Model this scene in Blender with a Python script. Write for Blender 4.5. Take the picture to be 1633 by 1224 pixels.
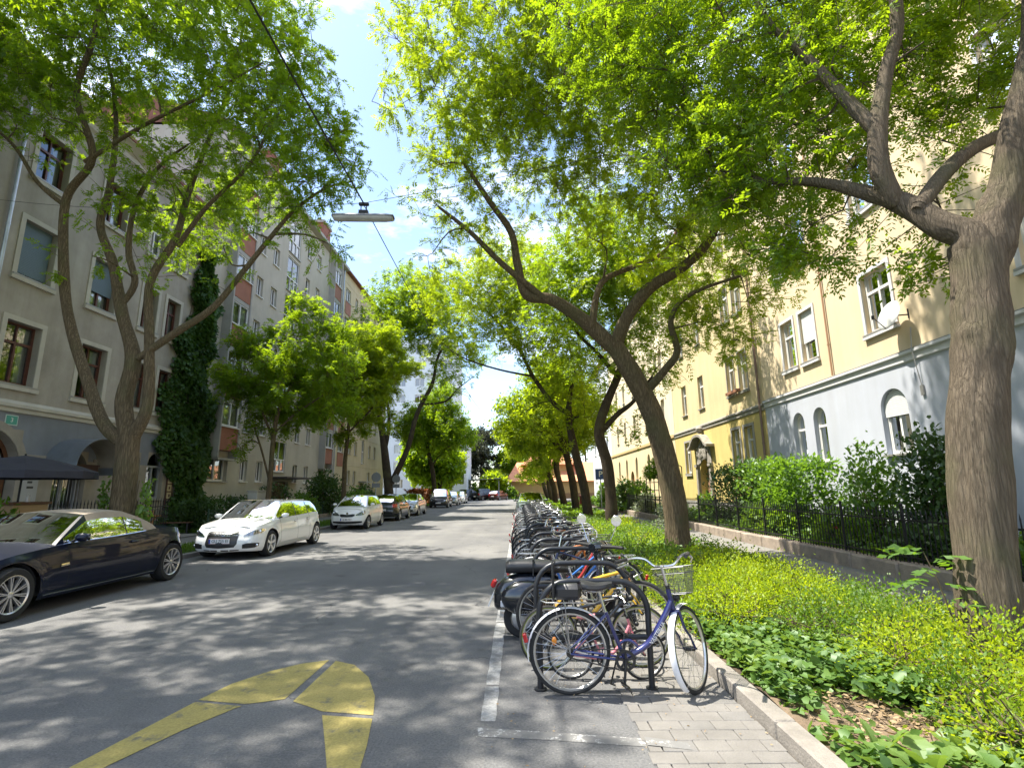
import bpy, math, random
import numpy as np
from mathutils import Vector, Matrix
for o in list(bpy.data.objects): bpy.data.objects.remove(o, do_unlink=True)
random.seed(7); RNG = np.random.default_rng(11)
SC = bpy.context.scene; COL = SC.collection
R = math.radians; PI = math.pi

# ------------------------------------------------------------------ camera
CAM_H = 1.70; F_PX = 830.0; CX, CY = 816.5, 612.0
PITCH = math.atan((779.0-CY)/F_PX); YAW = math.atan((825.0-CX)/F_PX*math.cos(PITCH)); ROLL = R(-0.6)
fw = Vector((-math.sin(YAW)*math.cos(PITCH), math.cos(YAW)*math.cos(PITCH), math.sin(PITCH)))
r0 = Vector((math.cos(YAW), math.sin(YAW), 0)); u0 = r0.cross(fw)
cr = r0*math.cos(ROLL)+u0*math.sin(ROLL); cu = u0*math.cos(ROLL)-r0*math.sin(ROLL)
cam_d = bpy.data.cameras.new('camera'); cam = bpy.data.objects.new('camera', cam_d); COL.objects.link(cam)
cam.matrix_world = Matrix(((cr.x,cu.x,-fw.x,0),(cr.y,cu.y,-fw.y,0),(cr.z,cu.z,-fw.z,CAM_H),(0,0,0,1)))
cam_d.sensor_width = 36; cam_d.lens = 36*F_PX/1633; cam_d.clip_start = 0.05; cam_d.clip_end = 3000
SC.camera = cam
def at(x, y, Y):
    'world point at street depth Y seen at photo pixel x, y (only used to read off measurements)'
    d = fw + cr*((x-CX)/F_PX) - cu*((y-CY)/F_PX)
    t = Y/d.y
    return Vector((d.x*t, Y, CAM_H+d.z*t))

# ------------------------------------------------------------------ sky and sun
SUN_FROM = Vector((-0.40, 0.07, 0.86)).normalized()
SUN_EL = math.asin(SUN_FROM.z); SUN_AZ = math.atan2(SUN_FROM.x, SUN_FROM.y)
W = bpy.data.worlds.new('World'); SC.world = W; W.use_nodes = True
nt = W.node_tree; nt.nodes.clear()
def wn(t, **k):
    n = nt.nodes.new(t)
    for a, b in k.items(): setattr(n, a, b)
    return n
sky = wn('ShaderNodeTexSky', sky_type='NISHITA'); sky.sun_disc = False
sky.sun_elevation = SUN_EL; sky.sun_rotation = SUN_AZ; sky.altitude = 350; sky.air_density = 1.0; sky.dust_density = 1.3; sky.ozone_density = 1.2
tc = wn('ShaderNodeTexCoord'); mp = wn('ShaderNodeMapping'); mp.inputs['Scale'].default_value = (1.0,1.0,2.6); mp.inputs['Location'].default_value = (0.35,0.1,0.2)
nz = wn('ShaderNodeTexNoise'); nz.inputs['Scale'].default_value = 2.6; nz.inputs['Detail'].default_value = 9; nz.inputs['Roughness'].default_value = 0.62
rp = wn('ShaderNodeValToRGB'); rp.color_ramp.elements[0].position = 0.47; rp.color_ramp.elements[1].position = 0.76
mx = wn('ShaderNodeMix', data_type='RGBA'); bg = wn('ShaderNodeBackground'); bg.inputs['Strength'].default_value = 0.138; wo = wn('ShaderNodeOutputWorld')
L_ = nt.links.new
L_(tc.outputs['Generated'], mp.inputs['Vector']); L_(mp.outputs['Vector'], nz.inputs['Vector']); L_(nz.outputs['Fac'], rp.inputs['Fac'])
L_(rp.outputs['Color'], mx.inputs['Factor']); L_(sky.outputs['Color'], mx.inputs['A']); mx.inputs['B'].default_value = (7.5,7.8,8.2,1)
L_(mx.outputs['Result'], bg.inputs['Color']); L_(bg.outputs['Background'], wo.inputs['Surface'])
sd = bpy.data.lights.new('sun','SUN'); sd.energy = 4.4; sd.angle = R(0.53); sd.color = (1.0,0.94,0.83)
sun = bpy.data.objects.new('sun', sd); COL.objects.link(sun); sun.rotation_euler = SUN_FROM.to_track_quat('Z','Y').to_euler(); sun.location = (-20,10,60)

# ------------------------------------------------------------------ render and exposure
SC.render.engine = 'CYCLES'
SC.view_settings.view_transform = 'Standard'; SC.view_settings.look = 'None'; SC.view_settings.exposure = 1.52; SC.view_settings.gamma = 1.0
SC.view_settings.use_curve_mapping = False
cy = SC.cycles; cy.max_bounces = 7; cy.diffuse_bounces = 4; cy.glossy_bounces = 3; cy.transmission_bounces = 4; cy.transparent_max_bounces = 12
cy.caustics_reflective = False; cy.caustics_refractive = False; cy.use_denoising = True; cy.sample_clamp_indirect = 6.0
cy.use_adaptive_sampling = True; cy.adaptive_threshold = 0.012

# ------------------------------------------------------------------ materials
MATS = {}
def mat(name, col, rough=0.7, metal=0.0, var=0.0, vscale=3.0, col2=None, bump=0.0, bscale=30.0, coat=0.0, spec=0.5, streak=0.0, stretch=None, detail=6, emit=None, alpha=None):
    'principled surface with noise colour variation (generated in object space) and fine relief'
    if name in MATS: return MATS[name]
    m = bpy.data.materials.new(name); m.use_nodes = True; n = m.node_tree; b = n.nodes['Principled BSDF']
    b.inputs['Base Color'].default_value = (*col,1); b.inputs['Roughness'].default_value = rough; b.inputs['Metallic'].default_value = metal
    b.inputs['Coat Weight'].default_value = coat; b.inputs['Coat Roughness'].default_value = 0.03; b.inputs['Specular IOR Level'].default_value = spec
    if var or col2 or bump:
        g = n.nodes.new('ShaderNodeNewGeometry'); mp_ = n.nodes.new('ShaderNodeMapping'); n.links.new(g.outputs['Position'], mp_.inputs['Vector'])
        if stretch: mp_.inputs['Scale'].default_value = stretch
    if var or col2:
        t = n.nodes.new('ShaderNodeTexNoise'); t.inputs['Scale'].default_value = vscale; t.inputs['Detail'].default_value = detail; t.inputs['Roughness'].default_value = 0.62
        n.links.new(mp_.outputs['Vector'], t.inputs['Vector'])
        c = n.nodes.new('ShaderNodeValToRGB'); c.color_ramp.elements[0].position = 0.3; c.color_ramp.elements[1].position = 0.72
        a = col2 if col2 else tuple(x*(1-var) for x in col); d = col if col2 else tuple(min(1,x*(1+var)) for x in col)
        c.color_ramp.elements[0].color = (*a,1); c.color_ramp.elements[1].color = (*d,1)
        n.links.new(t.outputs['Fac'], c.inputs['Fac']); outc = c.outputs['Color']
        if streak:
            m3 = n.nodes.new('ShaderNodeMapping'); m3.inputs['Scale'].default_value = (1.5,1.5,0.11); n.links.new(g.outputs['Position'], m3.inputs['Vector'])
            t3 = n.nodes.new('ShaderNodeTexNoise'); t3.inputs['Scale'].default_value = 1.0; t3.inputs['Detail'].default_value = 7; t3.inputs['Roughness'].default_value = 0.7; n.links.new(m3.outputs['Vector'], t3.inputs['Vector'])
            c3 = n.nodes.new('ShaderNodeValToRGB'); c3.color_ramp.elements[0].position = 0.36; c3.color_ramp.elements[1].position = 0.60; k3 = 1-streak; c3.color_ramp.elements[0].color = (k3,k3*0.985,k3*0.96,1); n.links.new(t3.outputs['Fac'], c3.inputs['Fac'])
            x3 = n.nodes.new('ShaderNodeMix'); x3.data_type='RGBA'; x3.blend_type='MULTIPLY'; x3.inputs['Factor'].default_value=1; n.links.new(outc, x3.inputs['A']); n.links.new(c3.outputs['Color'], x3.inputs['B']); outc = x3.outputs['Result']
        n.links.new(outc, b.inputs['Base Color'])
    if bump:
        t2 = n.nodes.new('ShaderNodeTexNoise'); t2.inputs['Scale'].default_value = bscale; t2.inputs['Detail'].default_value = 5
        n.links.new(mp_.outputs['Vector'], t2.inputs['Vector'])
        bp = n.nodes.new('ShaderNodeBump'); bp.inputs['Strength'].default_value = bump; bp.inputs['Distance'].default_value = 0.02
        n.links.new(t2.outputs['Fac'], bp.inputs['Height']); n.links.new(bp.outputs['Normal'], b.inputs['Normal'])
    if emit: b.inputs['Emission Color'].default_value = (*emit,1); b.inputs['Emission Strength'].default_value = 1
    MATS[name] = m; return m
def glass(name, tint=(0.75,0.82,0.82), refl=0.22, rough=0.01):
    'thin pane: mostly clear, reflecting more at grazing angles'
    if name in MATS: return MATS[name]
    m = bpy.data.materials.new(name); m.use_nodes = True; n = m.node_tree; n.nodes.clear()
    o = n.nodes.new('ShaderNodeOutputMaterial'); t = n.nodes.new('ShaderNodeBsdfTransparent'); t.inputs['Color'].default_value = (*tint,1)
    g = n.nodes.new('ShaderNodeBsdfGlossy'); g.inputs['Roughness'].default_value = rough; g.inputs['Color'].default_value = (0.95,0.97,1,1)
    f = n.nodes.new('ShaderNodeLayerWeight'); f.inputs['Blend'].default_value = 0.35
    mr = n.nodes.new('ShaderNodeMapRange'); mr.inputs['To Min'].default_value = refl; mr.inputs['To Max'].default_value = 0.95
    mxs = n.nodes.new('ShaderNodeMixShader'); k = n.links.new
    k(f.outputs['Fresnel'], mr.inputs['Value']); k(mr.outputs['Result'], mxs.inputs['Fac']); k(t.outputs[0], mxs.inputs[1]); k(g.outputs[0], mxs.inputs[2]); k(mxs.outputs[0], o.inputs['Surface'])
    MATS[name] = m; return m
def leaf_mat(name, cols, trans=0.5, tcol=(0.30,0.42,0.03), gloss=0.025, nscale=0.6, isl=0.5):
    'thin leaf: diffuse + translucent + a little gloss; each leaf picks its own tint'
    if name in MATS: return MATS[name]
    m = bpy.data.materials.new(name); m.use_nodes = True; n = m.node_tree; n.nodes.clear(); k = n.links.new
    o = n.nodes.new('ShaderNodeOutputMaterial'); g = n.nodes.new('ShaderNodeNewGeometry')
    ns = n.nodes.new('ShaderNodeTexNoise'); ns.inputs['Scale'].default_value = nscale; ns.inputs['Detail'].default_value = 2; k(g.outputs['Position'], ns.inputs['Vector'])
    ad = n.nodes.new('ShaderNodeMath'); ad.operation = 'MULTIPLY_ADD'; ad.inputs[1].default_value = isl; k(g.outputs['Random Per Island'], ad.inputs[0])
    s2 = n.nodes.new('ShaderNodeMath'); s2.operation = 'MULTIPLY_ADD'; s2.inputs[1].default_value = 1.5; s2.inputs[2].default_value = -0.25-0.5*isl; k(ns.outputs['Fac'], s2.inputs[0]); k(s2.outputs[0], ad.inputs[2])
    c = n.nodes.new('ShaderNodeValToRGB'); c.color_ramp.elements[0].color = (*cols[0],1); c.color_ramp.elements[1].color = (*cols[-1],1)
    if len(cols) > 2: e = c.color_ramp.elements.new(0.5); e.color = (*cols[1],1)
    k(ad.outputs[0], c.inputs['Fac'])
    d = n.nodes.new('ShaderNodeBsdfDiffuse'); k(c.outputs['Color'], d.inputs['Color'])
    t = n.nodes.new('ShaderNodeBsdfTranslucent')
    mc = n.nodes.new('ShaderNodeMix'); mc.data_type = 'RGBA'; mc.blend_type = 'MIX'; mc.inputs['Factor'].default_value = 0.6; mc.inputs['B'].default_value = (*tcol,1)
    sc_ = n.nodes.new('ShaderNodeMix'); sc_.data_type='RGBA'; sc_.blend_type='MULTIPLY'; sc_.inputs['Factor'].default_value=1; sc_.inputs['B'].default_value=(2.6,2.6,1.2,1)
    k(c.outputs['Color'], sc_.inputs['A']); k(sc_.outputs['Result'], mc.inputs['A']); k(mc.outputs['Result'], t.inputs['Color'])
    m1 = n.nodes.new('ShaderNodeMixShader'); m1.inputs['Fac'].default_value = trans; k(d.outputs[0], m1.inputs[1]); k(t.outputs[0], m1.inputs[2])
    gl = n.nodes.new('ShaderNodeBsdfGlossy'); gl.inputs['Roughness'].default_value = 0.5; gl.inputs['Color'].default_value = (0.9,1,0.9,1)
    m2 = n.nodes.new('ShaderNodeMixShader'); m2.inputs['Fac'].default_value = gloss; k(m1.outputs[0], m2.inputs[1]); k(gl.outputs[0], m2.inputs[2]); k(m2.outputs[0], o.inputs['Surface'])
    MATS[name] = m; return m

# ------------------------------------------------------------------ mesh and object helpers
class MB:
    'collects shapes with per-face material slots; build() links them as one mesh object'
    def __init__(s): s.v=[]; s.f=[]; s.m=[]; s.sm=[]
    def add(s, vs, fs, m=0, smooth=False):
        b = len(s.v); s.v.extend([(p[0],p[1],p[2]) for p in vs])
        for f in fs: s.f.append(tuple(i+b for i in f)); s.m.append(m); s.sm.append(smooth)
        return s
    def quad(s, a,b,c,d, m=0): return s.add([a,b,c,d],[(0,1,2,3)],m)
    def poly(s, pts, m=0): return s.add(pts,[tuple(range(len(pts)))],m)
    def box(s, x0,x1,y0,y1,z0,z1, m=0):
        if x0>x1: x0,x1=x1,x0
        if y0>y1: y0,y1=y1,y0
        if z0>z1: z0,z1=z1,z0
        return s.add([(x0,y0,z0),(x1,y0,z0),(x1,y1,z0),(x0,y1,z0),(x0,y0,z1),(x1,y0,z1),(x1,y1,z1),(x0,y1,z1)],
              [(0,3,2,1),(4,5,6,7),(0,1,5,4),(1,2,6,5),(2,3,7,6),(3,0,4,7)],m)
    def cbox(s, c, sz, M=None, m=0, bev=0.0, smooth=False):
        'box centred at c, optionally rotated by M and with chamfered edges'
        hx,hy,hz = sz[0]/2,sz[1]/2,sz[2]/2; c = Vector(c)
        if bev <= 0:
            vs = [Vector((x,y,z)) for z in (-hz,hz) for (x,y) in ((-hx,-hy),(hx,-hy),(hx,hy),(-hx,hy))]
            fs = [(0,3,2,1),(4,5,6,7),(0,1,5,4),(1,2,6,5),(2,3,7,6),(3,0,4,7)]
        else:
            bm = bmesh_box(hx,hy,hz,bev); vs,fs = bm
            vs = [Vector(p) for p in vs]
        if M is not None: vs = [M@p for p in vs]
        return s.add([p+c for p in vs],fs,m,smooth)
    def prism(s, poly, h0, h1, axis='z', m=0, smooth=False):
        'polygon of 2D points extruded along an axis'
        def P(a,b,h): return {'z':(a,b,h),'y':(a,h,b),'x':(h,a,b)}[axis]
        n=len(poly); vs=[P(a,b,h0) for a,b in poly]+[P(a,b,h1) for a,b in poly]
        return s.add(vs,[tuple(range(n))[::-1],tuple(range(n,2*n))]+[(i,(i+1)%n,(i+1)%n+n,i+n) for i in range(n)],m,smooth)
    def tube(s, pts, r, n=8, m=0, closed=False, cap=True, smooth=True, flat=1.0, up=None):
        pts=[Vector(p) for p in pts]; k=len(pts)
        rs = list(r) if hasattr(r,'__len__') else [r]*k
        T=[]
        for i in range(k):
            if closed: t=pts[(i+1)%k]-pts[i-1]
            else: t=pts[min(i+1,k-1)]-pts[max(i-1,0)]
            T.append(t.normalized() if t.length>1e-9 else Vector((0,0,1)))
        if up is None: up = Vector((0,0,1)) if abs(T[0].z)<0.9 else Vector((1,0,0))
        N=(Vector(up)-T[0]*Vector(up).dot(T[0])).normalized(); vs=[]
        for i in range(k):
            N=(N-T[i]*N.dot(T[i]));
            if N.length<1e-6: N=T[i].orthogonal()
            N.normalize(); B=T[i].cross(N)
            for j in range(n):
                a=2*PI*j/n; vs.append(pts[i]+N*(math.cos(a)*rs[i]*flat)+B*(math.sin(a)*rs[i]))
        fs=[]
        for i in range(k if closed else k-1):
            a=i*n; b=((i+1)%k)*n
            for j in range(n): fs.append((a+j,a+(j+1)%n,b+(j+1)%n,b+j))
        if cap and not closed: fs.append(tuple(range(n))[::-1]); fs.append(tuple((k-1)*n+j for j in range(n)))
        return s.add(vs,fs,m,smooth)
    def lathe(s, prof, n=24, M=None, m=0, smooth=True, caps=False, arc=2*PI):
        'profile of (radius, height) turned about local z, then placed by M'
        M = M or Matrix.Identity(4); vs=[]; full = abs(arc-2*PI)<1e-6; nn = n if full else n+1
        for r_,z_ in prof:
            for j in range(nn):
                a=arc*j/n; vs.append(M@Vector((r_*math.cos(a),r_*math.sin(a),z_)))
        fs=[]
        for i in range(len(prof)-1):
            for j in range(n): 
                k=(j+1)%nn; fs.append((i*nn+j,i*nn+k,(i+1)*nn+k,(i+1)*nn+j))
        if caps: fs.append(tuple(range(nn))[::-1]); fs.append(tuple((len(prof)-1)*nn+j for j in range(nn)))
        return s.add(vs,fs,m,smooth)
    def ball(s, c, r, n=10, m=0, sq=(1,1,1)):
        k=max(4,n//2); prof=[(max(1e-4,math.sin(PI*i/k))*r,-math.cos(PI*i/k)*r) for i in range(k+1)]
        return s.lathe(prof,n,Matrix.Translation(c)@Matrix.Diagonal((*sq,1)),m)
    def grid(s, P, m=0, smooth=True, mfun=None):
        'rows of points to quads; mfun(i,j) may pick the slot or return None to leave a face out'
        a=len(P); b=len(P[0]); vs=[p for row in P for p in row]; base=len(s.v); s.v.extend([(p[0],p[1],p[2]) for p in vs])
        for i in range(a-1):
            for j in range(b-1):
                mm = m if mfun is None else mfun(i,j)
                if mm is None: continue
                s.f.append((base+i*b+j,base+i*b+j+1,base+(i+1)*b+j+1,base+(i+1)*b+j)); s.m.append(mm); s.sm.append(smooth)
        return s
    def mesh(s, name, mats, off=(0,0,0), sharp=35):
        used=sorted({i for f in s.f for i in f})
        if len(used)<len(s.v): mp_={u:k for k,u in enumerate(used)}; s.v=[s.v[u] for u in used]; s.f=[tuple(mp_[i] for i in f) for f in s.f]
        me=bpy.data.meshes.new(name); ox,oy,oz=off
        me.from_pydata([(x-ox,y-oy,z-oz) for x,y,z in s.v] if any(off) else s.v,[],s.f)
        for m_ in (mats if isinstance(mats,(list,tuple)) else [mats]): me.materials.append(m_)
        me.polygons.foreach_set('material_index',s.m); me.polygons.foreach_set('use_smooth',s.sm)
        if any(s.sm) and sharp: me.set_sharp_from_angle(angle=R(sharp))
        me.update(); return me
    def build(s, name, mats, parent=None, off=None, sharp=35, loc=None, label=None):
        if off is None: off = origin_of(parent) if parent is not None else (0,0,0)
        return link(name, s.mesh(name,mats,off,sharp), parent, loc, label)
def bmesh_box(hx,hy,hz,b):
    'chamfered box: 24 vertices'
    vs=[]; idx={}
    for sx in (-1,1):
        for sy in (-1,1):
            for sz in (-1,1):
                for ax in range(3):
                    p=[sx*(hx-b),sy*(hy-b),sz*(hz-b)]; p[ax]=(sx*hx,sy*hy,sz*hz)[ax]; idx[(sx,sy,sz,ax)]=len(vs); vs.append(tuple(p))
    fs=[]
    o=[(-1,-1),(1,-1),(1,1),(-1,1)]
    for ax in range(3):
        for sg in (-1,1):
            f=[]
            for a,b_ in o:
                k=[0,0,0]; k[ax]=sg; k[(ax+1)%3]=a; k[(ax+2)%3]=b_; f.append(idx[(*k,ax)])
            fs.append(tuple(f) if sg>0 else tuple(f[::-1]))
    for ax in range(3):
        p,q=(ax+1)%3,(ax+2)%3
        for a in (-1,1):
            for c in (-1,1):
                f=[]
                for sg,w in ((-1,p),(1,p),(1,q),(-1,q)):
                    k=[0,0,0]; k[ax]=sg; k[p]=a; k[q]=c; f.append(idx[(*k,w)])
                fs.append(tuple(f))
    for sx in (-1,1):
        for sy in (-1,1):
            for sz in (-1,1): fs.append(tuple(idx[(sx,sy,sz,ax)] for ax in range(3)))
    return vs,fs
def origin_of(o):
    p=Vector((0,0,0))
    while o is not None: p=p+o.location; o=o.parent
    return tuple(p)
def link(name, data, parent=None, loc=None, label=None):
    o=bpy.data.objects.new(name,data); COL.objects.link(o)
    if parent is not None: o.parent=parent
    if loc is not None: o.location=loc
    if label: o['label']=label
    return o
def tag(o, label=None, cat=None, group=None, kind=None):
    for k,v in (('label',label),('category',cat),('group',group),('kind',kind)):
        if v: o[k]=v
    return o
def thing(name, label, cat, loc=(0,0,0), rz=0, group=None):
    o=bpy.data.objects.new(name,None); COL.objects.link(o); o.location=loc; o.rotation_euler=(0,0,rz); o.empty_display_size=0.2
    return tag(o,label,cat,group)
def copy_tree(o, parent=None):
    c=o.copy(); COL.objects.link(c); c.parent=parent
    for ch in list(o.children): copy_tree(ch,c)
    return c
def np_mesh(name, V, F, mats, mi=None, smooth=False):
    'fast mesh from arrays; F has 4 (or 3) columns'
    me=bpy.data.meshes.new(name); V=np.asarray(V,np.float32); F=np.asarray(F,np.int32); k=F.shape[1]
    me.vertices.add(len(V)); me.vertices.foreach_set('co',V.ravel())
    me.loops.add(F.size); me.loops.foreach_set('vertex_index',F.ravel())
    me.polygons.add(len(F)); me.polygons.foreach_set('loop_start',np.arange(0,F.size,k,dtype=np.int32)); me.polygons.foreach_set('loop_total',np.full(len(F),k,np.int32))
    for m_ in (mats if isinstance(mats,(list,tuple)) else [mats]): me.materials.append(m_)
    if mi is not None: me.polygons.foreach_set('material_index',np.asarray(mi,np.int32))
    if smooth: me.polygons.foreach_set('use_smooth',np.ones(len(F),bool))
    me.update(calc_edges=True); me.validate(); return me
def text_mesh(txt, size, m, depth=0.004, shear=0.0, align='CENTER'):
    cu_=bpy.data.curves.new('txt','FONT'); cu_.body=txt; cu_.size=size; cu_.extrude=depth; cu_.shear=shear; cu_.align_x=align; cu_.align_y='CENTER'; cu_.resolution_u=3
    o=bpy.data.objects.new('txt',cu_); COL.objects.link(o); dg=bpy.context.evaluated_depsgraph_get()
    me=bpy.data.meshes.new_from_object(o.evaluated_get(dg)); bpy.data.objects.remove(o); bpy.data.curves.remove(cu_)
    me.materials.clear(); me.materials.append(m); me.name='lettering'; return me
def frame_m(origin, xd, yd):
    x=Vector(xd).normalized(); z=x.cross(Vector(yd)).normalized(); y=z.cross(x)
    o=Vector(origin)
    return Matrix(((x.x,y.x,z.x,o.x),(x.y,y.y,z.y,o.y),(x.z,y.z,z.z,o.z),(0,0,0,1)))
def smooth_path(pts, sub=6):
    'Catmull-Rom through points (each may carry extra numbers such as a radius)'
    P=[np.array(p,float) for p in pts]; out=[]
    for i in range(len(P)-1):
        a=P[max(i-1,0)]; b=P[i]; c=P[i+1]; d=P[min(i+2,len(P)-1)]
        for j in range(sub):
            t=j/sub; out.append(0.5*((2*b)+(-a+c)*t+(2*a-5*b+4*c-d)*t*t+(-a+3*b-3*c+d)*t**3))
    out.append(P[-1]); return out

# ================================================================== ground, road, pavements
def asphalt(name, base, light, crack=True):
    m = bpy.data.materials.new(name); m.use_nodes = True; n=m.node_tree; b=n.nodes['Principled BSDF']; k=n.links.new; b.inputs['Roughness'].default_value=0.82; b.inputs['Specular IOR Level'].default_value=0.35
    g=n.nodes.new('ShaderNodeNewGeometry')
    def noise(sc,det,rough=0.6):
        t=n.nodes.new('ShaderNodeTexNoise'); t.inputs['Scale'].default_value=sc; t.inputs['Detail'].default_value=det; t.inputs['Roughness'].default_value=rough; k(g.outputs['Position'],t.inputs['Vector']); return t
    def ramp(src,p0,p1,c0,c1):
        r=n.nodes.new('ShaderNodeValToRGB'); r.color_ramp.elements[0].position=p0; r.color_ramp.elements[1].position=p1; r.color_ramp.elements[0].color=(*c0,1); r.color_ramp.elements[1].color=(*c1,1); k(src,r.inputs['Fac']); return r
    def mixc(f,a,b_,mode='MIX'):
        x=n.nodes.new('ShaderNodeMix'); x.data_type='RGBA'; x.blend_type=mode
        (k(f,x.inputs['Factor']) if not isinstance(f,float) else setattr(x.inputs['Factor'],'default_value',f)); k(a,x.inputs['A']); k(b_,x.inputs['B']); return x.outputs['Result']
    big=ramp(noise(0.45,5).outputs['Fac'],0.3,0.7,base,light)
    fine=ramp(noise(55,3,0.7).outputs['Fac'],0.30,0.72,(0.62,0.62,0.63),(1.25,1.25,1.24))
    c=mixc(1.0,big.outputs['Color'],fine.outputs['Color'],'MULTIPLY')
    ml=n.nodes.new('ShaderNodeMapping'); ml.inputs['Scale'].default_value=(1.1,0.05,1); k(g.outputs['Position'],ml.inputs['Vector']); tl=n.nodes.new('ShaderNodeTexNoise'); tl.inputs['Scale'].default_value=1.0; tl.inputs['Detail'].default_value=5; k(ml.outputs['Vector'],tl.inputs['Vector'])
    lane=ramp(tl.outputs['Fac'],0.35,0.65,(0.84,0.84,0.85),(1.06,1.06,1.05)); c=mixc(1.0,c,lane.outputs['Color'],'MULTIPLY')
    so=ramp(noise(1.3,3,0.55).outputs['Fac'],0.26,0.36,(0.62,0.62,0.62),(1,1,1)); c=mixc(1.0,c,so.outputs['Color'],'MULTIPLY')
    v=n.nodes.new('ShaderNodeTexVoronoi'); v.inputs['Scale'].default_value=42; k(g.outputs['Position'],v.inputs['Vector'])
    sp=ramp(v.outputs['Distance'],0.08,0.17,(1,1,1),(0,0,0)); wv=ramp(v.outputs['Color'],0.70,0.80,(0,0,0),(1,1,1))
    chip=n.nodes.new('ShaderNodeMath'); chip.operation='MULTIPLY'; k(sp.outputs['Color'],chip.inputs[0]); k(wv.outputs['Color'],chip.inputs[1])
    lt=n.nodes.new('ShaderNodeRGB'); lt.outputs[0].default_value=(0.36,0.35,0.33,1); c=mixc(chip.outputs[0],c,lt.outputs[0])
    if crack:
        v2=n.nodes.new('ShaderNodeTexVoronoi'); v2.feature='DISTANCE_TO_EDGE'; v2.inputs['Scale'].default_value=0.28; v2.inputs['Randomness'].default_value=1
        wa=noise(1.6,4); vm=n.nodes.new('ShaderNodeVectorMath'); vm.operation='MULTIPLY_ADD'; vm.inputs[1].default_value=(0.7,0.7,0); k(wa.outputs['Color'],vm.inputs[0]); k(g.outputs['Position'],vm.inputs[2]); k(vm.outputs[0],v2.inputs['Vector'])
        cr_=ramp(v2.outputs['Distance'],0.0008,0.0035,(1,1,1),(0,0,0)); dk=n.nodes.new('ShaderNodeRGB'); dk.outputs[0].default_value=(0.028,0.028,0.03,1)
        pt=ramp(noise(0.8,2).outputs['Fac'],0.52,0.6,(0,0,0),(0.8,0.8,0.8)); cm=n.nodes.new('ShaderNodeMath'); cm.operation='MULTIPLY'; k(cr_.outputs['Color'],cm.inputs[0]); k(pt.outputs['Color'],cm.inputs[1]); c=mixc(cm.outputs[0],c,dk.outputs[0])
    k(c,b.inputs['Base Color'])
    bp=n.nodes.new('ShaderNodeBump'); bp.inputs['Strength'].default_value=0.55; bp.inputs['Distance'].default_value=0.012; k(noise(85,4,0.7).outputs['Fac'],bp.inputs['Height']); k(bp.outputs['Normal'],b.inputs['Normal'])
    MATS[name]=m; return m
def worn_paint(name, col, under, scale=7, lo=0.42, hi=0.56, gran=60):
    m=bpy.data.materials.new(name); m.use_nodes=True; n=m.node_tree; b=n.nodes['Principled BSDF']; k=n.links.new; b.inputs['Roughness'].default_value=0.75
    g=n.nodes.new('ShaderNodeNewGeometry'); t=n.nodes.new('ShaderNodeTexNoise'); t.inputs['Scale'].default_value=scale; t.inputs['Detail'].default_value=10; t.inputs['Roughness'].default_value=0.75; k(g.outputs['Position'],t.inputs['Vector'])
    r=n.nodes.new('ShaderNodeValToRGB'); r.color_ramp.elements[0].position=lo; r.color_ramp.elements[1].position=hi; k(t.outputs['Fac'],r.inputs['Fac'])
    t2=n.nodes.new('ShaderNodeTexNoise'); t2.inputs['Scale'].default_value=gran; t2.inputs['Detail'].default_value=4; k(g.outputs['Position'],t2.inputs['Vector'])
    r2=n.nodes.new('ShaderNodeValToRGB'); r2.color_ramp.elements[0].position=0.3; r2.color_ramp.elements[1].position=0.7; r2.color_ramp.elements[0].color=(*[c*0.74 for c in col],1); r2.color_ramp.elements[1].color=(*[min(1,c*1.08) for c in col],1); k(t2.outputs['Fac'],r2.inputs['Fac'])
    x=n.nodes.new('ShaderNodeMix'); x.data_type='RGBA'; x.inputs['A'].default_value=(*under,1); k(r.outputs['Color'],x.inputs['Factor']); k(r2.outputs['Color'],x.inputs['B']); k(x.outputs['Result'],b.inputs['Base Color'])
    bp=n.nodes.new('ShaderNodeBump'); bp.inputs['Strength'].default_value=0.5; bp.inputs['Distance'].default_value=0.01; k(t2.outputs['Fac'],bp.inputs['Height']); k(bp.outputs['Normal'],b.inputs['Normal'])
    MATS[name]=m; return m
M_ROAD = asphalt('asphalt_road',(0.125,0.125,0.127),(0.200,0.196,0.187)); M_BAY = asphalt('asphalt_bay',(0.135,0.136,0.138),(0.175,0.175,0.172),False)
M_WALK = asphalt('asphalt_pavement',(0.17,0.165,0.155),(0.235,0.225,0.205),False)
M_YEL = worn_paint('yellow_paint',(0.40,0.325,0.10),(0.16,0.145,0.095),4.0,0.35,0.46); M_WHITE = worn_paint('white_paint',(0.46,0.46,0.45),(0.16,0.16,0.158),6.0,0.40,0.66)
M_WHITE2 = worn_paint('white_paint_faint',(0.60,0.60,0.58),(0.165,0.163,0.158),9.0,0.53,0.63)
M_SOIL = mat('soil',(0.11,0.075,0.045),0.95,col2=(0.045,0.032,0.022),vscale=5,bump=0.9,bscale=26)
M_EARTH = mat('dry_earth',(0.24,0.175,0.115),0.95,col2=(0.10,0.07,0.045),vscale=7,bump=0.9,bscale=40)
M_PAVER = mat('concrete_paver',(0.168,0.159,0.146),0.85,var=0.22,vscale=2.4,bump=0.35,bscale=70)
M_PAVER2 = mat('concrete_paver_grey',(0.154,0.148,0.139),0.85,var=0.22,vscale=2.4,bump=0.35,bscale=70)
M_JOINT = mat('paver_bed',(0.115,0.107,0.096),0.95,var=0.3,vscale=30)
M_KERB = mat('kerb_granite',(0.225,0.205,0.18),0.8,var=0.25,vscale=5,bump=0.35,bscale=60)
M_STONE = mat('coping_granite',(0.36,0.29,0.225),0.85,col2=(0.19,0.155,0.125),vscale=4,bump=0.5,bscale=35)

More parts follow.
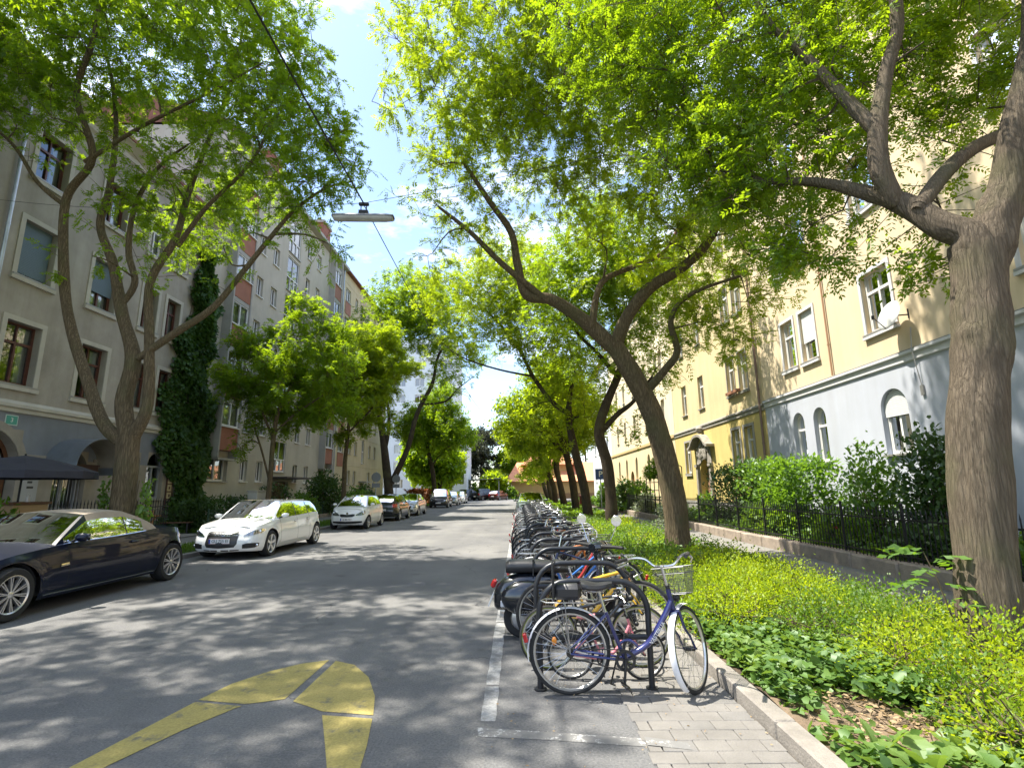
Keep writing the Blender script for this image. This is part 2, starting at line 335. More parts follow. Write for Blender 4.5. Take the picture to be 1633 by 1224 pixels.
def sheet(name, x0,x1,y0,y1,z,m,kind='structure'):
    b=MB(); b.quad((x0,y0,z),(x1,y0,z),(x1,y1,z),(x0,y1,z)); return tag(b.build(name,m),kind=kind)
sheet('ground',-900,900,-300,2200,-0.03,mat('far_ground',(0.10,0.11,0.06),0.95,var=0.3,vscale=0.3))
sheet('road',-8.72,-0.24,-14,74,0.0,M_ROAD)
sheet('side_street',-80,60,74,90,0.0,M_ROAD)
sheet('parking_bay',-0.24,0.84,-14,74,0.0,M_BAY)
sheet('paver_bed',0.84,1.74,-14,31,-0.012,M_JOINT); sheet('kerb_bay',0.84,1.74,31,74,0.0,M_BAY)
# concrete pavers: each near one a piece of the bay, the rest joined
pav = MB(); pav.quad((0.84,-14,-0.02),(1.74,-14,-0.02),(1.74,31,-0.02),(0.84,31,-0.02))
pav_o = tag(pav.build('paved_strip',M_JOINT),kind='structure')
pm_ = []
for q in range(3):
    b=MB(); b.cbox((0,0,-0.02),(0.2235,0.1495,0.05),None,0,0.004); pm_.append(b.mesh('paver',[M_PAVER if q!=1 else M_PAVER2]))
rest = MB(); npv=0
for j in range(-20,220):
    y=1.6+j*0.153
    for i in range(4):
        x=0.955+i*0.227+(0.1135 if j%2 else 0)-0.02
        if x>1.66: continue
        dz=random.uniform(-0.002,0.002)
        if 2.6<y<10.2 and npv<205:
            o=link('paver',random.choice(pm_),pav_o,(x,y,dz+0.005)); o.rotation_euler=(random.uniform(-.012,.012),random.uniform(-.012,.012),random.uniform(-.01,.01)); npv+=1
        else: rest.cbox((x,y,dz-0.015),(0.222,0.148,0.05))
    if j%2: rest.box(0.842,0.925,y-0.074,y+0.074,-0.02,0.008); rest.box(1.617,1.735,y-0.074,y+0.074,-0.02,0.008) 
tag(rest.build('paver_field',M_PAVER,pav_o),kind='stuff')
# kerbs made of stones
def kerb(name,x0,x1,y0,y1,L,z1,near):
    k=tag(MB().box(x0+0.01,x1-0.01,y0,y1,-0.1,z1-0.03).build(name,M_JOINT),kind='structure')
    b=MB(); b.cbox((0,0,z1/2-0.05),(x1-x0,L-0.012,z1+0.1),None,0,0.012); me=b.mesh('kerb_stone',[M_KERB]); y=y0; r=MB()
    while y<y1:
        if near[0]<=y<near[1]:
            o=link('kerb_stone',me,k,((x0+x1)/2,y+L/2,random.uniform(-.006,.004))); o.rotation_euler=(0,random.uniform(-.01,.01),random.uniform(-.006,.006))
        else: r.box(x0,x1,y+0.006,y+L-0.006,-0.1,z1)
        y+=L
    tag(r.build('kerb_run',M_KERB,k),kind='stuff'); return k
kerb('kerb',1.75,1.90,-14,74,1.0,0.115,(1,30)); kerb('kerb',-8.87,-8.72,-14,72,1.0,0.11,(5,52))
# planted strip soil, pavement beyond, garden soil
def relief(name,x0,x1,y0,y1,z,amp,step,m,kind='structure',mf=None):
    nx=max(2,int((x1-x0)/step)); ny=max(2,int((y1-y0)/step)); P=[]
    for j in range(ny+1):
        row=[]
        for i in range(nx+1):
            x=x0+(x1-x0)*i/nx; y=y0+(y1-y0)*j/ny
            row.append((x,y,z+amp*(math.sin(x*2.3+y*0.7)*0.5+math.sin(x*5.1-y*3.3)*0.3+random.uniform(-.4,.4))))
        P.append(row)
    b=MB(); b.grid(P,mfun=(None if mf is None else (lambda i,j:mf(*P[i][j][:2])))); return tag(b.build(name,m,sharp=80),kind=kind)
relief('planting_soil',1.90,5.0,-6,26,0.09,0.03,0.16,[M_SOIL,M_EARTH],mf=lambda x,y: 1 if (x-2.45)**2/0.38+(y-4.05)**2/0.42<1 else 0)
sheet('verge',1.90,5.0,26,74,0.08,mat('verge_soil',(0.07,0.075,0.03),0.95,var=0.4,vscale=2))
sheet('pavement',5.0,6.58,-14,74,0.10,M_WALK); MB().box(4.94,5.0,-14,74,0.0,0.105)
tag(MB().box(4.93,5.0,-14,74,-0.05,0.112).build('pavement_edging',M_KERB),kind='structure')
relief('garden_soil',6.86,10.0,-6,30,0.16,0.03,0.4,M_SOIL); sheet('garden_ground',6.58,10,30,74,0.12,M_SOIL)
sheet('lawn_verge',-10.35,-8.87,-14,72,0.09,mat('lawn_base',(0.045,0.075,0.018),0.95,var=0.4,vscale=3))
sheet('footpath',-12.2,-10.35,-14,72,0.085,M_WALK)
sheet('front_garden',-16,-12.2,21,72,0.11,mat('garden_lawn',(0.04,0.065,0.018),0.95,var=0.45,vscale=2)); sheet('terrace',-16,-12.2,-14,21,0.11,mat('terrace_slab',(0.24,0.225,0.2),0.85,var=0.2,vscale=3))
# painted lines
def marking(name,polys,m,z=0.004):
    root=None
    for p in polys:
        b=MB(); q=[Vector((x,y,z)) for x,y in p]; b.poly(q)
        if root is None: root=tag(b.build(name,m),kind='structure')
        else: b.build('paint_piece',m,root)
    return root
Y1=[(-3.02,2.5),(-2.86,3.67),(-2.70,4.65),(-2.69,4.70),(-2.25,4.61),(-2.29,4.57),(-2.47,4.18),(-2.64,3.67),(-2.80,2.5)]
Y2=[(-2.69,4.74),(-2.61,5.11),(-2.42,5.43),(-2.2,5.65),(-1.96,5.76),(-1.97,4.75),(-2.12,4.69),(-2.25,4.65)]
Y3=[(-1.88,5.73),(-1.65,5.6),(-1.41,5.25),(-1.23,4.8),(-1.14,4.42),(-1.57,4.50),(-1.69,4.58),(-1.88,4.70)]
Y4=[(-1.13,4.36),(-1.05,3.93),(-1.01,3.65),(-0.9,2.5),(-1.06,2.5),(-1.22,3.65),(-1.37,4.02),(-1.54,4.43)]
marking('road_marking',[Y1,Y2,Y3,Y4],M_YEL)
def strip(x0,x1,y0,y1,n=14,j=0.006):
    L=[];Rr=[]
    for i in range(n+1):
        y=y0+(y1-y0)*i/n; L.append((x0+random.uniform(-j,j),y)); Rr.append((x1+random.uniform(-j,j),y))
    return L+Rr[::-1]
marking('bay_line',[strip(-0.31,-0.19,4.30,5.0,5),strip(-0.31,-0.19,5.04,7.2,10),strip(-0.31,-0.19,7.25,12,10),strip(-0.31,-0.19,12.1,27,14)],M_WHITE,0.004)
marking('bay_end_line',[[(-0.32,4.20),(-0.30,4.06),(0.2,4.0),(0.84,3.90),(0.84,4.02),(0.2,4.12)]],M_WHITE2,0.003); marking('bay_end_line',[[(0.845,3.90),(1.12,3.83),(1.12,3.93),(0.845,4.02)]],M_WHITE2,0.0135)
b=MB()
for cx_,cy_ in ((-0.15,3.98),): b.lathe([(0.085,0),(0.085,0.006),(0.001,0.008)],14,Matrix.Translation((cx_,cy_,0)))
# ================================================================== buildings
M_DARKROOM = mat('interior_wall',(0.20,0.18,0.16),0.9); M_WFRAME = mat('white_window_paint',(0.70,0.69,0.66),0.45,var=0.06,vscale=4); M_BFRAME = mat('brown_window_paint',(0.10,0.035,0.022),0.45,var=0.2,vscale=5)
M_GRFRAME = mat('grey_window_paint',(0.30,0.31,0.32),0.45); M_PANE = glass('window_glass',(0.70,0.78,0.78),0.16); M_CURT = mat('net_curtain',(0.62,0.62,0.58),0.9,var=0.12,vscale=9)
M_BLIND = mat('roller_blind',(0.60,0.61,0.60),0.6); M_SILL = mat('sill_metal',(0.32,0.31,0.29),0.5,metal=0.4); M_TRIM = mat('stucco_trim',(0.44,0.42,0.37),0.85,var=0.14,vscale=3,bump=0.15,bscale=40)
M_DBLIND = mat('blue_grey_blind',(0.12,0.17,0.20),0.6)
class Facade:
    'a street front: plane x = X facing nx (+1 or -1); u runs along the street, d is depth out of the wall'
    def __init__(s, root, X, nx): s.root=root; s.X=X; s.nx=nx; s.op=[]; s.cache={}
    def P(s,u,z,d=0.0): return (s.X+s.nx*d,u,z)
    def hole(s,u0,u1,z0,z1,arch=0.0): s.op.append((u0,u1,z0,z1,arch))
    def wall(s,name,u0,u1,bands,mats,depth=0.30,room=1.1,extra_u=()):
        'bands: [(z0,z1,slot)]'
        b=MB(); us=sorted({u0,u1,*[o[0] for o in s.op],*[o[1] for o in s.op]}); zs=sorted({*[q for bd in bands for q in bd[:2]],*[o[2] for o in s.op],*[o[3] for o in s.op]})
        zs=[z for z in zs if bands[0][0]<=z<=bands[-1][1]]
        def slot(z):
            for a,c,m in bands:
                if a<=z<c: return m
            return bands[-1][2]
        for k in range(len(zs)-1):
            zc=(zs[k]+zs[k+1])/2; start=None
            for i in range(len(us)):
                solid = i<len(us)-1 and not any(o[0]-1e-6<=(us[i]+us[i+1])/2<=o[1]+1e-6 and o[2]<zc<o[3] for o in s.op)
                if solid and start is None: start=us[i]
                if not solid and start is not None:
                    b.quad(s.P(start,zs[k]),s.P(us[i],zs[k]),s.P(us[i],zs[k+1]),s.P(start,zs[k+1]),slot(zc)); start=None
        for a0,a1,z0,z1,ar in s.op:
            m=slot((z0+z1)/2); d=-depth; zt=z1-ar
            b.quad(s.P(a0,z0),s.P(a0,zt),s.P(a0,zt,d),s.P(a0,z0,d),m); b.quad(s.P(a1,z0),s.P(a1,zt),s.P(a1,zt,d),s.P(a1,z0,d),m); b.quad(s.P(a0,z0),s.P(a1,z0),s.P(a1,z0,d),s.P(a0,z0,d),m)
            if ar<=0: b.quad(s.P(a0,z1),s.P(a1,z1),s.P(a1,z1,d),s.P(a0,z1,d),m)
            else:
                uc=(a0+a1)/2; hw=(a1-a0)/2; N=14; pts=[(uc-hw*math.cos(PI*i/N),zt+ar*math.sin(PI*i/N)) for i in range(N+1)]
                for i in range(N):
                    p,q=pts[i],pts[i+1]; c=(a0,z1) if i<N//2 else (a1,z1)
                    b.poly([s.P(*c),s.P(*p),s.P(*q)],m); b.quad(s.P(*p),s.P(*q),s.P(*q,d),s.P(*p,d),m)
        z0,z1=bands[0][0],bands[-1][1]; bk=len(mats); D=-room
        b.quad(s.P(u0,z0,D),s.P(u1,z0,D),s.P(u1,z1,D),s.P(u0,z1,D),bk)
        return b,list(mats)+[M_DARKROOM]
    def window(s,uc,z0,w,h,frame=None,arch=0.0,depth=0.20,mull=1,transom=0.68,curtain=1,blind=0.0,blind_m=None,sill=True,surround=0.0,trim=None,hole=True,fw_=0.06,sill_m=None,name='window',label=None):
        'window as a part, its pane, curtain, blind and sill as sub-parts'
        if hole: s.hole(uc-w/2,uc+w/2,z0,z0+h,arch)
        frame=frame or M_WFRAME; key=(w,h,frame.name,arch,depth,mull,transom,curtain,blind,sill,surround,name,blind_m.name if blind_m else '',trim.name if trim else '',fw_)
        if key not in s.cache:
            def Q(u,z,d=0.0): return (s.nx*d,u,z)
            hw=w/2; d0=-depth; t=0.07; f=MB()
            def bar(u0,u1,za,zb,dd=0.0,th=t): f.box(s.nx*(d0+dd),s.nx*(d0+dd-th),u0,u1,za,zb)
            zt=h-arch
            bar(-hw,-hw+fw_,0,zt); bar(hw-fw_,hw,0,zt); bar(-hw+fw_,hw-fw_,0,fw_)
            if arch<=0: bar(-hw+fw_,hw-fw_,h-fw_,h)
            else:
                N=16
                for i in range(N):
                    a0,a1=PI*i/N,PI*(i+1)/N
                    o=[(-hw*math.cos(a),zt+arch*math.sin(a)) for a in (a0,a1)]; n_=[(-(hw-fw_)*math.cos(a),zt+(arch-fw_)*math.sin(a)) for a in (a0,a1)]
                    f.quad(Q(*o[0],d0),Q(*o[1],d0),Q(*n_[1],d0),Q(*n_[0],d0)); f.quad(Q(*n_[0],d0),Q(*n_[1],d0),Q(*n_[1],d0-t),Q(*n_[0],d0-t))
            top=h-fw_ if arch<=0 else zt
            zc=h*transom if transom else None
            if transom: bar(-hw+fw_,hw-fw_,zc-0.04,zc+0.04,0.015)
            lim=zc if transom else top
            for i in range(mull):
                u=-hw+w*(i+1)/(mull+1); bar(u-0.035,u+0.035,fw_,(zc-0.04) if transom else top,0.012)
            # inner sash frames
            n_=mull+1
            for i in range(n_):
                ua=-hw+fw_+(w-2*fw_)*i/n_+0.004; ub=-hw+fw_+(w-2*fw_)*(i+1)/n_-0.004
                for (p,q,r_,v) in ((ua,ua+0.035,fw_,lim-0.04),(ub-0.035,ub,fw_,lim-0.04)): bar(p,q,r_,v,-0.012,0.04)
                bar(ua+0.035,ub-0.035,fw_,fw_+0.04,-0.012,0.04)
            if transom and arch<=0 and mull: bar(-0.025,0.025,zc+0.04,h-fw_,0.0,0.05)
            g=MB(); dz=d0-0.045
            if arch<=0: g.quad(Q(-hw+fw_/2,fw_/2,dz),Q(hw-fw_/2,fw_/2,dz),Q(hw-fw_/2,h-fw_/2,dz),Q(-hw+fw_/2,h-fw_/2,dz))
            else: g.poly([Q(-hw+.02,.02,dz),Q(hw-.02,.02,dz)]+[Q((hw-.02)*math.cos(PI*i/12),zt+(arch-.02)*math.sin(PI*i/12),dz) for i in range(13)])
            c=None
            if curtain:
                c=MB(); dc=d0-0.16
                def drape(ua,ub,za,zb):
                    n=max(6,int((ub-ua)/0.05)); c.grid([[Q(ua+(ub-ua)*i/n,z,dc+0.025*math.sin(i*1.9+ua*9)) for z in (za,zb)] for i in range(n+1)],0,True)
                if curtain==1: drape(-hw+.05,-hw*.35,.03,top-.03); drape(hw*.40,hw-.05,.03,top-.03)
                elif curtain==2: drape(-hw+.05,hw-.05,.03,top-.03)
                elif curtain==3: drape(-hw+.05,hw-.05,.03,lim*.62)
                elif curtain==4: drape(-hw+.05,-hw*.1,.03,top-.03)
            bl=None
            if blind>0:
                bl=MB(); hb=h*blind; nS=max(3,int(hb/0.055)); dd=d0+0.05
                for i in range(nS):
                    za=h-hb+hb*i/nS; zb=h-hb+hb*(i+1)/nS-0.006; ww=hw-0.03
                    if arch>0 and zb>zt: ww=max(0.02,(hw-.02)*math.sqrt(max(0,1-((zb-zt)/arch)**2)))
                    bl.box(s.nx*(dd+0.012*0),s.nx*(dd-0.012),-ww,ww,za,zb)
            sl=None
            if sill:
                sl=MB(); e=0.06+surround; sl.box(s.nx*(-depth),s.nx*0.09,-hw-e*.7,hw+e*.7,-0.055,-0.004)
            su=None
            if surround>0:
                su=MB(); q=surround; p=0.035
                su.box(0.002*s.nx,s.nx*p,-hw-q,-hw,-0.06,h+q); su.box(0.002*s.nx,s.nx*p,hw,hw+q,-0.06,h+q); su.box(0.002*s.nx,s.nx*p,-hw,hw,h,h+q)
                su.box(0.002*s.nx,s.nx*(p+0.05),-hw-q-.03,hw+q+.03,-0.06-q*.8,-0.06)
            s.cache[key]=(f.mesh('window',[frame]),g.mesh('pane',[M_PANE]),c.mesh('curtain',[M_CURT],sharp=60) if c else None,bl.mesh('blind',[blind_m or M_BLIND]) if bl else None,sl.mesh('sill',[sill_m or M_SILL]) if sl else None,su.mesh('surround',[trim or M_TRIM]) if su else None)
        f,g,c,bl,sl,su=s.cache[key]
        ro=Vector(origin_of(s.root)); o=link(name,f,s.root,Vector((s.X,uc,z0))-ro,label)
        for nm,me in (('pane',g),('curtain',c),('blind',bl),('sill',sl),('surround',su)):
            if me: link(nm,me,o)
        return o
    def band(s,b,u0,u1,prof,m=0):
        'moulding: profile of (depth, z) points run along the wall'
        pts=list(prof)
        for i in range(len(pts)-1):
            (d0,z0),(d1,z1)=pts[i],pts[i+1]; b.quad(s.P(u0,z0,d0),s.P(u1,z0,d0),s.P(u1,z1,d1),s.P(u0,z1,d1),m)
        for u in (u0,u1): b.poly([s.P(u,z,d) for d,z in pts],m)
        return b
    def box(s,b,u0,u1,z0,z1,d0,d1,m=0): return b.box(s.X+s.nx*d0,s.X+s.nx*d1,u0,u1,z0,z1,m)
def plaster(name,c,var=0.10): return mat(name,c,0.9,var=var,vscale=0.9,bump=0.12,bscale=55,detail=8)
M_GREYW=mat('aged_grey_plaster',(0.43,0.395,0.335),0.92,streak=0.132,col2=(0.295,0.268,0.225),vscale=0.8,bump=0.2,bscale=45,detail=9); M_BLUEW=mat('slate_blue_plaster',(0.20,0.215,0.24),0.9,streak=0.096,var=0.14,vscale=1.1,bump=0.15,bscale=45); M_SOCKEL=mat('stone_plaster_base',(0.37,0.335,0.275),0.92,streak=0.120,col2=(0.25,0.225,0.185),vscale=1.2,bump=0.2,bscale=40)
M_CREAM=mat('cream_trim',(0.46,0.43,0.36),0.85,var=0.12,vscale=2); M_ZINC=mat('zinc',(0.42,0.45,0.49),0.42,metal=0.85,var=0.15,vscale=2); M_TILE=mat('roof_tile',(0.20,0.085,0.055),0.85,var=0.35,vscale=2); M_BRICKCH=mat('chimney_brick',(0.24,0.10,0.07),0.9,var=0.3,vscale=6)
def drainpipe(F,root,u,z0,z1,d=0.12,r=0.055,m=None):
    b=MB(); b.tube([F.P(u,z0,d),F.P(u,z1,d)],r,10)
    z=z0+1.0
    while z<z1: b.lathe([(r+.012,-.02),(r+.012,.02)],10,Matrix.Translation(F.P(u,z,d))); z+=2.2
    return b.build('drainpipe',m or M_ZINC,root)
def roof_prism(root,xf,xb,y0,y1,ze,zr,over,m=None,name='roof'):
    'gable-less pitched roof: eaves at street and rear, ridge between'
    b=MB(); sgn=1 if xf>xb else -1; xe=xf+over*sgn; xm=(xf+xb)/2; zt=0.14
    b.quad((xe,y0,ze),(xe,y1,ze),(xm,y1,zr),(xm,y0,zr)); b.quad((xb-over*sgn,y0,ze),(xb-over*sgn,y1,ze),(xm,y1,zr),(xm,y0,zr))
    for y in (y0,y1): b.poly([(xe,y,ze),(xb-over*sgn,y,ze),(xm,y,zr)])
    b.quad((xe,y0,ze-zt),(xe,y1,ze-zt),(xe,y1,ze),(xe,y0,ze)); b.quad((xe,y0,ze-zt),(xe,y1,ze-zt),(xf,y1,ze-zt),(xf,y0,ze-zt))
    return b.build(name,m or M_TILE,root)
def body_box(b,F,u0,u1,z1,back,m=0,sides=(True,True)):
    'end walls, rear wall and top of a building behind its street front'
    for u,ok in ((u0,sides[0]),(u1,sides[1])):
        if ok: b.quad(F.P(u,0,0),F.P(u,0,-back),F.P(u,z1,-back),F.P(u,z1,0),m)
    b.quad(F.P(u0,0,-back),F.P(u1,0,-back),F.P(u1,z1,-back),F.P(u0,z1,-back),m); b.quad(F.P(u0,z1,0),F.P(u1,z1,0),F.P(u1,z1,-back),F.P(u0,z1,-back),m)

# ---- old grey corner house, left
g1=thing('grey_house','old grey plastered house with dark blue ground floor and cafe canopy','house',(-16,14,0)); F=Facade(g1,-16,1)
wd=dict(frame=M_BFRAME,surround=0.16,trim=M_CREAM,depth=0.22)
for ui,u in enumerate((4.0,7.0,10.0,13.0,16.05,18.9)):
    F.window(u,5.12,1.22,2.0,curtain=(1,1,1,1,1,1)[ui],**wd)
    if ui in (4,5): F.window(u,8.62,1.22,1.9,blind=(0.93 if ui==4 else 0.66),blind_m=M_DBLIND,curtain=2,**wd)
    else: F.window(u,8.62,1.22,1.9,curtain=1,**wd)
    F.window(u,12.1,1.22,1.75,curtain=1,**wd)
for u in (21.42,22.95):
    F.window(u,5.2,0.92,1.9,mull=1,curtain=1,**wd); F.window(u,8.6,0.92,1.85,curtain=1,**wd); F.window(u,12.0,0.92,1.7,curtain=2,**{**wd,'frame':M_WFRAME})
F.window(21.6,1.42,0.95,1.95,frame=M_GRFRAME,arch=0.47,transom=0.70,mull=1,curtain=0,depth=0.16)
F.window(23.05,1.42,1.08,2.0,frame=M_GRFRAME,arch=0.54,transom=0.70,mull=1,curtain=4,depth=0.16)
F.window(5.2,1.42,1.05,1.95,frame=M_GRFRAME,arch=0.52,transom=0.7,curtain=0,depth=0.16); F.window(7.4,1.42,1.05,1.95,frame=M_GRFRAME,arch=0.52,transom=0.7,curtain=0,depth=0.16)
F.hole(14.15,16.65,0.11,3.72,1.25)      # entrance arch
F.hole(18.0,19.35,0.11,3.2,0.67)        # cafe door under the canopy
b,ms=F.wall('wall',2.5,25.6,[(0,2.85,1),(2.85,4.27,2),(4.27,15.75,0)],[M_GREYW,M_SOCKEL,M_BLUEW],depth=0.34)
body_box(b,F,2.5,25.6,15.75,11); b.build('wall',ms,g1)
c=MB(); F.band(c,2.5,25.62,[(0.0,4.23),(0.06,4.25),(0.06,4.36),(0.13,4.40),(0.13,4.50),(0.07,4.56),(0.0,4.62)]); c.build('string_course',M_CREAM,g1)
c=MB(); F.band(c,2.5,25.62,[(0.0,15.1),(0.10,15.2),(0.10,15.4),(0.42,15.62),(0.50,15.66),(0.50,15.82),(0.0,15.84)]); c.build('cornice',M_CREAM,g1)
c=MB(); F.band(c,16.85,17.85,[(0.0,2.84),(0.035,2.85),(0.035,2.95),(0.0,2.96)]); F.band(c,19.6,20.9,[(0.0,2.84),(0.035,2.85),(0.035,2.95),(0.0,2.96)]); c.build('plinth_moulding',M_SOCKEL,g1)
roof_prism(g1,-16,-27,2.4,25.7,15.85,20.0,0.55)
drainpipe(F,g1,14.8,0.2,15.3)
# entrance door: timber leaves under a fan light
M_WOOD=mat('dark_timber',(0.13,0.055,0.025),0.5,var=0.35,vscale=3,stretch=(8,8,1),bump=0.15,bscale=20)
dr=MB(); d=-0.3; F.box(dr,14.2,16.6,2.36,2.58,d,d-0.09); F.box(dr,14.2,16.6,2.62,2.70,d+0.03,d-0.09)
for u0_,u1_ in ((14.2,15.37),(15.43,16.6)):
    F.box(dr,u0_,u1_,0.12,2.34,d-0.02,d-0.08)
    for z0_,z1_ in ((0.3,0.95),(1.05,2.2)): F.box(dr,u0_+0.14,u1_-0.14,z0_,z1_,d-0.005,d-0.03)
do=dr.build('entrance_door',M_WOOD,g1)
fr=MB(); N=16
for i in range(N):
    a0,a1=PI*i/N,PI*(i+1)/N; 
    for ro_,ri_ in ((1.24,1.10),): fr.quad(F.P(15.4-ro_*math.cos(a0),2.47+ro_*math.sin(a0),d),F.P(15.4-ro_*math.cos(a1),2.47+ro_*math.sin(a1),d),F.P(15.4-ri_*math.cos(a1),2.47+ri_*math.sin(a1),d),F.P(15.4-ri_*math.cos(a0),2.47+ri_*math.sin(a0),d))
fr.build('fanlight_frame',M_WOOD,do); gq=MB(); gq.poly([F.P(15.4-1.15*math.cos(PI*i/14),2.5+1.15*math.sin(PI*i/14),d-0.04) for i in range(15)]); gq.build('fanlight_pane',M_PANE,do)
tr=MB()
for i in range(18):
    a0,a1=PI*i/18,PI*(i+1)/18
    for q,(ri_,ro_) in enumerate(((1.25,1.52),)): 
        pa=[F.P(15.4-r_*math.cos(a),2.47+r_*math.sin(a),dd) for r_,a,dd in ((ri_,a0,0.03),(ri_,a1,0.03),(ro_,a1,0.03),(ro_,a0,0.03))]; tr.quad(*pa,0)
        tr.quad(F.P(15.4-ro_*math.cos(a0),2.47+ro_*math.sin(a0),0.03),F.P(15.4-ro_*math.cos(a1),2.47+ro_*math.sin(a1),0.03),F.P(15.4-ro_*math.cos(a1),2.47+ro_*math.sin(a1),0),F.P(15.4-ro_*math.cos(a0),2.47+ro_*math.sin(a0),0))
tr.build('arch_surround',M_SOCKEL,g1)
# cafe door with iron grille and hooped canopy
M_IRON=mat('wrought_iron',(0.018,0.018,0.020),0.5,metal=0.4); M_AWN=mat('grey_canopy_sheet',(0.17,0.19,0.22),0.38,metal=0.3,var=0.12,vscale=3)
cd=MB(); d=-0.28; F.box(cd,18.02,18.10,0.12,2.5,d,d-.08); F.box(cd,19.25,19.33,0.12,2.5,d,d-.08); F.box(cd,18.10,19.25,2.42,2.52,d,d-.08); F.box(cd,18.63,18.72,0.12,2.42,d,d-.08); F.box(cd,18.1,19.25,0.12,0.3,d,d-.08)
co=cd.build('glazed_door',M_GRFRAME,g1); gq=MB(); gq.quad(F.P(18.05,0.3,d-.05),F.P(19.3,0.3,d-.05),F.P(19.3,3.1,d-.05),F.P(18.05,3.1,d-.05)); gq.build('pane',M_PANE,co)
gr=MB()
for k in range(9): u=18.12+k*0.14; gr.tube([F.P(u,0.2,-0.12),F.P(u,2.3,-0.12)],0.011,5)
for z in (0.3,1.2,2.25): gr.tube([F.P(18.05,z,-0.12),F.P(19.3,z,-0.12)],0.012,5)
gr.build('door_grille',M_GRFRAME,co)
aw=MB(); N=20; rA=1.16; hA=0.98; outd=1.15; zc=2.63
ring=lambda d_,s_=1.0: [F.P(18.68-rA*s_*math.cos(PI*i/N),zc+hA*s_*math.sin(PI*i/N),d_) for i in range(N+1)]
aw.grid([ring(0.0),ring(outd)],0,True); aw.grid([ring(0.0,0.985),ring(outd,0.985)],1,True); aw.grid([ring(outd),ring(outd,0.985)],0,False)
for uu in (18.68-rA,18.68+rA): F.box(aw,uu-0.012,uu+0.012,zc-0.28,zc,0.0,outd*0.75)
aw.build('door_canopy',[M_AWN,M_SOCKEL],g1)
sb=MB(); F.box(sb,17.98,19.52,2.34,2.68,0.14,0.30); F.box(sb,17.94,19.56,2.68,2.72,0.12,0.33); sgb=sb.build('shop_sign',mat('brown_sign',(0.05,0.022,0.015),0.55,var=0.2,vscale=6),g1)
# number plate 3
pl=MB(); F.box(pl,15.98,16.34,3.86,4.12,0.004,0.02,0); F.box(pl,15.95,16.37,3.83,4.15,0.002,0.012,1)
plo=pl.build('number_plate',[mat('green_enamel',(0.06,0.30,0.24),0.35),mat('plate_rim',(0.45,0.55,0.52),0.4)],g1)
M_WLET=mat('white_lettering',(0.75,0.75,0.72),0.5); M_BLET=mat('dark_lettering',(0.03,0.03,0.035),0.5)
def wall_text(F,root,txt,u,z,d,size,m,shear=0.0,label=None):
    me=text_mesh(txt,size,m,0.002,shear); o=link('lettering',me,root); ro=Vector(origin_of(root))
    M=frame_m(F.P(u,z,d),(0,F.nx,0),(0,0,1)); M.translation=M.translation-ro; o.matrix_local=M; return o
wall_text(F,plo,'3',16.16,3.99,0.024,0.20,M_WLET)
# upright board with small pictures beside the ivy, and a panel by the entrance
bd=MB(); F.box(bd,23.84,24.24,1.02,2.42,0.02,0.06,0)
for k in range(4): F.box(bd,23.90,24.18,1.08+k*0.34,1.36+k*0.34,0.06,0.068,1); F.box(bd,23.98+0.03*(k%2),24.09+0.02*(k%2),1.16+k*0.34,1.28+k*0.34,0.068,0.072,0)
bd.build('notice_board',[mat('board_brown',(0.07,0.03,0.02),0.6),mat('board_cream',(0.45,0.38,0.24),0.7)],g1)
pn=MB(); F.box(pn,16.86,17.42,1.35,2.86,0.01,0.035,0)
for k in range(5): F.box(pn,17.03,17.26-0.06*(k%2),2.55-0.17*k,2.62-0.17*k,0.035,0.04,1)
pn.build('wall_panel',[mat('pale_grey_panel',(0.36,0.36,0.36),0.7),M_BLET],g1)

# ---- post-war block with rust-red spandrels, left
M_BEIGE=mat('beige_render',(0.46,0.43,0.355),0.92,streak=0.078,var=0.10,vscale=0.7,bump=0.12,bscale=60,detail=8); M_RUST=mat('rust_panel',(0.30,0.125,0.075),0.8,var=0.12,vscale=2); M_CONC=mat('concrete_fin',(0.36,0.345,0.31),0.9,var=0.1,vscale=2)
g2=thing('apartment_block','tall beige apartment block with rust red panels under its bay windows','apartment block',(-16,35,0)); F=Facade(g2,-16,1)
FL=2.83; zsw=[2.28+FL*k for k in range(7)]
bays=((27.85,1.85),(42.8,1.75))
for k,z in enumerate(zsw):
    if k==0:
        F.window(27.85,z-0.02,1.85,1.25,mull=1,transom=0,curtain=1)
    for u,w in ((30.5,0.8),(32.35,0.85),(37.55,0.75),(39.5,0.85)):
        F.window(u,z,w,1.25,mull=0 if w<.8 else 1,transom=0,curtain=(1,2,0,3)[(k+int(u))%4],depth=0.14,sill_m=M_WFRAME)
    if k==0: F.hole(34.6,36.6,0.1,2.35)
    else: F.window(34.95,z-0.9 if k>1 else 2.95,1.9,2.5 if k>1 else 2.05,mull=2,transom=0.4,curtain=0,depth=0.05,sill=True)
F.hole(42.0,43.6,0.12,3.3)
b,ms=F.wall('wall',25.62,45.6,[(0,22.0,0)],[M_BEIGE],depth=0.3); body_box(b,F,25.62,45.6,22.0,11); b.build('wall',ms,g2)
FB=Facade(g2,-15.55,1)
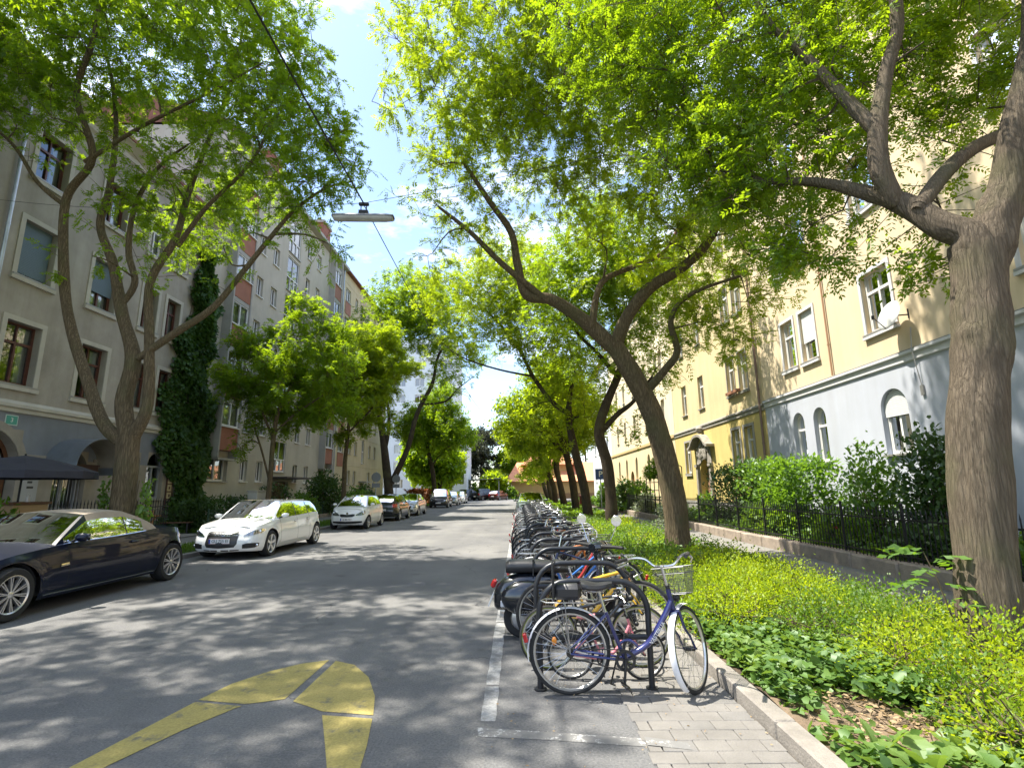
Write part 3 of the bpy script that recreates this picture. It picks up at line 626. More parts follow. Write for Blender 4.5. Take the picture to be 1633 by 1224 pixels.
for (u,w) in bays:
    bb=MB(); z0=3.45
    for side in (-1,1): FB.box(bb,u+side*w/2-0.06,u+side*w/2+0.06,z0,22.0,-0.45,0.05)
    FB.box(bb,u-w/2+0.06,u+w/2-0.06,z0-0.1,z0,-0.45,0.02); bb.build('bay_frame',M_CONC,g2)
    for k in range(1,7):
        z=zsw[k]+0.02; pnl=MB(); FB.box(pnl,u-w/2+0.062,u+w/2-0.062,z-1.27,z-0.03,-0.40,0.0); pnl.build('spandrel_panel',M_RUST,g2)
        FB.window(u,z,w-0.13,1.3,mull=1,transom=0,curtain=(1,2,3)[k%3],depth=0.05,hole=False,sill_m=M_WFRAME)
        bk=MB(); FB.box(bk,u-w/2+0.07,u+w/2-0.07,z+1.3,z+1.55,-0.4,-0.02); bk.build('bay_lintel',M_CONC,g2)
ec=MB(); F.box(ec,33.7,38.0,2.52,2.62,0.0,1.2); ec.build('entrance_canopy',mat('dark_canopy',(0.06,0.05,0.045),0.6),g2)
ed=MB(); F.box(ed,34.65,36.55,0.12,2.3,-0.2,-0.26); ed.build('entrance_door',M_WOOD,g2)
c=MB(); F.band(c,25.62,45.6,[(0,21.75),(0.45,21.85),(0.45,22.1),(0,22.15)]); c.build('eaves',M_CONC,g2)
roof_prism(g2,-16,-27,25.62,45.6,22.15,24.2,0.35)
for y in (34.0,44.2):
    ch=MB(); ch.box(-18.4,-17.4,y-0.9,y+0.9,22.3,25.6,0); ch.box(-18.5,-17.3,y-1.0,y+1.0,25.6,25.85,1)
    for q in range(3): ch.lathe([(0.12,0),(0.12,0.35)],8,Matrix.Translation((-17.9,y-0.55+q*0.55,25.85)),0,caps=True)
    ch.build('chimney',[M_BRICKCH,M_CONC],g2)
drainpipe(F,g2,45.2,0.2,21.8)
# ---- yellowish block beyond it
g3=thing('apartment_block','straw yellow apartment block with narrow windows beyond the beige block','apartment block',(-16,54,0)); F=Facade(g3,-16,1)
M_STRAW=mat('straw_render',(0.50,0.425,0.27),0.92,streak=0.078,var=0.10,vscale=0.6,bump=0.1,bscale=50)
for k in range(7):
    z=2.25+FL*k
    for u,w in ((49.5,0.8),(51.3,0.8),(56.2,0.8),(58.2,0.8)): F.window(u,z,w,1.3,mull=0,transom=0,curtain=2 if (k+int(u))%2 else 1,depth=0.15)
    if k: F.window(53.8,z-0.7,0.9,2.4,mull=1,transom=0.5,curtain=0,depth=0.08); F.window(46.9,z,1.4,1.3,mull=1,transom=0,curtain=1,depth=0.1)
F.hole(53.2,54.4,0.1,2.4)
b,ms=F.wall('wall',45.62,62.4,[(0,22.0,0)],[M_STRAW],depth=0.3); body_box(b,F,45.62,62.4,22.0,11); b.build('wall',ms,g3)
for k in range(1,7):
    pnl=MB(); F.box(pnl,46.15,47.65,2.25+FL*k-1.25,2.25+FL*k-0.06,0.002,0.04); pnl.build('spandrel_panel',M_RUST,g3)
jn=MB()
for k in range(1,8): F.band(jn,45.62,62.4,[(0,1.15+FL*k),(0.02,1.16+FL*k),(0.02,1.2+FL*k),(0,1.21+FL*k)])
jn.build('floor_band',M_STRAW,g3)
ec=MB(); F.box(ec,52.8,54.8,2.5,2.6,0.0,0.8); ec.build('entrance_canopy',M_CONC,g3); ed=MB(); F.box(ed,53.25,54.35,0.12,2.38,-0.15,-0.2); ed.build('entrance_door',M_WOOD,g3)
roof_prism(g3,-16,-27,45.62,62.4,22.05,24.2,0.4)
# ---- white tower block far left, facing down the street
class FacadeY(Facade):
    'front facing the camera: plane y = X, u runs along world x'
    def P(s,u,z,d=0.0): return (u,s.X-d,z)
    def box(s,b,u0,u1,z0,z1,d0,d1,m=0): return b.box(u0,u1,s.X-d0,s.X-d1,z0,z1,m)
    def simple_window(s,u,z,w,h,balc=False):
        s.hole(u-w/2,u+w/2,z,z+h); f=MB(); hw=w/2
        for a0,a1,z0,z1 in ((-hw,-hw+.07,0,h),(hw-.07,hw,0,h),(-hw+.07,hw-.07,0,.07),(-hw+.07,hw-.07,h-.07,h),(-.04,.04,.07,h-.07)): f.box(u+a0,u+a1,s.X+.15,s.X+.22,z+z0,z+z1)
        o=f.build('window',M_WFRAME,s.root); g=MB(); g.quad((u-hw+.03,s.X+.19,z+.03),(u+hw-.03,s.X+.19,z+.03),(u+hw-.03,s.X+.19,z+h-.03),(u-hw+.03,s.X+.19,z+h-.03)); g.build('pane',M_PANE,o); return o
M_WHITEW=mat('white_render',(0.68,0.70,0.72),0.9,var=0.05,vscale=0.5)
g4=thing('tower_block','white apartment tower beyond the straw yellow block','apartment block',(-19,92,0)); F=FacadeY(g4,92,1)
for k in range(9):
    z=2.0+3.0*k
    for u in (-21.0,-17.6,-12.6): F.simple_window(u,z,1.7,1.5)
    for u in (-27,-24): F.simple_window(u,z,1.4,1.4)
b,ms=F.wall('wall',-30,-11.2,[(0,29,0)],[M_WHITEW],depth=0.25); 
b.quad((-11.2,92,0),(-11.2,104,0),(-11.2,104,29),(-11.2,92,29),0); b.quad((-30,92,29),(-11.2,92,29),(-11.2,104,29),(-30,104,29),0); b.build('wall',ms,g4)
for k in range(1,9):
    bl=MB(); z=1.0+3.0*k; bl.box(-16.3,-13.9,90.6,91.998,z,z+0.15); bl.box(-16.3,-13.9,90.6,90.66,z+0.15,z+1.1); bl.box(-16.3,-16.25,90.66,91.998,z+0.15,z+1.1); bl.box(-13.95,-13.9,90.66,91.998,z+0.15,z+1.1); bl.build('balcony',M_WHITEW,g4)
g4b=thing('low_block','low white building with a garage front behind the street trees','building',(-8,80,0)); F=FacadeY(g4b,84,1); F.simple_window(-9.0,2.5,0.8,1.8); F.simple_window(-9.0,5.5,0.8,1.8)
b,ms=F.wall('wall',-16.6,-8.2,[(0,8.8,0)],[M_WHITEW]); b.quad((-8.2,84,0),(-8.2,91.9,0),(-8.2,91.9,8.8),(-8.2,84,8.8),0); b.quad((-16.6,84,8.8),(-8.2,84,8.8),(-8.2,91.9,8.8),(-16.6,91.9,8.8),0); b.build('wall',ms,g4b)
gd=MB(); gd.box(-15.4,-10.6,83.96,83.99,0.3,3.6); gd.build('garage_door',mat('garage_beige',(0.44,0.36,0.30),0.8),g4b)

# ---- right: blue and cream house
M_CREAMW=mat('cream_render',(0.64,0.52,0.345),0.92,streak=0.060,var=0.07,vscale=0.6,bump=0.10,bscale=55,detail=8); M_PALEBLUE=mat('pale_blue_render',(0.44,0.465,0.525),0.92,streak=0.072,var=0.06,vscale=0.6,bump=0.10,bscale=55,detail=8); M_GTRIM=mat('grey_white_trim',(0.56,0.56,0.56),0.85,var=0.06,vscale=2)
h1=thing('cream_house','cream house with pale blue ground floor, satellite dish and arched windows','house',(10,13,0)); F=Facade(h1,10,-1)
wr=dict(surround=0.10,trim=M_GTRIM,depth=0.11,frame=M_WFRAME)
for z,kk in ((5.88,0),(9.45,1),(13.0,2)):
    F.window(13.8,z,1.12,1.72,curtain=(4,1,1)[kk],mull=1,**wr)
    for u,c_,bl_ in ((17.3,1,0.62),(18.6,2,0)): F.window(u,z,0.86,1.76,curtain=c_,mull=0,blind=bl_ if kk==0 else 0,blind_m=M_BLIND,**wr)
    for u in (9.3,8.1): F.window(u,z,0.86,1.76,curtain=2,mull=0,**wr)
    F.window(4.6,z,1.12,1.72,curtain=1,mull=1,**wr); F.window(1.0,z,1.12,1.72,curtain=1,mull=1,**wr)
aw_=dict(depth=0.14,frame=M_WFRAME,transom=0.66)
F.window(13.8,2.50,1.0,1.72,arch=0.5,mull=1,curtain=1,blind=0.42,blind_m=M_BLIND,**aw_)
F.window(17.25,2.45,0.72,1.80,arch=0.36,mull=0,curtain=2,**aw_); F.window(18.55,2.45,0.72,1.80,arch=0.36,mull=0,curtain=2,**aw_)
F.window(9.6,2.45,0.72,1.80,arch=0.36,mull=0,curtain=2,**aw_); F.window(8.3,2.45,0.72,1.80,arch=0.36,mull=0,curtain=2,**aw_); F.window(4.6,2.5,1.0,1.72,arch=0.5,mull=1,curtain=1,**aw_)
F.window(17.3,0.55,0.72,0.72,mull=0,transom=0,curtain=0,frame=M_GRFRAME,sill=False,depth=0.2); F.window(13.0,0.55,0.72,0.72,mull=0,transom=0,curtain=0,frame=M_GRFRAME,sill=False,depth=0.2)
b,ms=F.wall('wall',-6,20.9,[(0,4.80,1),(4.80,17.0,0)],[M_CREAMW,M_PALEBLUE],depth=0.36); body_box(b,F,-6,20.9,17.0,11); b.build('wall',ms,h1)
c=MB(); F.band(c,-6,20.9,[(0,4.76),(0.05,4.79),(0.05,4.93),(0.11,4.97),(0.11,5.04)],0); F.band(c,-6,20.9,[(0.11,5.04),(0.11,5.06),(0,5.10)],1); c.build('string_course',[M_GTRIM,mat('lead_flashing',(0.16,0.165,0.17),0.6)],h1)
c=MB(); F.band(c,-6,20.9,[(0,16.3),(0.15,16.4),(0.15,16.6),(0.5,16.8),(0.5,17.0),(0,17.02)]); c.build('cornice',M_GTRIM,h1); roof_prism(h1,10,21,-6,20.9,17.02,21,0.55)
drainpipe(F,h1,16.15,5.1,16.5,0.06,0.028,mat('copper_pipe',(0.42,0.25,0.15),0.5,metal=0.3))
pp=MB(); pp.tube([F.P(12.75,5.6,0.03),F.P(12.72,5.0,0.12),F.P(12.7,4.1,0.03)],0.012,5); F.box(pp,12.65,12.75,3.85,4.1,0.01,0.05); pp.build('wall_cable',M_SILL,h1)
# ---- right: yellow house with carved portal
M_YELW=mat('yellow_render',(0.58,0.455,0.165),0.92,streak=0.096,var=0.10,vscale=0.6,bump=0.12,bscale=50,detail=8); M_YELU=mat('pale_yellow_render',(0.60,0.485,0.275),0.92,streak=0.084,var=0.08,vscale=0.6,bump=0.12,bscale=50); M_SAND=mat('sandstone',(0.36,0.33,0.28),0.9,col2=(0.20,0.18,0.155),vscale=4,bump=0.5,bscale=18)
h2=thing('yellow_house','yellow house with carved stone portal next to the cream house','house',(10,28,0)); F=Facade(h2,10,-1)
wy=dict(surround=0.12,trim=mat('grey_stone_trim',(0.33,0.31,0.275),0.88,var=0.12,vscale=3),depth=0.12,frame=M_WFRAME,mull=0)
for u in (22.6,23.95): F.window(u,2.47,0.86,1.78,curtain=2,**wy)
F.window(30.9,2.47,0.86,1.78,curtain=1,**wy)
for z,kk in ((5.85,0),(9.4,1),(12.9,2)):
    for u in (22.6,23.95,28.0,30.9): F.window(u,z,0.84,1.78,curtain=(1 if u<25 else 2),**{**wy,'surround':0.0 if u>25 else 0.06})
F.hole(27.4,29.1,0.1,3.15,0.95)
b,ms=F.wall('wall',20.92,33.2,[(0,0.95,2),(0.95,4.75,1),(4.75,16.6,0)],[M_YELU,M_YELW,mat('stone_base',(0.42,0.40,0.37),0.9,var=0.15,vscale=2)],depth=0.4); body_box(b,F,20.92,33.2,16.6,11); b.build('wall',ms,h2)
c=MB(); F.band(c,20.95,33.2,[(0,4.70),(0.05,4.74),(0.05,4.86),(0.10,4.9),(0.10,4.97),(0,5.02)]); c.build('string_course',wy['trim'],h2)
c=MB(); F.band(c,20.95,33.2,[(0,16.0),(0.4,16.3),(0.4,16.6),(0,16.62)]); c.build('cornice',wy['trim'],h2); roof_prism(h2,10,21,20.95,33.2,16.62,20.5,0.5)
drainpipe(F,h2,21.15,0.2,16.3,0.1,0.05,mat('brown_pipe',(0.20,0.13,0.10),0.55))
po=MB(); uc=28.25; N=16
for sd in (-1,1):
    F.box(po,uc+sd*0.86,uc+sd*1.12,0.12,2.75,0.0,0.14); F.box(po,uc+sd*0.82,uc+sd*1.18,2.75,2.9,0.0,0.2)
hood=[(-1.55,3.72),(-1.35,3.74),(-1.1,3.86),(-0.85,4.08),(-0.55,4.25),(-0.25,4.32),(0.25,4.32),(0.55,4.25),(0.85,4.08),(1.1,3.86),(1.35,3.74),(1.55,3.72)]
for i in range(len(hood)-1):
    (a0,z0_),(a1,z1_)=hood[i],hood[i+1]
    for dA,dB,t0_,t1_ in ((0.0,0.42,0.0,0.13),):
        po.add([F.P(uc+a0,z0_,0),F.P(uc+a1,z1_,0),F.P(uc+a1,z1_,dB),F.P(uc+a0,z0_,dB),F.P(uc+a0,z0_+.13,0),F.P(uc+a1,z1_+.13,0),F.P(uc+a1,z1_+.13,dB),F.P(uc+a0,z0_+.13,dB)],[(0,1,2,3),(4,5,6,7),(2,3,7,6),(0,3,7,4),(1,2,6,5)])
# tympanum with carved relief
ty=[(-1.1,2.9),(-1.12,3.3),(-1.0,3.7),(-0.7,4.0),(0,4.2),(0.7,4.0),(1.0,3.7),(1.12,3.3),(1.1,2.9),(0.85,2.9)]+[(0.85*math.cos(PI*i/10),2.2+0.95*math.sin(PI*i/10)+0.0) for i in range(3,8)]+[(-0.85,2.9)]
po.add([F.P(uc+a,z,0.06) for a,z in ty],[tuple(range(len(ty)))]); 
for k in range(26):
    a=random.uniform(-0.85,0.85); z=3.28+random.uniform(0,0.7)*(1-abs(a)*0.5); po.ball(F.P(uc+a,z,0.1),random.uniform(0.06,0.14),7,0,(0.7,1,1.5))
po.lathe([(0.001,-0.2),(0.16,-0.16),(0.1,-0.1),(0.2,-0.02),(0.22,0.08),(0.13,0.2),(0.001,0.24)],10,Matrix.Translation(F.P(uc,4.70,0.16)))
po.build('portal',M_SAND,h2)
pd=MB(); F.box(pd,27.42,29.08,0.12,2.4,-0.36,-0.42); 
for u0_ in (27.5,28.3): F.box(pd,u0_,u0_+0.7,0.3,1.1,-0.34,-0.36); F.box(pd,u0_,u0_+0.7,1.25,2.3,-0.34,-0.36)
F.box(pd,27.42,29.08,2.4,3.1,-0.37,-0.40); pd.build('entrance_door',mat('tan_timber',(0.27,0.16,0.10),0.6,var=0.2,vscale=3),h2)
pq=MB(); F.box(pq,26.98,27.25,2.0,2.28,0.003,0.02); pq.build('number_plate',MATS['green_enamel'],h2); ntc=MB(); F.box(ntc,27.55,27.8,1.2,1.5,-0.335,-0.33); ntc.build('door_notice',M_WLET,h2)
fb=MB(); F.box(fb,22.9,24.2,5.86,5.98,0.06,0.22); fb.build('flower_box',mat('terracotta',(0.30,0.13,0.07),0.8),h2)
# ---- right: pale yellow house with arched windows, white house beyond
h3=thing('pale_yellow_house','pale yellow house with small arched windows behind the rose arbour','house',(10,42,0)); F=Facade(h3,10,-1)
for u in (35.6,36.9,40.3,44.5,48.5,52): F.window(u,2.4,0.8,1.8,arch=0.4,mull=0,curtain=2,depth=0.2)
for z in (5.9,9.4,12.9):
    for u in (35.6,36.9,40.3,44.5,48.5,52): F.window(u,z,0.85,1.75,mull=0,curtain=2,depth=0.2)
F.hole(45.6,47.0,0.1,3.1,0.7)
b,ms=F.wall('wall',33.25,56,[(0,4.85,0),(4.85,16.6,1)],[mat('pale_yellow_base',(0.66,0.54,0.33),0.92,streak=0.060,var=0.08,vscale=0.6),mat('pale_yellow_upper',(0.70,0.59,0.40),0.92,streak=0.060,var=0.06,vscale=0.6)],depth=0.3); body_box(b,F,33.25,56,16.6,11); b.build('wall',ms,h3)
c=MB(); F.band(c,33.25,56,[(0,4.75),(0.08,4.8),(0.08,5.0),(0,5.05)]); c.build('string_course',mat('ochre_trim',(0.50,0.36,0.17),0.9),h3); roof_prism(h3,10,21,33.25,56,16.62,20.5,0.5)
pd=MB(); F.box(pd,45.62,46.98,0.12,3.05,-0.2,-0.26); pd.build('entrance_door',mat('orange_timber',(0.33,0.13,0.05),0.6,var=0.2,vscale=3),h3)
h4=thing('white_house','white house at the far end of the right side','house',(10,64,0)); F=Facade(h4,10,-1)
for z in (2.4,5.7,9.0,12.3):
    for u in (58.5,61.5,64.5,67.5): F.window(u,z,1.1,1.6,mull=1,transom=0,curtain=1,depth=0.2)
b,ms=F.wall('wall',56.05,70,[(0,16,0)],[M_WHITEW]); body_box(b,F,56.05,70,16,11); b.build('wall',ms,h4); roof_prism(h4,10,21,56.05,70,16,20,0.5)
# ---- pavilion with orange roof closing the street
pv=thing('pavilion','low ochre building with orange tiled roof at the end of the street','building',(6,92,0))
M_OCH=mat('ochre_wall',(0.46,0.30,0.12),0.9,var=0.1,vscale=0.7); M_OR=mat('orange_tile',(0.62,0.27,0.135),0.85,var=0.12,vscale=1.5)
b=MB(); b.box(-1.2,26,91,101,0,3.0,0); b.box(-1.25,26.05,90.95,101.05,0,0.9,1); b.build('wall',[M_OCH,mat('brown_base',(0.28,0.16,0.075),0.9)],pv)
b=MB(); b.add([(-2.2,90,2.9),(26.5,90,2.9),(26.5,102,2.9),(-2.2,102,2.9),(-0.2,96,6.4),(26.5,96,6.4)],[(0,1,5,4),(2,3,4,5),(3,0,4),(0,1,2,3),(1,2,5)]); b.build('roof',M_OR,pv)
b=MB(); b.box(1.5,9.5,93,99.5,3,6.2,0); b.build('upper_wall',M_OCH,pv)
b=MB(); b.add([(0.6,92,5.8),(10.4,92,5.8),(10.4,100.5,5.8),(0.6,100.5,5.8),(5.5,96.2,11.6)],[(0,1,4),(1,2,4),(2,3,4),(3,0,4),(0,3,2,1)]); b.lathe([(0.12,0),(0.3,0.3),(0.05,0.6),(0.02,1.3)],8,Matrix.Translation((5.5,96.2,11.5))); b.build('spire_roof',M_OR,pv)
fw_s=MB(); fw_s.box(-0.9,-0.5,90.9,90.94,1.2,2.2); 
# ---- open car shelter at the end
cs=thing('car_shelter','flat roofed open shelter over the parked cars at the far end','shelter',(-8,90,0))
b=MB(); b.add([(-12,86.5,2.95),(-2.9,86.5,3.35),(-2.9,91.5,3.35),(-12,91.5,2.95),(-12,86.5,3.1),(-2.9,86.5,3.5),(-2.9,91.5,3.5),(-12,91.5,3.1)],[(0,3,2,1),(4,5,6,7),(0,1,5,4),(1,2,6,5),(2,3,7,6),(3,0,4,7)]); b.build('roof',mat('shelter_roof',(0.25,0.27,0.20),0.7),cs)
for x in (-11.5,-8.5,-5.5,-3.2):
    for y in (87,91): MB().box(x-.06,x+.06,y-.06,y+.06,0,3.05+0.03*(x+12)).build('post',M_CONC,cs)

# ================================================================== trees (measured limbs and crown masses in metres)
TREES = {
'R1': dict(limbs=[[(4.3,5.2,-0.18,0.286),(4.33,5.2,0.14,0.272),(4.36,5.2,0.51,0.248),(4.43,5.2,1.24,0.24),(4.53,5.2,2.13,0.248),(4.67,5.2,2.76,0.232),(4.77,5.2,3.16,0.248),(4.84,5.2,3.63,0.232),(4.93,5.2,4.16,0.248)],[(4.92,5.2,3.98,0.224),(4.81,5.2,4.31,0.163),(4.66,5.3,4.47,0.143),(4.45,5.5,4.86,0.116),(4.23,5.8,5.2,0.082),(3.93,6.2,5.59,0.058),(3.42,6.8,6.03,0.041),(2.78,7.4,6.82,0.027)],[(4.35,5.5,4.91,0.104),(4.25,5.5,5.34,0.108),(4.32,5.5,5.88,0.1),(4.51,5.5,6.56,0.08),(4.67,5.4,7.17,0.072),(4.65,5.3,7.98,0.064),(4.67,5.2,9.61,0.04)],[(4.3,5.5,5.79,0.08),(4.14,5.7,6.39,0.076),(3.94,6.0,7.27,0.056),(3.68,6.3,8.13,0.04),(3.41,6.6,9.58,0.024)],[(4.95,5.2,3.98,0.224),(5.13,5.15,4.45,0.2),(5.3,5.1,4.86,0.176),(5.38,5.0,5.32,0.168),(5.51,4.9,5.84,0.16),(5.65,4.8,6.53,0.128),(5.74,4.7,7.91,0.08)],[(4.5,5.35,4.73,0.085),(5.07,5.55,5.3,0.085),(5.74,5.8,5.8,0.08),(6.84,6.1,6.39,0.07),(8.1,6.4,7.3,0.05)]],
blobs=[(4.1,7.0,7.15,1.5,1.5,1.5,1.1),(3.19,7.6,8.61,1.7,1.7,1.7,1.0),(4.34,6.4,5.34,0.75,0.75,0.75,0.6),(3.9,6.8,5.48,0.7,0.7,0.7,0.6),(5.93,6.2,7.77,1.3,1.3,1.3,1.0),(5.07,6.0,5.98,0.8,0.8,0.8,0.35),(5.78,6.0,5.08,0.7,0.7,0.7,0.25),(6.69,6.2,7.25,1.1,1.1,1.1,0.8),(5.46,6.6,8.62,1.3,1.3,1.3,0.7),(3.46,7.2,6.56,1.1,1.1,1.1,0.8),(2.24,8.2,10.12,1.7,1.7,1.7,1),(4.93,6.8,10.9,2.0,2.0,2.0,0.7),(5.79,5.5,10.15,2.2,2.2,2.2,0.5)]),
'R2': dict(limbs=[[(3.94,13.5,-0.4,0.336),(3.94,13.5,0.05,0.327),(3.94,13.5,0.57,0.292),(3.9,13.5,1.64,0.284),(3.72,13.5,2.75,0.267),(3.51,13.5,3.57,0.258),(3.08,13.5,4.58,0.249),(2.59,13.5,5.48,0.232)],[(2.7,13.5,5.27,0.215),(1.81,13.5,6.16,0.181),(0.96,13.3,6.67,0.155),(0.28,13.1,6.75,0.129),(0.04,12.8,7.5,0.103),(-0.11,12.5,8.24,0.086),(-0.65,12.0,8.85,0.069),(-1.24,11.5,9.58,0.043)],[(2.04,13.4,5.95,0.103),(2.18,13.5,6.78,0.086),(2.51,13.8,7.45,0.082),(3.42,14.2,7.99,0.073),(4.48,14.6,8.65,0.06),(5.88,15.0,10.31,0.034)],[(2.62,13.5,5.41,0.189),(2.96,13.3,6.16,0.163),(3.54,13.1,6.87,0.155),(4.39,12.8,7.35,0.129),(4.98,12.5,7.9,0.103),(5.35,12.0,8.75,0.077),(5.68,11.4,9.9,0.06),(5.5,11.0,11.32,0.034)],[(3.47,13.5,4.24,0.112),(3.83,13.2,4.67,0.103),(4.09,12.9,5.09,0.086),(3.9,12.6,5.83,0.069),(4.28,12.2,6.34,0.052),(5.29,11.6,6.56,0.03)],[(0.79,13.2,6.63,0.095),(-0.36,12.6,7.42,0.077),(-1.14,12.2,8.1,0.06),(-1.89,11.8,8.58,0.034)],[(3.87,13.55,0.42,0.172),(3.75,13.6,1.96,0.146),(3.59,13.6,3.09,0.12),(3.42,13.6,3.92,0.077)]],
blobs=[(-0.92,11.2,11.81,2.0,2.0,2.0,1.2),(-1.7,12.0,9.75,1.35,1.35,1.35,0.9),(0.5,12.0,10.99,2.0,2.0,2.0,1.2),(1.29,11.0,12.85,2.0,2.0,2.0,1.2),(2.93,13.0,9.95,1.8,1.8,1.8,0.9),(4.59,12.5,9.06,1.7,1.7,1.7,0.9),(5.03,12.6,6.15,1.15,1.15,1.15,0.8),(6.26,11.6,6.7,0.95,0.95,0.95,0.7),(2.99,12.0,11.69,2.0,2.0,2.0,1.0),(-2.5,10.0,10.93,1.0,1.0,1.0,0.28),(3.97,13.5,8.13,1.3,1.3,1.3,0.5),(-1.0,12.4,8.56,1.2,1.2,1.2,0.5),(-1.85,11.0,13.3,1.4,1.4,1.4,0.6),(-0.26,11.5,18.15,2.8,2.8,2.8,1.1),(3.19,11.5,17.4,2.6,2.6,2.6,0.9),(5.58,12.0,7.89,1.3,1.3,1.3,0.8),(1.46,13.3,9.11,1.2,1.2,1.2,0.5)]),
'L1': dict(limbs=[[(-9.58,13.0,0.01,0.289),(-9.63,13.0,0.59,0.286),(-9.72,13.0,1.33,0.258),(-9.75,13.0,2.32,0.252),(-9.79,13.0,3.1,0.245)],[(-9.72,13.0,2.79,0.17),(-10.49,13.0,3.43,0.15),(-11.05,13.0,4.49,0.136),(-11.67,13.0,5.84,0.122),(-12.1,13.0,7.25,0.116),(-12.45,13.0,9.65,0.102),(-11.63,12.7,10.79,0.088),(-12.1,12.4,12.53,0.075),(-11.6,12.1,14.06,0.061),(-11.63,12.0,16.05,0.048),(-12.01,11.8,18.45,0.027)],[(-9.77,13.0,2.94,0.204),(-10.04,13.0,3.98,0.19),(-9.97,13.0,5.14,0.17),(-10.42,13.0,6.34,0.143),(-10.87,13.0,7.77,0.116),(-11.37,13.0,8.88,0.095),(-11.28,13.0,10.02,0.082),(-11.64,13.3,12.23,0.061),(-12.29,13.5,14.35,0.048),(-13.17,13.6,16.52,0.027)],[(-10.49,13.0,6.52,0.075),(-10.2,13.0,7.22,0.082),(-10.49,13.0,8.13,0.075),(-10.49,13.0,9.43,0.061),(-10.03,13.0,10.58,0.048),(-9.23,13.0,11.35,0.027)],[(-9.74,13.0,2.94,0.163),(-9.43,13.0,3.9,0.136),(-9.61,13.0,5.64,0.116),(-9.78,13.0,7.21,0.102),(-9.25,13.0,8.47,0.088),(-9.26,13.3,9.97,0.075),(-9.1,13.6,11.79,0.061),(-8.74,13.9,14.19,0.048),(-8.75,14.2,16.82,0.027)],[(-9.77,12.95,5.12,0.088),(-8.93,13.0,5.8,0.095),(-8.01,13.0,6.48,0.082),(-7.27,13.0,7.53,0.068),(-6.67,13.0,8.43,0.061),(-6.05,13.0,9.26,0.048),(-5.22,13.0,9.91,0.034),(-4.54,13.0,10.09,0.02)],[(-12.42,13.0,9.46,0.061),(-13.14,12.8,10.11,0.054),(-13.83,12.6,11.15,0.041),(-14.84,12.4,11.99,0.02)],[(-9.14,13.0,8.29,0.068),(-8.23,12.6,9.16,0.054),(-6.99,12.3,10.24,0.041),(-6.29,12.0,11.5,0.027)],[(-11.75,12.7,10.69,0.061),(-10.08,12.4,11.51,0.048),(-8.19,12.0,12.11,0.034),(-6.64,11.8,12.86,0.02)]],
blobs=[(-12.83,12.5,13.03,2.0,2.0,2.0,0.9),(-10.95,13.0,14.94,2.4,2.4,2.4,1),(-7.96,12.6,13.43,2.2,2.2,2.2,1.1),(-6.36,12.2,11.28,1.7,1.7,1.7,1.1),(-5.38,12.4,10.46,1.2,1.2,1.2,1),(-4.73,12.6,9.84,0.75,0.75,0.75,0.7),(-9.12,13.0,10.36,1.9,1.9,1.9,0.8),(-6.86,12.8,9.81,1.3,1.3,1.3,0.7),(-10.33,12.6,9.75,1.3,1.3,1.3,0.4),(-13.72,12.2,14.62,2.2,2.2,2.2,0.8),(-6.8,12.6,14.45,1.5,1.5,1.5,1),(-12.1,12.6,18.61,3.0,3.0,3.0,0.9),(-8.74,12.6,17.59,2.6,2.6,2.6,0.9),(-14.71,12.2,12.41,1.5,1.5,1.5,0.6),(-9.08,12.2,7.38,1.0,1.0,1.0,0.12),(-10.64,12.4,7.15,0.8,0.8,0.8,0.07),(-7.72,12.8,7.98,1.0,1.0,1.0,0.25),(-15.68,12.0,16.58,2.6,2.6,2.6,0.7),(-11.1,12.4,9.09,1.2,1.2,1.2,0.18)]),
'R3': dict(limbs=[[(4.1,23.5,-0.24,0.328),(4.04,23.5,0.29,0.276),(4.08,23.5,1.09,0.258),(3.96,23.5,2.73,0.248),(3.66,23.5,4.13,0.23),(3.99,23.5,5.27,0.202),(4.64,23.5,6.72,0.175),(4.99,23.5,7.91,0.138),(4.79,23.5,9.75,0.092),(4.12,23.5,11.33,0.055)],[(3.74,23.5,4.13,0.138),(4.55,23.5,4.97,0.12),(5.18,23.0,5.46,0.092),(5.96,22.5,6.49,0.055)],[(4.64,23.5,6.72,0.11),(3.68,23.5,7.93,0.092),(2.83,23.5,8.85,0.064),(2.0,23.5,10.41,0.037)]],
blobs=[(4.73,23.0,10.49,2.4,2.4,2.4,1),(2.25,23.0,10.53,2.2,2.2,2.2,1),(6.03,22.5,7.63,1.7,1.7,1.7,0.7),(3.31,23.0,7.8,1.8,1.8,1.8,0.5),(5.0,22.5,4.28,1.0,1.0,1.0,0.45),(3.94,22.0,12.53,2.5,2.5,2.5,1),(6.5,21.5,10.47,2.2,2.2,2.2,0.8)]),
'R4': dict(limbs=[[(3.78,28.5,-0.64,0.328),(3.73,28.5,-0.16,0.276),(3.54,28.5,1.63,0.248),(3.1,28.5,3.64,0.221),(2.84,28.5,5.18,0.184),(2.88,28.5,6.4,0.147),(3.19,28.5,8.18,0.092),(2.89,28.5,10.01,0.055)],[(2.93,28.5,5.63,0.138),(1.91,28.5,6.41,0.12),(0.89,28.5,7.85,0.11),(0.21,28.5,9.31,0.092),(-0.84,28.5,10.8,0.074),(-1.92,28.5,11.95,0.046),(-2.83,28.5,12.73,0.028)],[(0.89,28.5,7.85,0.064),(-0.86,28.5,8.23,0.055),(-2.53,27.5,8.55,0.041),(-3.5,27.0,8.96,0.028)]],
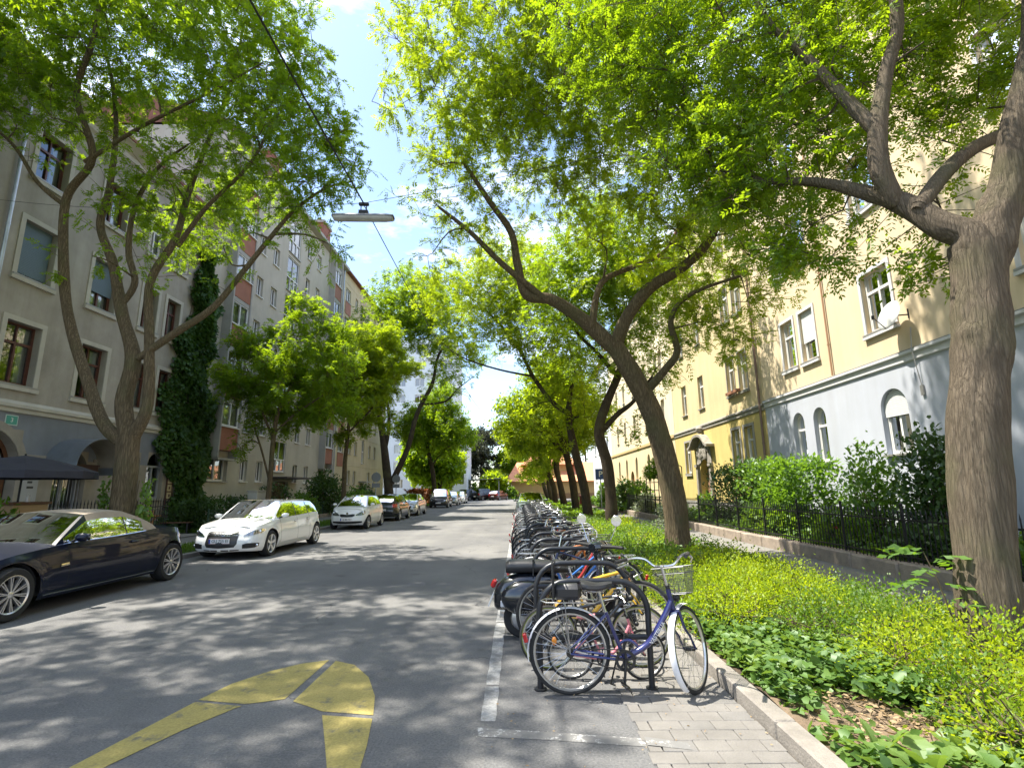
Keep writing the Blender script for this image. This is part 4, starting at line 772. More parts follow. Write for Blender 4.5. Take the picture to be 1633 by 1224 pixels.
blobs=[(-1.89,28.0,12.52,2.6,2.6,2.6,0.9),(0.59,28.0,11.36,2.6,2.6,2.6,0.9),(2.87,28.5,9.27,2.4,2.4,2.4,0.8),(-3.19,27.2,9.71,1.5,1.5,1.5,0.35),(3.65,28.5,6.39,2.0,2.0,2.0,0.7),(1.57,29.0,5.79,1.6,1.6,1.6,0.5),(-4.39,28.0,12.56,1.6,1.6,1.6,0.5),(-0.08,27.5,13.79,2.4,2.4,2.4,0.8)]),
'S1': dict(limbs=[[(-11.84,25.0,0.78,0.15),(-11.81,25.0,1.5,0.13),(-11.79,25.0,2.67,0.12),(-11.79,25.0,4.16,0.11),(-11.61,25.0,5.69,0.09),(-10.98,25.0,7.25,0.06),(-10.94,25.0,8.85,0.03)],[(-11.79,25.0,4.16,0.06),(-12.38,25.0,5.39,0.06),(-12.8,25.0,6.64,0.045),(-13.53,25.0,7.92,0.02)],[(-11.75,25.0,4.46,0.05),(-10.84,25.0,5.37,0.05),(-9.96,25.0,5.98,0.035),(-9.08,25.0,6.59,0.02)],[(-11.8,25.0,2.08,0.05),(-12.29,25.0,3.57,0.05),(-12.79,25.0,4.78,0.03)]],
blobs=[(-11.95,25.0,7.74,2.0,2.0,2.0,1),(-13.08,25.0,6.33,1.5,1.5,1.5,0.8),(-10.31,25.0,6.61,1.7,1.7,1.7,0.9),(-11.49,25.0,9.84,1.5,1.5,1.5,0.8),(-13.25,24.5,4.43,0.9,0.9,0.9,0.35),(-12.33,25.0,4.77,1.0,1.0,1.0,0.3),(-9.02,25.0,5.66,1.0,1.0,1.0,0.5)]),
'S2': dict(limbs=[[(-10.91,33.0,0.44,0.18),(-10.88,33.0,1.39,0.15),(-10.91,33.0,3.32,0.13),(-10.81,33.0,5.29,0.11),(-10.72,33.0,7.32,0.07),(-10.62,33.0,9.39,0.04)],[(-10.81,33.0,5.29,0.07),(-11.89,33.0,6.52,0.06),(-12.8,33.0,8.17,0.03)],[(-10.81,33.0,5.29,0.07),(-9.66,33.0,6.49,0.06),(-8.7,33.0,7.7,0.03)]],
blobs=[(-10.62,33.0,9.39,2.8,2.8,2.8,1),(-11.93,33.0,7.33,2.0,2.0,2.0,0.8),(-9.09,33.0,7.3,2.0,2.0,2.0,0.8),(-10.53,33.0,11.94,2.0,2.0,2.0,0.8)]),
'FK': dict(limbs=[[(-10.6,44.0,-0.02,0.5),(-10.69,44.0,0.99,0.42),(-10.84,44.0,2.27,0.36),(-11.4,44.0,5.93,0.28),(-11.96,44.0,9.16,0.22),(-11.71,44.0,12.48,0.16),(-11.27,44.0,15.32,0.08)],[(-10.68,44.0,2.01,0.26),(-9.3,44.0,5.11,0.22),(-8.59,44.0,8.03,0.19),(-7.3,44.0,10.75,0.15),(-6.8,44.0,13.26,0.11),(-4.63,44.0,16.96,0.06)],[(-11.2,44.0,4.87,0.16),(-10.96,44.0,6.99,0.15),(-11.2,44.0,9.15,0.12),(-12.21,44.0,11.37,0.08)],[(-8.23,44.0,8.84,0.09),(-6.19,44.0,9.09,0.08),(-5.12,44.0,10.17,0.05),(-3.77,44.0,11.26,0.03)]],
blobs=[(-11.01,44.0,15.89,3.4,3.4,3.4,1),(-7.41,44.0,16.42,3.2,3.2,3.2,1),(-4.88,44.0,13.52,2.6,2.6,2.6,0.6),(-9.71,44.0,18.8,3.0,3.0,3.0,1),(-6.75,44.0,10.74,2.2,2.2,2.2,0.45),(-12.24,44.0,11.93,2.5,2.5,2.5,0.7)]),
'F2': dict(limbs=[[(-9.13,58.0,-0.62,0.32),(-9.16,58.0,1.05,0.26),(-9.42,58.0,3.75,0.24),(-10.04,58.0,6.52,0.2),(-9.53,58.0,9.32,0.12),(-8.87,58.0,11.45,0.06)],[(-9.44,58.0,4.44,0.12),(-7.94,58.0,6.15,0.1),(-6.34,58.0,7.17,0.05)]],
blobs=[(-9.52,58.0,8.61,3.2,3.2,3.2,1),(-7.05,58.0,7.88,2.6,2.6,2.6,0.7),(-11.63,58.0,8.64,2.4,2.4,2.4,0.7),(-8.87,58.0,11.45,2.4,2.4,2.4,0.7)]),
}
BL2=[(5.42, 12.2, 5.36, 0.8, 0.8, 0.8, 1.0), (4.62, 12.8, 6.05, 0.9, 0.9, 0.9, 0.8), (6.86, 11.4, 7.08, 0.7, 0.7, 0.7, 0.8), (-2.15, 12.6, 7.45, 0.9, 0.9, 0.9, 0.4), (-2.95, 10.2, 10.14, 0.42, 0.42, 0.42, 0.7), (-3.19, 9.8, 11.82, 0.5, 0.5, 0.5, 0.6), (-2.39, 10.0, 11.75, 0.6, 0.6, 0.6, 0.6), (-2.39, 10.6, 10.13, 0.5, 0.5, 0.5, 0.6)]
BL1=[(3.82, 6.2, 4.71, 0.55, 0.55, 0.55, 1.0), (3.57, 6.8, 4.91, 0.6, 0.6, 0.6, 0.9), (4.74, 5.9, 4.38, 0.38, 0.38, 0.38, 0.8), (4.18, 6.1, 4.32, 0.4, 0.4, 0.4, 0.9), (2.96, 7.4, 6.59, 1.0, 1.0, 1.0, 0.8), (4.84, 5.8, 4.1, 0.28, 0.28, 0.28, 0.8)]
BLL=[(-11.8,17.0,10.8,1.8,1.8,1.6,.8),(-9.6,16.6,12.2,1.7,1.7,1.5,.7),(-4.4, 12.4, 9.52, 0.7, 0.7, 0.7, 1.2), (-5.01, 12.2, 11.25, 0.9, 0.9, 0.9, 1.0), (-5.81, 12.2, 13.02, 1.1, 1.1, 1.1, 1.0), (-5.35, 12.6, 8.92, 0.8, 0.8, 0.8, 0.8), (-4.22, 12.0, 10.16, 0.6, 0.6, 0.6, 1.0), (-5.02, 12.8, 7.76, 0.7, 0.7, 0.7, 0.7), (-6.77, 12.8, 8.69, 0.7, 0.7, 0.7, 0.5), (-12.36, 12.6, 7.61, 0.5, 0.5, 0.5, 0.3), (-9.82, 12.7, 4.25, 0.35, 0.35, 0.35, 0.4)]
def bark(name,c1,c2,sx=26.0,sz=2.4,strength=0.8):
    m=bpy.data.materials.new(name); m.use_nodes=True; n=m.node_tree; b=n.nodes['Principled BSDF']; k=n.links.new; b.inputs['Roughness'].default_value=0.95; b.inputs['Specular IOR Level'].default_value=0.15
    g=n.nodes.new('ShaderNodeNewGeometry'); mp_=n.nodes.new('ShaderNodeMapping'); mp_.inputs['Scale'].default_value=(sx,sx,sz); k(g.outputs['Position'],mp_.inputs['Vector'])
    w=n.nodes.new('ShaderNodeTexNoise'); w.inputs['Scale'].default_value=0.9; w.inputs['Detail'].default_value=4; k(mp_.outputs['Vector'],w.inputs['Vector'])
    va=n.nodes.new('ShaderNodeVectorMath'); va.operation='MULTIPLY_ADD'; va.inputs[1].default_value=(1.1,1.1,0.9); k(w.outputs['Color'],va.inputs[0]); k(mp_.outputs['Vector'],va.inputs[2])
    v=n.nodes.new('ShaderNodeTexVoronoi'); v.feature='DISTANCE_TO_EDGE'; v.inputs['Scale'].default_value=0.9; k(va.outputs[0],v.inputs['Vector'])
    f=n.nodes.new('ShaderNodeTexNoise'); f.inputs['Scale'].default_value=2.6; f.inputs['Detail'].default_value=7; f.inputs['Roughness'].default_value=0.7; k(mp_.outputs['Vector'],f.inputs['Vector'])
    r=n.nodes.new('ShaderNodeValToRGB'); r.color_ramp.elements[0].position=0.0; r.color_ramp.elements[1].position=0.30; k(v.outputs['Distance'],r.inputs['Fac'])
    ad=n.nodes.new('ShaderNodeMath'); ad.operation='MULTIPLY_ADD'; ad.inputs[1].default_value=1.05; k(f.outputs['Fac'],ad.inputs[0]); 
    h=n.nodes.new('ShaderNodeMath'); h.operation='MULTIPLY'; h.inputs[1].default_value=0.34; k(r.outputs['Color'],h.inputs[0]); k(h.outputs[0],ad.inputs[2])
    c=n.nodes.new('ShaderNodeValToRGB'); c.color_ramp.elements[0].position=0.22; c.color_ramp.elements[1].position=1.0; c.color_ramp.elements[0].color=(*c2,1); c.color_ramp.elements[1].color=(*c1,1); k(ad.outputs[0],c.inputs['Fac'])
    gm=n.nodes.new('ShaderNodeTexNoise'); gm.inputs['Scale'].default_value=1.7; gm.inputs['Detail'].default_value=6; k(g.outputs['Position'],gm.inputs['Vector']); gr=n.nodes.new('ShaderNodeValToRGB'); gr.color_ramp.elements[0].position=0.5; gr.color_ramp.elements[1].position=0.72; gr.color_ramp.elements[1].color=(.55,.55,.55,1); k(gm.outputs['Fac'],gr.inputs['Fac'])
    gx=n.nodes.new('ShaderNodeMix'); gx.data_type='RGBA'; gx.inputs['B'].default_value=(0.115,0.115,0.055,1); k(gr.outputs['Color'],gx.inputs['Factor']); k(c.outputs['Color'],gx.inputs['A']); k(gx.outputs['Result'],b.inputs['Base Color'])
    bp=n.nodes.new('ShaderNodeBump'); bp.inputs['Strength'].default_value=strength; bp.inputs['Distance'].default_value=0.04; k(ad.outputs[0],bp.inputs['Height']); k(bp.outputs['Normal'],b.inputs['Normal'])
    MATS[name]=m; return m
M_BARK=bark('bark_brown',(0.215,0.165,0.10),(0.035,0.025,0.016)); M_BARKD=bark('bark_dark',(0.095,0.074,0.052),(0.025,0.019,0.014)); M_BARKG=bark('bark_grey',(0.18,0.145,0.105),(0.055,0.043,0.03),30,2.6)
M_LEAF=leaf_mat('pagoda_leaf',((0.034,0.085,0.006),(0.085,0.160,0.007),(0.160,0.225,0.010)),0.56,(0.50,0.66,0.012))
M_LEAFL=leaf_mat('pagoda_leaf_young',((0.046,0.105,0.006),(0.115,0.185,0.008),(0.205,0.255,0.012)),0.58,(0.60,0.71,0.015))
M_LEAFD=leaf_mat('dark_leaf',((0.025,0.068,0.010),(0.048,0.105,0.013),(0.085,0.140,0.018)),0.42,(0.24,0.38,0.025))  # darker, less translucent green leaf tone
M_COPPER=leaf_mat('copper_leaf',((0.024,0.030,0.024),(0.040,0.047,0.036),(0.065,0.072,0.055)),0.25,(0.08,0.085,0.05))

def unit(a): return a/np.maximum(np.linalg.norm(a,axis=-1,keepdims=True),1e-9)
def compound_leaves(o,d,up,L,K,ll,lw,rng,droop=0.35,tri=False):
    'pinnate leaves: o origin, d direction, up leaf normal (M,3); 2K+1 leaflets each -> vertices, quads'
    M=len(o); d=unit(d); s=unit(np.cross(d,up)); n=np.cross(s,d)
    V=[]; L=np.asarray(L).reshape(-1,1)
    for j in range(2*K+1):
        if j==2*K: t=1.0; sd=0
        else: t=0.22+0.72*(j//2)/max(1,K-1); sd=1 if j%2 else -1
        base=o+d*(L*t)-np.array([0,0,1.0])*(L*droop*t*t)
        a=0.0 if sd==0 else 1.05
        ld=d*math.cos(a)+s*(sd*math.sin(a))-np.array([0,0,1.0])*(0.25+0.35*t*droop)
        ld=unit(ld+rng.normal(0,0.16,(M,3)))
        ls=unit(np.cross(ld,n+rng.normal(0,0.35,(M,3))))
        sc=(0.8+0.4*rng.random((M,1)))*(1.0 if 0.3<t<0.95 else 0.85); l=ll*sc; w=lw*sc*0.5
        V.append(np.stack([base+ld*l*.1+ls*w,base+ld*l,base+ld*l*.2-ls*w],1) if tri else np.stack([base,base+ld*l*0.45+ls*w,base+ld*l,base+ld*l*0.45-ls*w],1))
    V=np.stack(V,1).reshape(-1,3); F=np.arange(len(V)).reshape(-1,3 if tri else 4); return V,F
def simple_leaves(o,d,up,ll,lw,rng,tri=False):
    'one rhombic leaf per origin'
    M=len(o); d=unit(d); s=unit(np.cross(d,up+rng.normal(0,0.25,(M,3)))); sc=(0.7+0.6*rng.random((M,1))); l=ll*sc; w=lw*sc*0.5
    if tri: return np.stack([o+s*w,o+d*l,o+d*l*.2-s*w],1).reshape(-1,3),np.arange(len(o)*3).reshape(-1,3)
    V=np.stack([o,o+d*l*0.45+s*w,o+d*l,o+d*l*0.45-s*w],1).reshape(-1,3); return V,np.arange(len(V)).reshape(-1,4)
def shaped_leaves(o,d,up,ll,lw,rng,fold=0.25):
    'heart shaped leaf folded along its midrib: two quads per origin'
    M=len(o); d=unit(d); s=unit(np.cross(d,up+rng.normal(0,0.25,(M,3)))); n=np.cross(s,d); sc=(0.65+0.7*rng.random((M,1))); l=ll*sc; w=lw*sc*0.5
    L1=o-d*l*0.06+s*w*0.75+n*w*fold; L2=o+d*l*0.42+s*w+n*w*fold; R1=o-d*l*0.06-s*w*0.75+n*w*fold; R2=o+d*l*0.42-s*w+n*w*fold; T=o+d*l-n*l*.10
    V=np.stack([o,L1,L2,T,R2,R1],1).reshape(-1,3); b=np.arange(M)[:,None]*6; F=np.concatenate([b+np.array([0,1,2,3]),b+np.array([0,3,4,5])]); return V,F
def sample_blobs(blobs,n,rng,xlim=(-15.2,9.3)):
    w=np.array([b[6]*b[3]*b[4]*b[5] for b in blobs]); k=rng.choice(len(blobs),n,p=w/w.sum()); B=np.array(blobs)[k]
    v=unit(rng.normal(size=(n,3)))*(rng.random((n,1))**(1/2.6)); p=B[:,:3]+v*B[:,3:6]
    # let the crown's surface break up: push points toward a few clump centres
    c=rng.integers(0,max(8,n//45),n); jit=rng.normal(0,1,(max(8,n//45),3))
    p=p+jit[c]*0.17*B[:,3:6]
    p[:,0]=np.clip(p[:,0],*xlim); return p
def wobbly_tube(mb,path,rad,n,rng,amp,m=0):
    'tube whose rings are uneven, with slow knots and fluting'
    P=[Vector(p) for p in path]; k=len(P); T=[(P[min(i+1,k-1)]-P[max(i-1,0)]).normalized() for i in range(k)]
    N=T[0].orthogonal().normalized(); base=len(mb.v); ph=rng.random(4)*6.28
    knots=[(rng.integers(2,max(3,k-1)),rng.random()*6.28,rng.uniform(.10,.20),rng.uniform(.22,.42)) for _ in range(6 if n>=40 else 0)]
    for i in range(k):
        N=(N-T[i]*N.dot(T[i])).normalized(); B=T[i].cross(N)
        for j in range(n):
            a=2*PI*j/n
            f=1+amp*(0.55*math.sin(3*a+ph[0]+0.21*i)+0.4*math.sin(5*a+ph[1]-0.33*i)+0.35*math.sin(2*a+ph[2]+0.55*i)+0.5*math.sin(0.8*i+ph[3]))+amp*0.45*(rng.random()-0.5)+(0.0 if n<40 else 0.016*math.sin(17*a+1.3*math.sin(0.9*i+ph[0])+0.5*math.sin(2.1*i))+0.012*math.sin(11*a-0.8*math.sin(0.6*i+ph[1])))
            for ki,ka,kh,kw in knots:
                da=(a-ka+PI)%(2*PI)-PI; f+=kh*math.exp(-(da/kw)**2-((i-ki)/1.1)**2)
            q=P[i]+N*(math.cos(a)*rad[i]*f)+B*(math.sin(a)*rad[i]*f); mb.v.append((q.x,q.y,q.z))
    for i in range(k-1):
        for j in range(n): mb.f.append((base+i*n+j,base+i*n+(j+1)%n,base+(i+1)*n+(j+1)%n,base+(i+1)*n+j)); mb.m.append(m); mb.sm.append(True)
    mb.f.append(tuple(base+(k-1)*n+j for j in range(n))); mb.m.append(m); mb.sm.append(True)
def make_tree(name,label,limbs,blobs,n_br,n_sp,per,leaf,lmat,bmat,seed,group,sides=12,amp=0.06,droop=0.35,wild=1.0,cat='tree',extra=None):
    'leaf: (kind, leaf length, pairs, leaflet length, leaflet width)'
    rng=np.random.default_rng(seed); base=limbs[0][0]; root=thing(name,label,cat,(base[0],base[1],0),0,group)
    tb=MB(); pos=[]; rad=[]
    for li,lm in enumerate(limbs):
        if li>0:
            p0_,p1_=np.array(lm[0][:3]),np.array(lm[1][:3]); dv=(p1_-p0_)/max(1e-6,np.linalg.norm(p1_-p0_)); q_=p0_-dv*lm[0][3]*0.9; lm=[(*q_,lm[0][3]*0.55),(*(p0_-dv*lm[0][3]*.2),lm[0][3]*.85),(*(p0_+dv*lm[0][3]*.8),lm[0][3]*.97)]+list(lm[1:])
        sp=smooth_path(lm,7 if sides>14 else 4); pts=[q[:3] for q in sp]; rr=[max(0.012,q[3]) for q in sp]
        big=max(rr); wobbly_tube(tb,pts,rr,sides if big>0.16 else max(6,sides//2),rng,amp if big>0.16 else amp*0.7)
        for q,r_ in zip(pts,rr):
            if q[2]>(1.8 if li==0 else 0.6): pos.append(q); rad.append(r_)
    pos=np.array(pos); rad=np.array(rad); nl=len(pos)
    cap=len(pos)+n_br*6+10; PN=np.zeros((cap,3)); RN=np.zeros(cap); PN[:nl]=pos; RN[:nl]=rad; cnt=nl
    A=sample_blobs(blobs,n_br,rng); dist=np.array([np.min(np.linalg.norm(pos-a,axis=1)) for a in A]); A=A[np.argsort(dist)]
    for a in A:
        d=np.linalg.norm(PN[:cnt]-a,axis=1)+0.45*np.maximum(0,PN[:cnt,2]-a[2])-0.8*np.minimum(RN[:cnt],0.1); i=int(np.argmin(d)); s=PN[i].copy(); L=np.linalg.norm(a-s)
        if L<0.25: continue
        r0_=min(RN[i]*0.62,0.010+0.016*L); 
        mid=(s+a)/2+rng.normal(0,0.13*L*wild,3)+np.array([0,0,0.10*L]); m1=s*0.6+mid*0.4; pts=smooth_path([s,mid+rng.normal(0,.05*L,3)*wild,a],3); rr=[r0_*(1-q/len(pts))+0.006 for q in range(len(pts))]
        tb.tube([tuple(p) for p in pts],rr,5 if r0_>0.03 else 4,cap=False)
        for p,r_ in zip(pts[1:],rr[1:]):
            if cnt<cap: PN[cnt]=p; RN[cnt]=r_; cnt+=1
    S=sample_blobs(blobs,n_sp,rng); O=[];D=[];tv=[];tf=[]
    for a in S:
        d=np.linalg.norm(PN[:cnt]-a,axis=1)+0.3*np.maximum(0,PN[:cnt,2]-a[2]); i=int(np.argmin(d)); s=PN[i]; v=a-s; L=np.linalg.norm(v)
        if L>1.1: a=s+v*((1.1+0.25*(L-1.1))/L); v=a-s; L=np.linalg.norm(v)
        if L<1e-3: continue
        tb.tube([tuple(s),tuple(a)],[0.007,0.003],3,cap=False)
        k=max(1,int(per*(0.6+0.8*rng.random())))
        t=0.35+0.65*rng.random((k,1)); O.append(s+v*t+rng.normal(0,0.02,(k,3))); dd=v/L*0.55+rng.normal(0,0.75,(k,3)); dd[:,2]-=0.10; D.append(dd)
    if extra is not None:
        for (x,y,z,n_,spread) in extra:
            O.append(np.array([x,y,z])+rng.normal(0,spread,(n_,3))); D.append(rng.normal(0,1,(n_,3)))
    O=np.concatenate(O); D=np.concatenate(D); up=np.array([0,0,1.0])+rng.normal(0,0.38,(len(O),3))
    kind,LL,K,ll,lw=leaf; Ls=LL*(0.7+0.6*rng.random(len(O)))
    tri=kind.endswith('3')
    if kind.startswith('pinnate'): V,Fq=compound_leaves(O,D,up,Ls,K,ll,lw,rng,droop,tri)
    else: V,Fq=simple_leaves(np.repeat(O,K,0)+rng.normal(0,LL*0.5,(len(O)*K,3)),np.repeat(D,K,0)+rng.normal(0,0.6,(len(O)*K,3)),np.repeat(up,K,0),ll,lw,rng,tri)
    off=np.array([base[0],base[1],0]); me=np_mesh('crown',V-off,Fq,lmat)
    tb.build('trunk',bmat,root,sharp=80); link('crown',me,root); return root
GL='pagoda trees along the left kerb'; GR='pagoda trees along the right planting strip'
_t=TREES
for _k,_c,_e in (('S1',(-10.9,25.0,7.7),(3.4,2.4,3.4)),('S2',(-10.2,33.0,9.0),(3.9,2.8,4.0))):
    _r=np.random.default_rng(ord(_k[1])); B_=[]
    for _ in range(70):
        v=unit(_r.normal(size=3))*(_r.random()**.4); q_=_r.uniform(.4,1.0); B_.append((_c[0]+v[0]*_e[0],_c[1]+v[1]*_e[1],_c[2]+v[2]*_e[2]-.25*abs(v[0])*_e[2]*.6,q_,q_,q_*.8,_r.uniform(.5,1.0)))
    _t[_k]['blobs']=B_+[(-12.6,24.6,4.6,.7,.7,.5,.6),(-13.2,24.6,3.6,.6,.6,.5,.5)] if _k=='S1' else B_
for _k in ('FK','F2','R3','R4'):
    _r=np.random.default_rng(len(_k)+ord(_k[0])*7+ord(_k[1]))
    for q in list(_t[_k]['blobs']):
        for _ in range(3):
            v=unit(_r.normal(size=3)); v[2]*=.8; _t[_k]['blobs'].append((q[0]+v[0]*q[3]*1.05,q[1]+v[1]*q[3]*1.05,q[2]+v[2]*q[3]*.95,q[3]*.42,q[3]*.42,q[3]*.34,q[6]*.9))
_t['R2']['blobs']+=BL2; _t['R1']['blobs']+=BL1; _t['L1']['blobs']+=BLL
make_tree('street_tree','big three stemmed tree rising behind the dark blue convertible, ivy round its foot',_t['L1']['limbs'],_t['L1']['blobs'],440,3900,6,('pinnate3',0.24,6,0.098,0.042),M_LEAF,M_BARK,3,GL,48,0.045)
make_tree('street_tree','nearest right tree with thick grey brown trunk forking above the pavement',_t['R1']['limbs'],_t['R1']['blobs'],340,3500,6,('pinnate',0.21,5,0.068,0.029),M_LEAF,M_BARKG,5,GR,64,0.04)
make_tree('street_tree','leaning tree with twisted trunk in front of the carved portal',_t['R2']['limbs'],_t['R2']['blobs'],440,4400,6,('pinnate3',0.23,6,0.086,0.036),M_LEAFL,M_BARK,8,GR,56,0.045)
make_tree('street_tree','bent dark tree standing beside the parking sign',_t['R3']['limbs'],_t['R3']['blobs'],240,2300,5,('pinnate3',0.25,3,0.15,0.066),M_LEAF,M_BARKD,9,GR,16)
make_tree('street_tree','dark tree whose long bare limb reaches out over the road',_t['R4']['limbs'],_t['R4']['blobs'],240,2300,5,('pinnate3',0.27,3,0.16,0.07),M_LEAFL,M_BARKD,10,GR,16)
make_tree('street_tree','young slim tree behind the white estate car',_t['S1']['limbs'],_t['S1']['blobs'],200,2600,5,('pinnate3',0.25,4,0.12,0.056),M_LEAF,M_BARK,12,GL,12)
make_tree('street_tree','slim tree behind the small white hatchback',_t['S2']['limbs'],_t['S2']['blobs'],200,2500,5,('pinnate3',0.27,4,0.15,0.068),M_LEAFL,M_BARK,13,GL,12)
make_tree('street_tree','dark forked tree behind the black hatchback, beside the round signs',_t['FK']['limbs'],_t['FK']['blobs'],220,2200,5,('pinnate3',0.31,3,0.21,0.095),M_LEAF,M_BARKD,14,GL,14)
make_tree('street_tree','rounded tree behind the silver saloon',_t['F2']['limbs'],_t['F2']['blobs'],130,1400,4.6,('simple3',0.32,6,0.26,0.13),M_LEAF,M_BARKD,15,GL,10)
make_tree('street_tree','tree on the left verge nearest the yellow marking, before the grey house',[[(-9.8,3.6,-.1,.42),(-9.8,3.6,.5,.32),(-9.7,3.7,2.6,.29),(-9.3,4.2,5,.24),(-8.6,5.0,8,.18),(-8.2,5.6,12,.08)],[(-9.6,3.7,3.2,.2),(-10.8,4.0,6,.16),(-11.6,4.4,9.5,.07)],[(-9.2,4.3,5.2,.15),(-7.4,5.2,7.8,.11),(-6.4,6.0,10.2,.05)]],[(-8.4,5.2,12.6,3.0,3.0,2.4,.8),(-7.0,6.6,11.8,2.0,2.4,1.6,.8),(-11.4,5.2,12,2.6,3,2.2,.7),(-7.4,3.6,11.5,2.3,2.4,1.8,.8),(-10.4,8.6,13.4,2.2,1.5,1.6,.75),(-7.6,8.4,13.2,1.8,1.4,1.4,.75)],180,1250,5,('pinnate3',0.25,3,0.15,0.068),M_LEAF,M_BARK,17,GL,12)
# farther trees of the right row: three built, the rest placed along the strip
def row_tree(y,x,h,lean,seed,label,lm,full=1.0,low=3.6,grp=GR):
    rng=np.random.default_rng(seed); f=h*0.42
    w1,w2,w3=rng.uniform(-.28,.28,3)
    limbs=[[(x,y,-0.1,.36),(x,y,.3,.28),(x+lean*.3+w1,y+w2,1.8,.25),(x+lean*.55+w3,y+w1,f*.75,.235),(x+lean*.7,y,f,.22),(x+lean*1.2,y+.3,f+2,.15),(x+lean*1.3,y+.2,h*.8,.06)],[(x+lean*.6,y,f-.4,.16),(x+lean-1.6,y-.4,f+1.4,.12),(x+lean-3,y-.6,f+2.4,.05)],[(x+lean*.65,y,f-.2,.15),(x+lean+1.3,y+.3,f+1.5,.1),(x+lean+2.2,y+.6,f+2.6,.04)]]
    blobs=[(x+lean,y,h*.72,2.6,2.8,2.5,1),(x+lean-2.4,y-.5,h*.62,2.1,2.3,1.9,.9),(x+lean+2.0,y+.4,h*.62,1.9,2.2,1.9,.9),(x+lean-.6,y,h*.88,2.0,2.2,1.8,.9),(x+lean-1,y+.2,low+.6,1.9,2.0,1.0,.4*full),(x+lean-3.4,y,h*.52,1.2,1.6,1.1,.5)]
    return make_tree('street_tree',label,limbs,blobs,110,1300,4.4,('simple3',0.32,6,0.24,0.12),lm,M_BARKD,seed,grp,10)
row_tree(35.5,3.8,10.5,-.9,21,'tree standing between the bent dark tree and the far end of the right row',M_LEAFL)
row_tree(43.5,3.7,10.5,-.6,22,'tree of the right row near the grey green parked car',M_LEAF)
row_tree(52,3.6,11,-.8,23,'bright low crowned tree in front of the orange roof',M_LEAFL,1.6,2.8)
row_tree(60,3.8,11.5,-.9,24,'slender tree second from the end of the right row',M_LEAFL,1.6,2.8)
row_tree(69,3.9,12,-1.2,25,'last tree of the right row, before the pavilion',M_LEAFL,1.4,2.8)
def far_tree(x,y,h,w,label,lm,seed,grp='trees in the park beyond the street end',low=0.25):
    limbs=[[(x,y,-.2,.35),(x,y,1.5,.3),(x+.2,y,h*.4,.24),(x,y,h*.75,.1)]]; rng=np.random.default_rng(seed)
    blobs=[(x+rng.normal(0,w*.32),y+rng.normal(0,w*.3),h*(low+.12+(.80-low)*rng.random()),w*.42,w*.42,h*.15,1) for _ in range(9)]+[(x,y,h*.88,w*.3,w*.3,h*.12,1),(x,y,h*.45,w*.5,w*.5,h*.2,1)]
    return make_tree('park_tree',label,limbs,blobs,50,620,4.4,('simple3',0.55,6,0.62,0.36),lm,M_BARKD,seed,grp,8)
far_tree(-8.5,118,15,12,'dark grey leaved tree behind the car shelter',M_COPPER,31)
far_tree(-16.5,122,17,13,'light green tree left of the dark grey leaved tree',M_LEAFL,32)
far_tree(-2.0,125,17,12,'tall green tree right of the dark grey leaved tree',M_LEAF,33)
far_tree(6,122,20,14,'wide tree behind the orange spire roof',M_LEAFL,34)
far_tree(16,126,19,14,'tree behind the right end of the pavilion',M_LEAF,35)
far_tree(-10.2,68,9,7,'round tree before the white garage block',M_LEAF,36,'trees before the white blocks')
far_tree(-11.5,79,8,5,'thin airy tree in front of the garage door',M_LEAFL,37,'trees before the white blocks')
far_tree(-24,120,18,14,'tree glimpsed behind the white tower',M_LEAF,38)
far_tree(-3.8,89,4.2,3.2,'young bright green tree beside the car shelter',M_LEAFL,39,low=0.1)

# ================================================================== parked cars
def paint(name,col,metal=0.0,rough=0.32,coat=1.0,spec=0.5): return mat(name,col,rough,metal=metal,coat=coat,spec=spec)
M_TYRE=mat('tyre_rubber',(0.018,0.018,0.018),0.85,var=0.2,vscale=20); M_BLACKP=mat('black_plastic',(0.016,0.016,0.017),0.45); M_SEAM=mat('shut_line',(0.006,0.006,0.006),0.9); M_ALLOY=mat('alloy_silver',(0.62,0.62,0.63),0.28,metal=0.85); M_ALLOYW=mat('alloy_bright',(0.72,0.72,0.71),0.33,metal=0.6)
M_CHROME=mat('chrome',(0.78,0.78,0.79),0.10,metal=1.0); M_CGLASS=glass('car_glass',(0.30,0.35,0.33),0.05,0.004); M_CGLASSD=glass('dark_car_glass',(0.16,0.19,0.19),0.07,0.004); M_LENS=glass('headlight_lens',(0.85,0.88,0.9),0.16,0.02); M_RED=mat('red_lens',(0.45,0.015,0.015),0.12,coat=1.0); M_AMBER=mat('amber_lens',(0.75,0.25,0.02),0.15,coat=1.0)
M_PLATE=mat('plate_white',(0.75,0.75,0.74),0.4); M_EUBLUE=mat('plate_blue',(0.02,0.06,0.35),0.4); M_TRIMC=mat('car_interior',(0.03,0.03,0.032),0.85); M_SEATG=mat('grey_seat',(0.10,0.10,0.10),0.9)
def arr_interp(v,pts): return float(np.interp(v,[p[0] for p in sorted(pts)],[p[1] for p in sorted(pts)]))
WHEELS={}
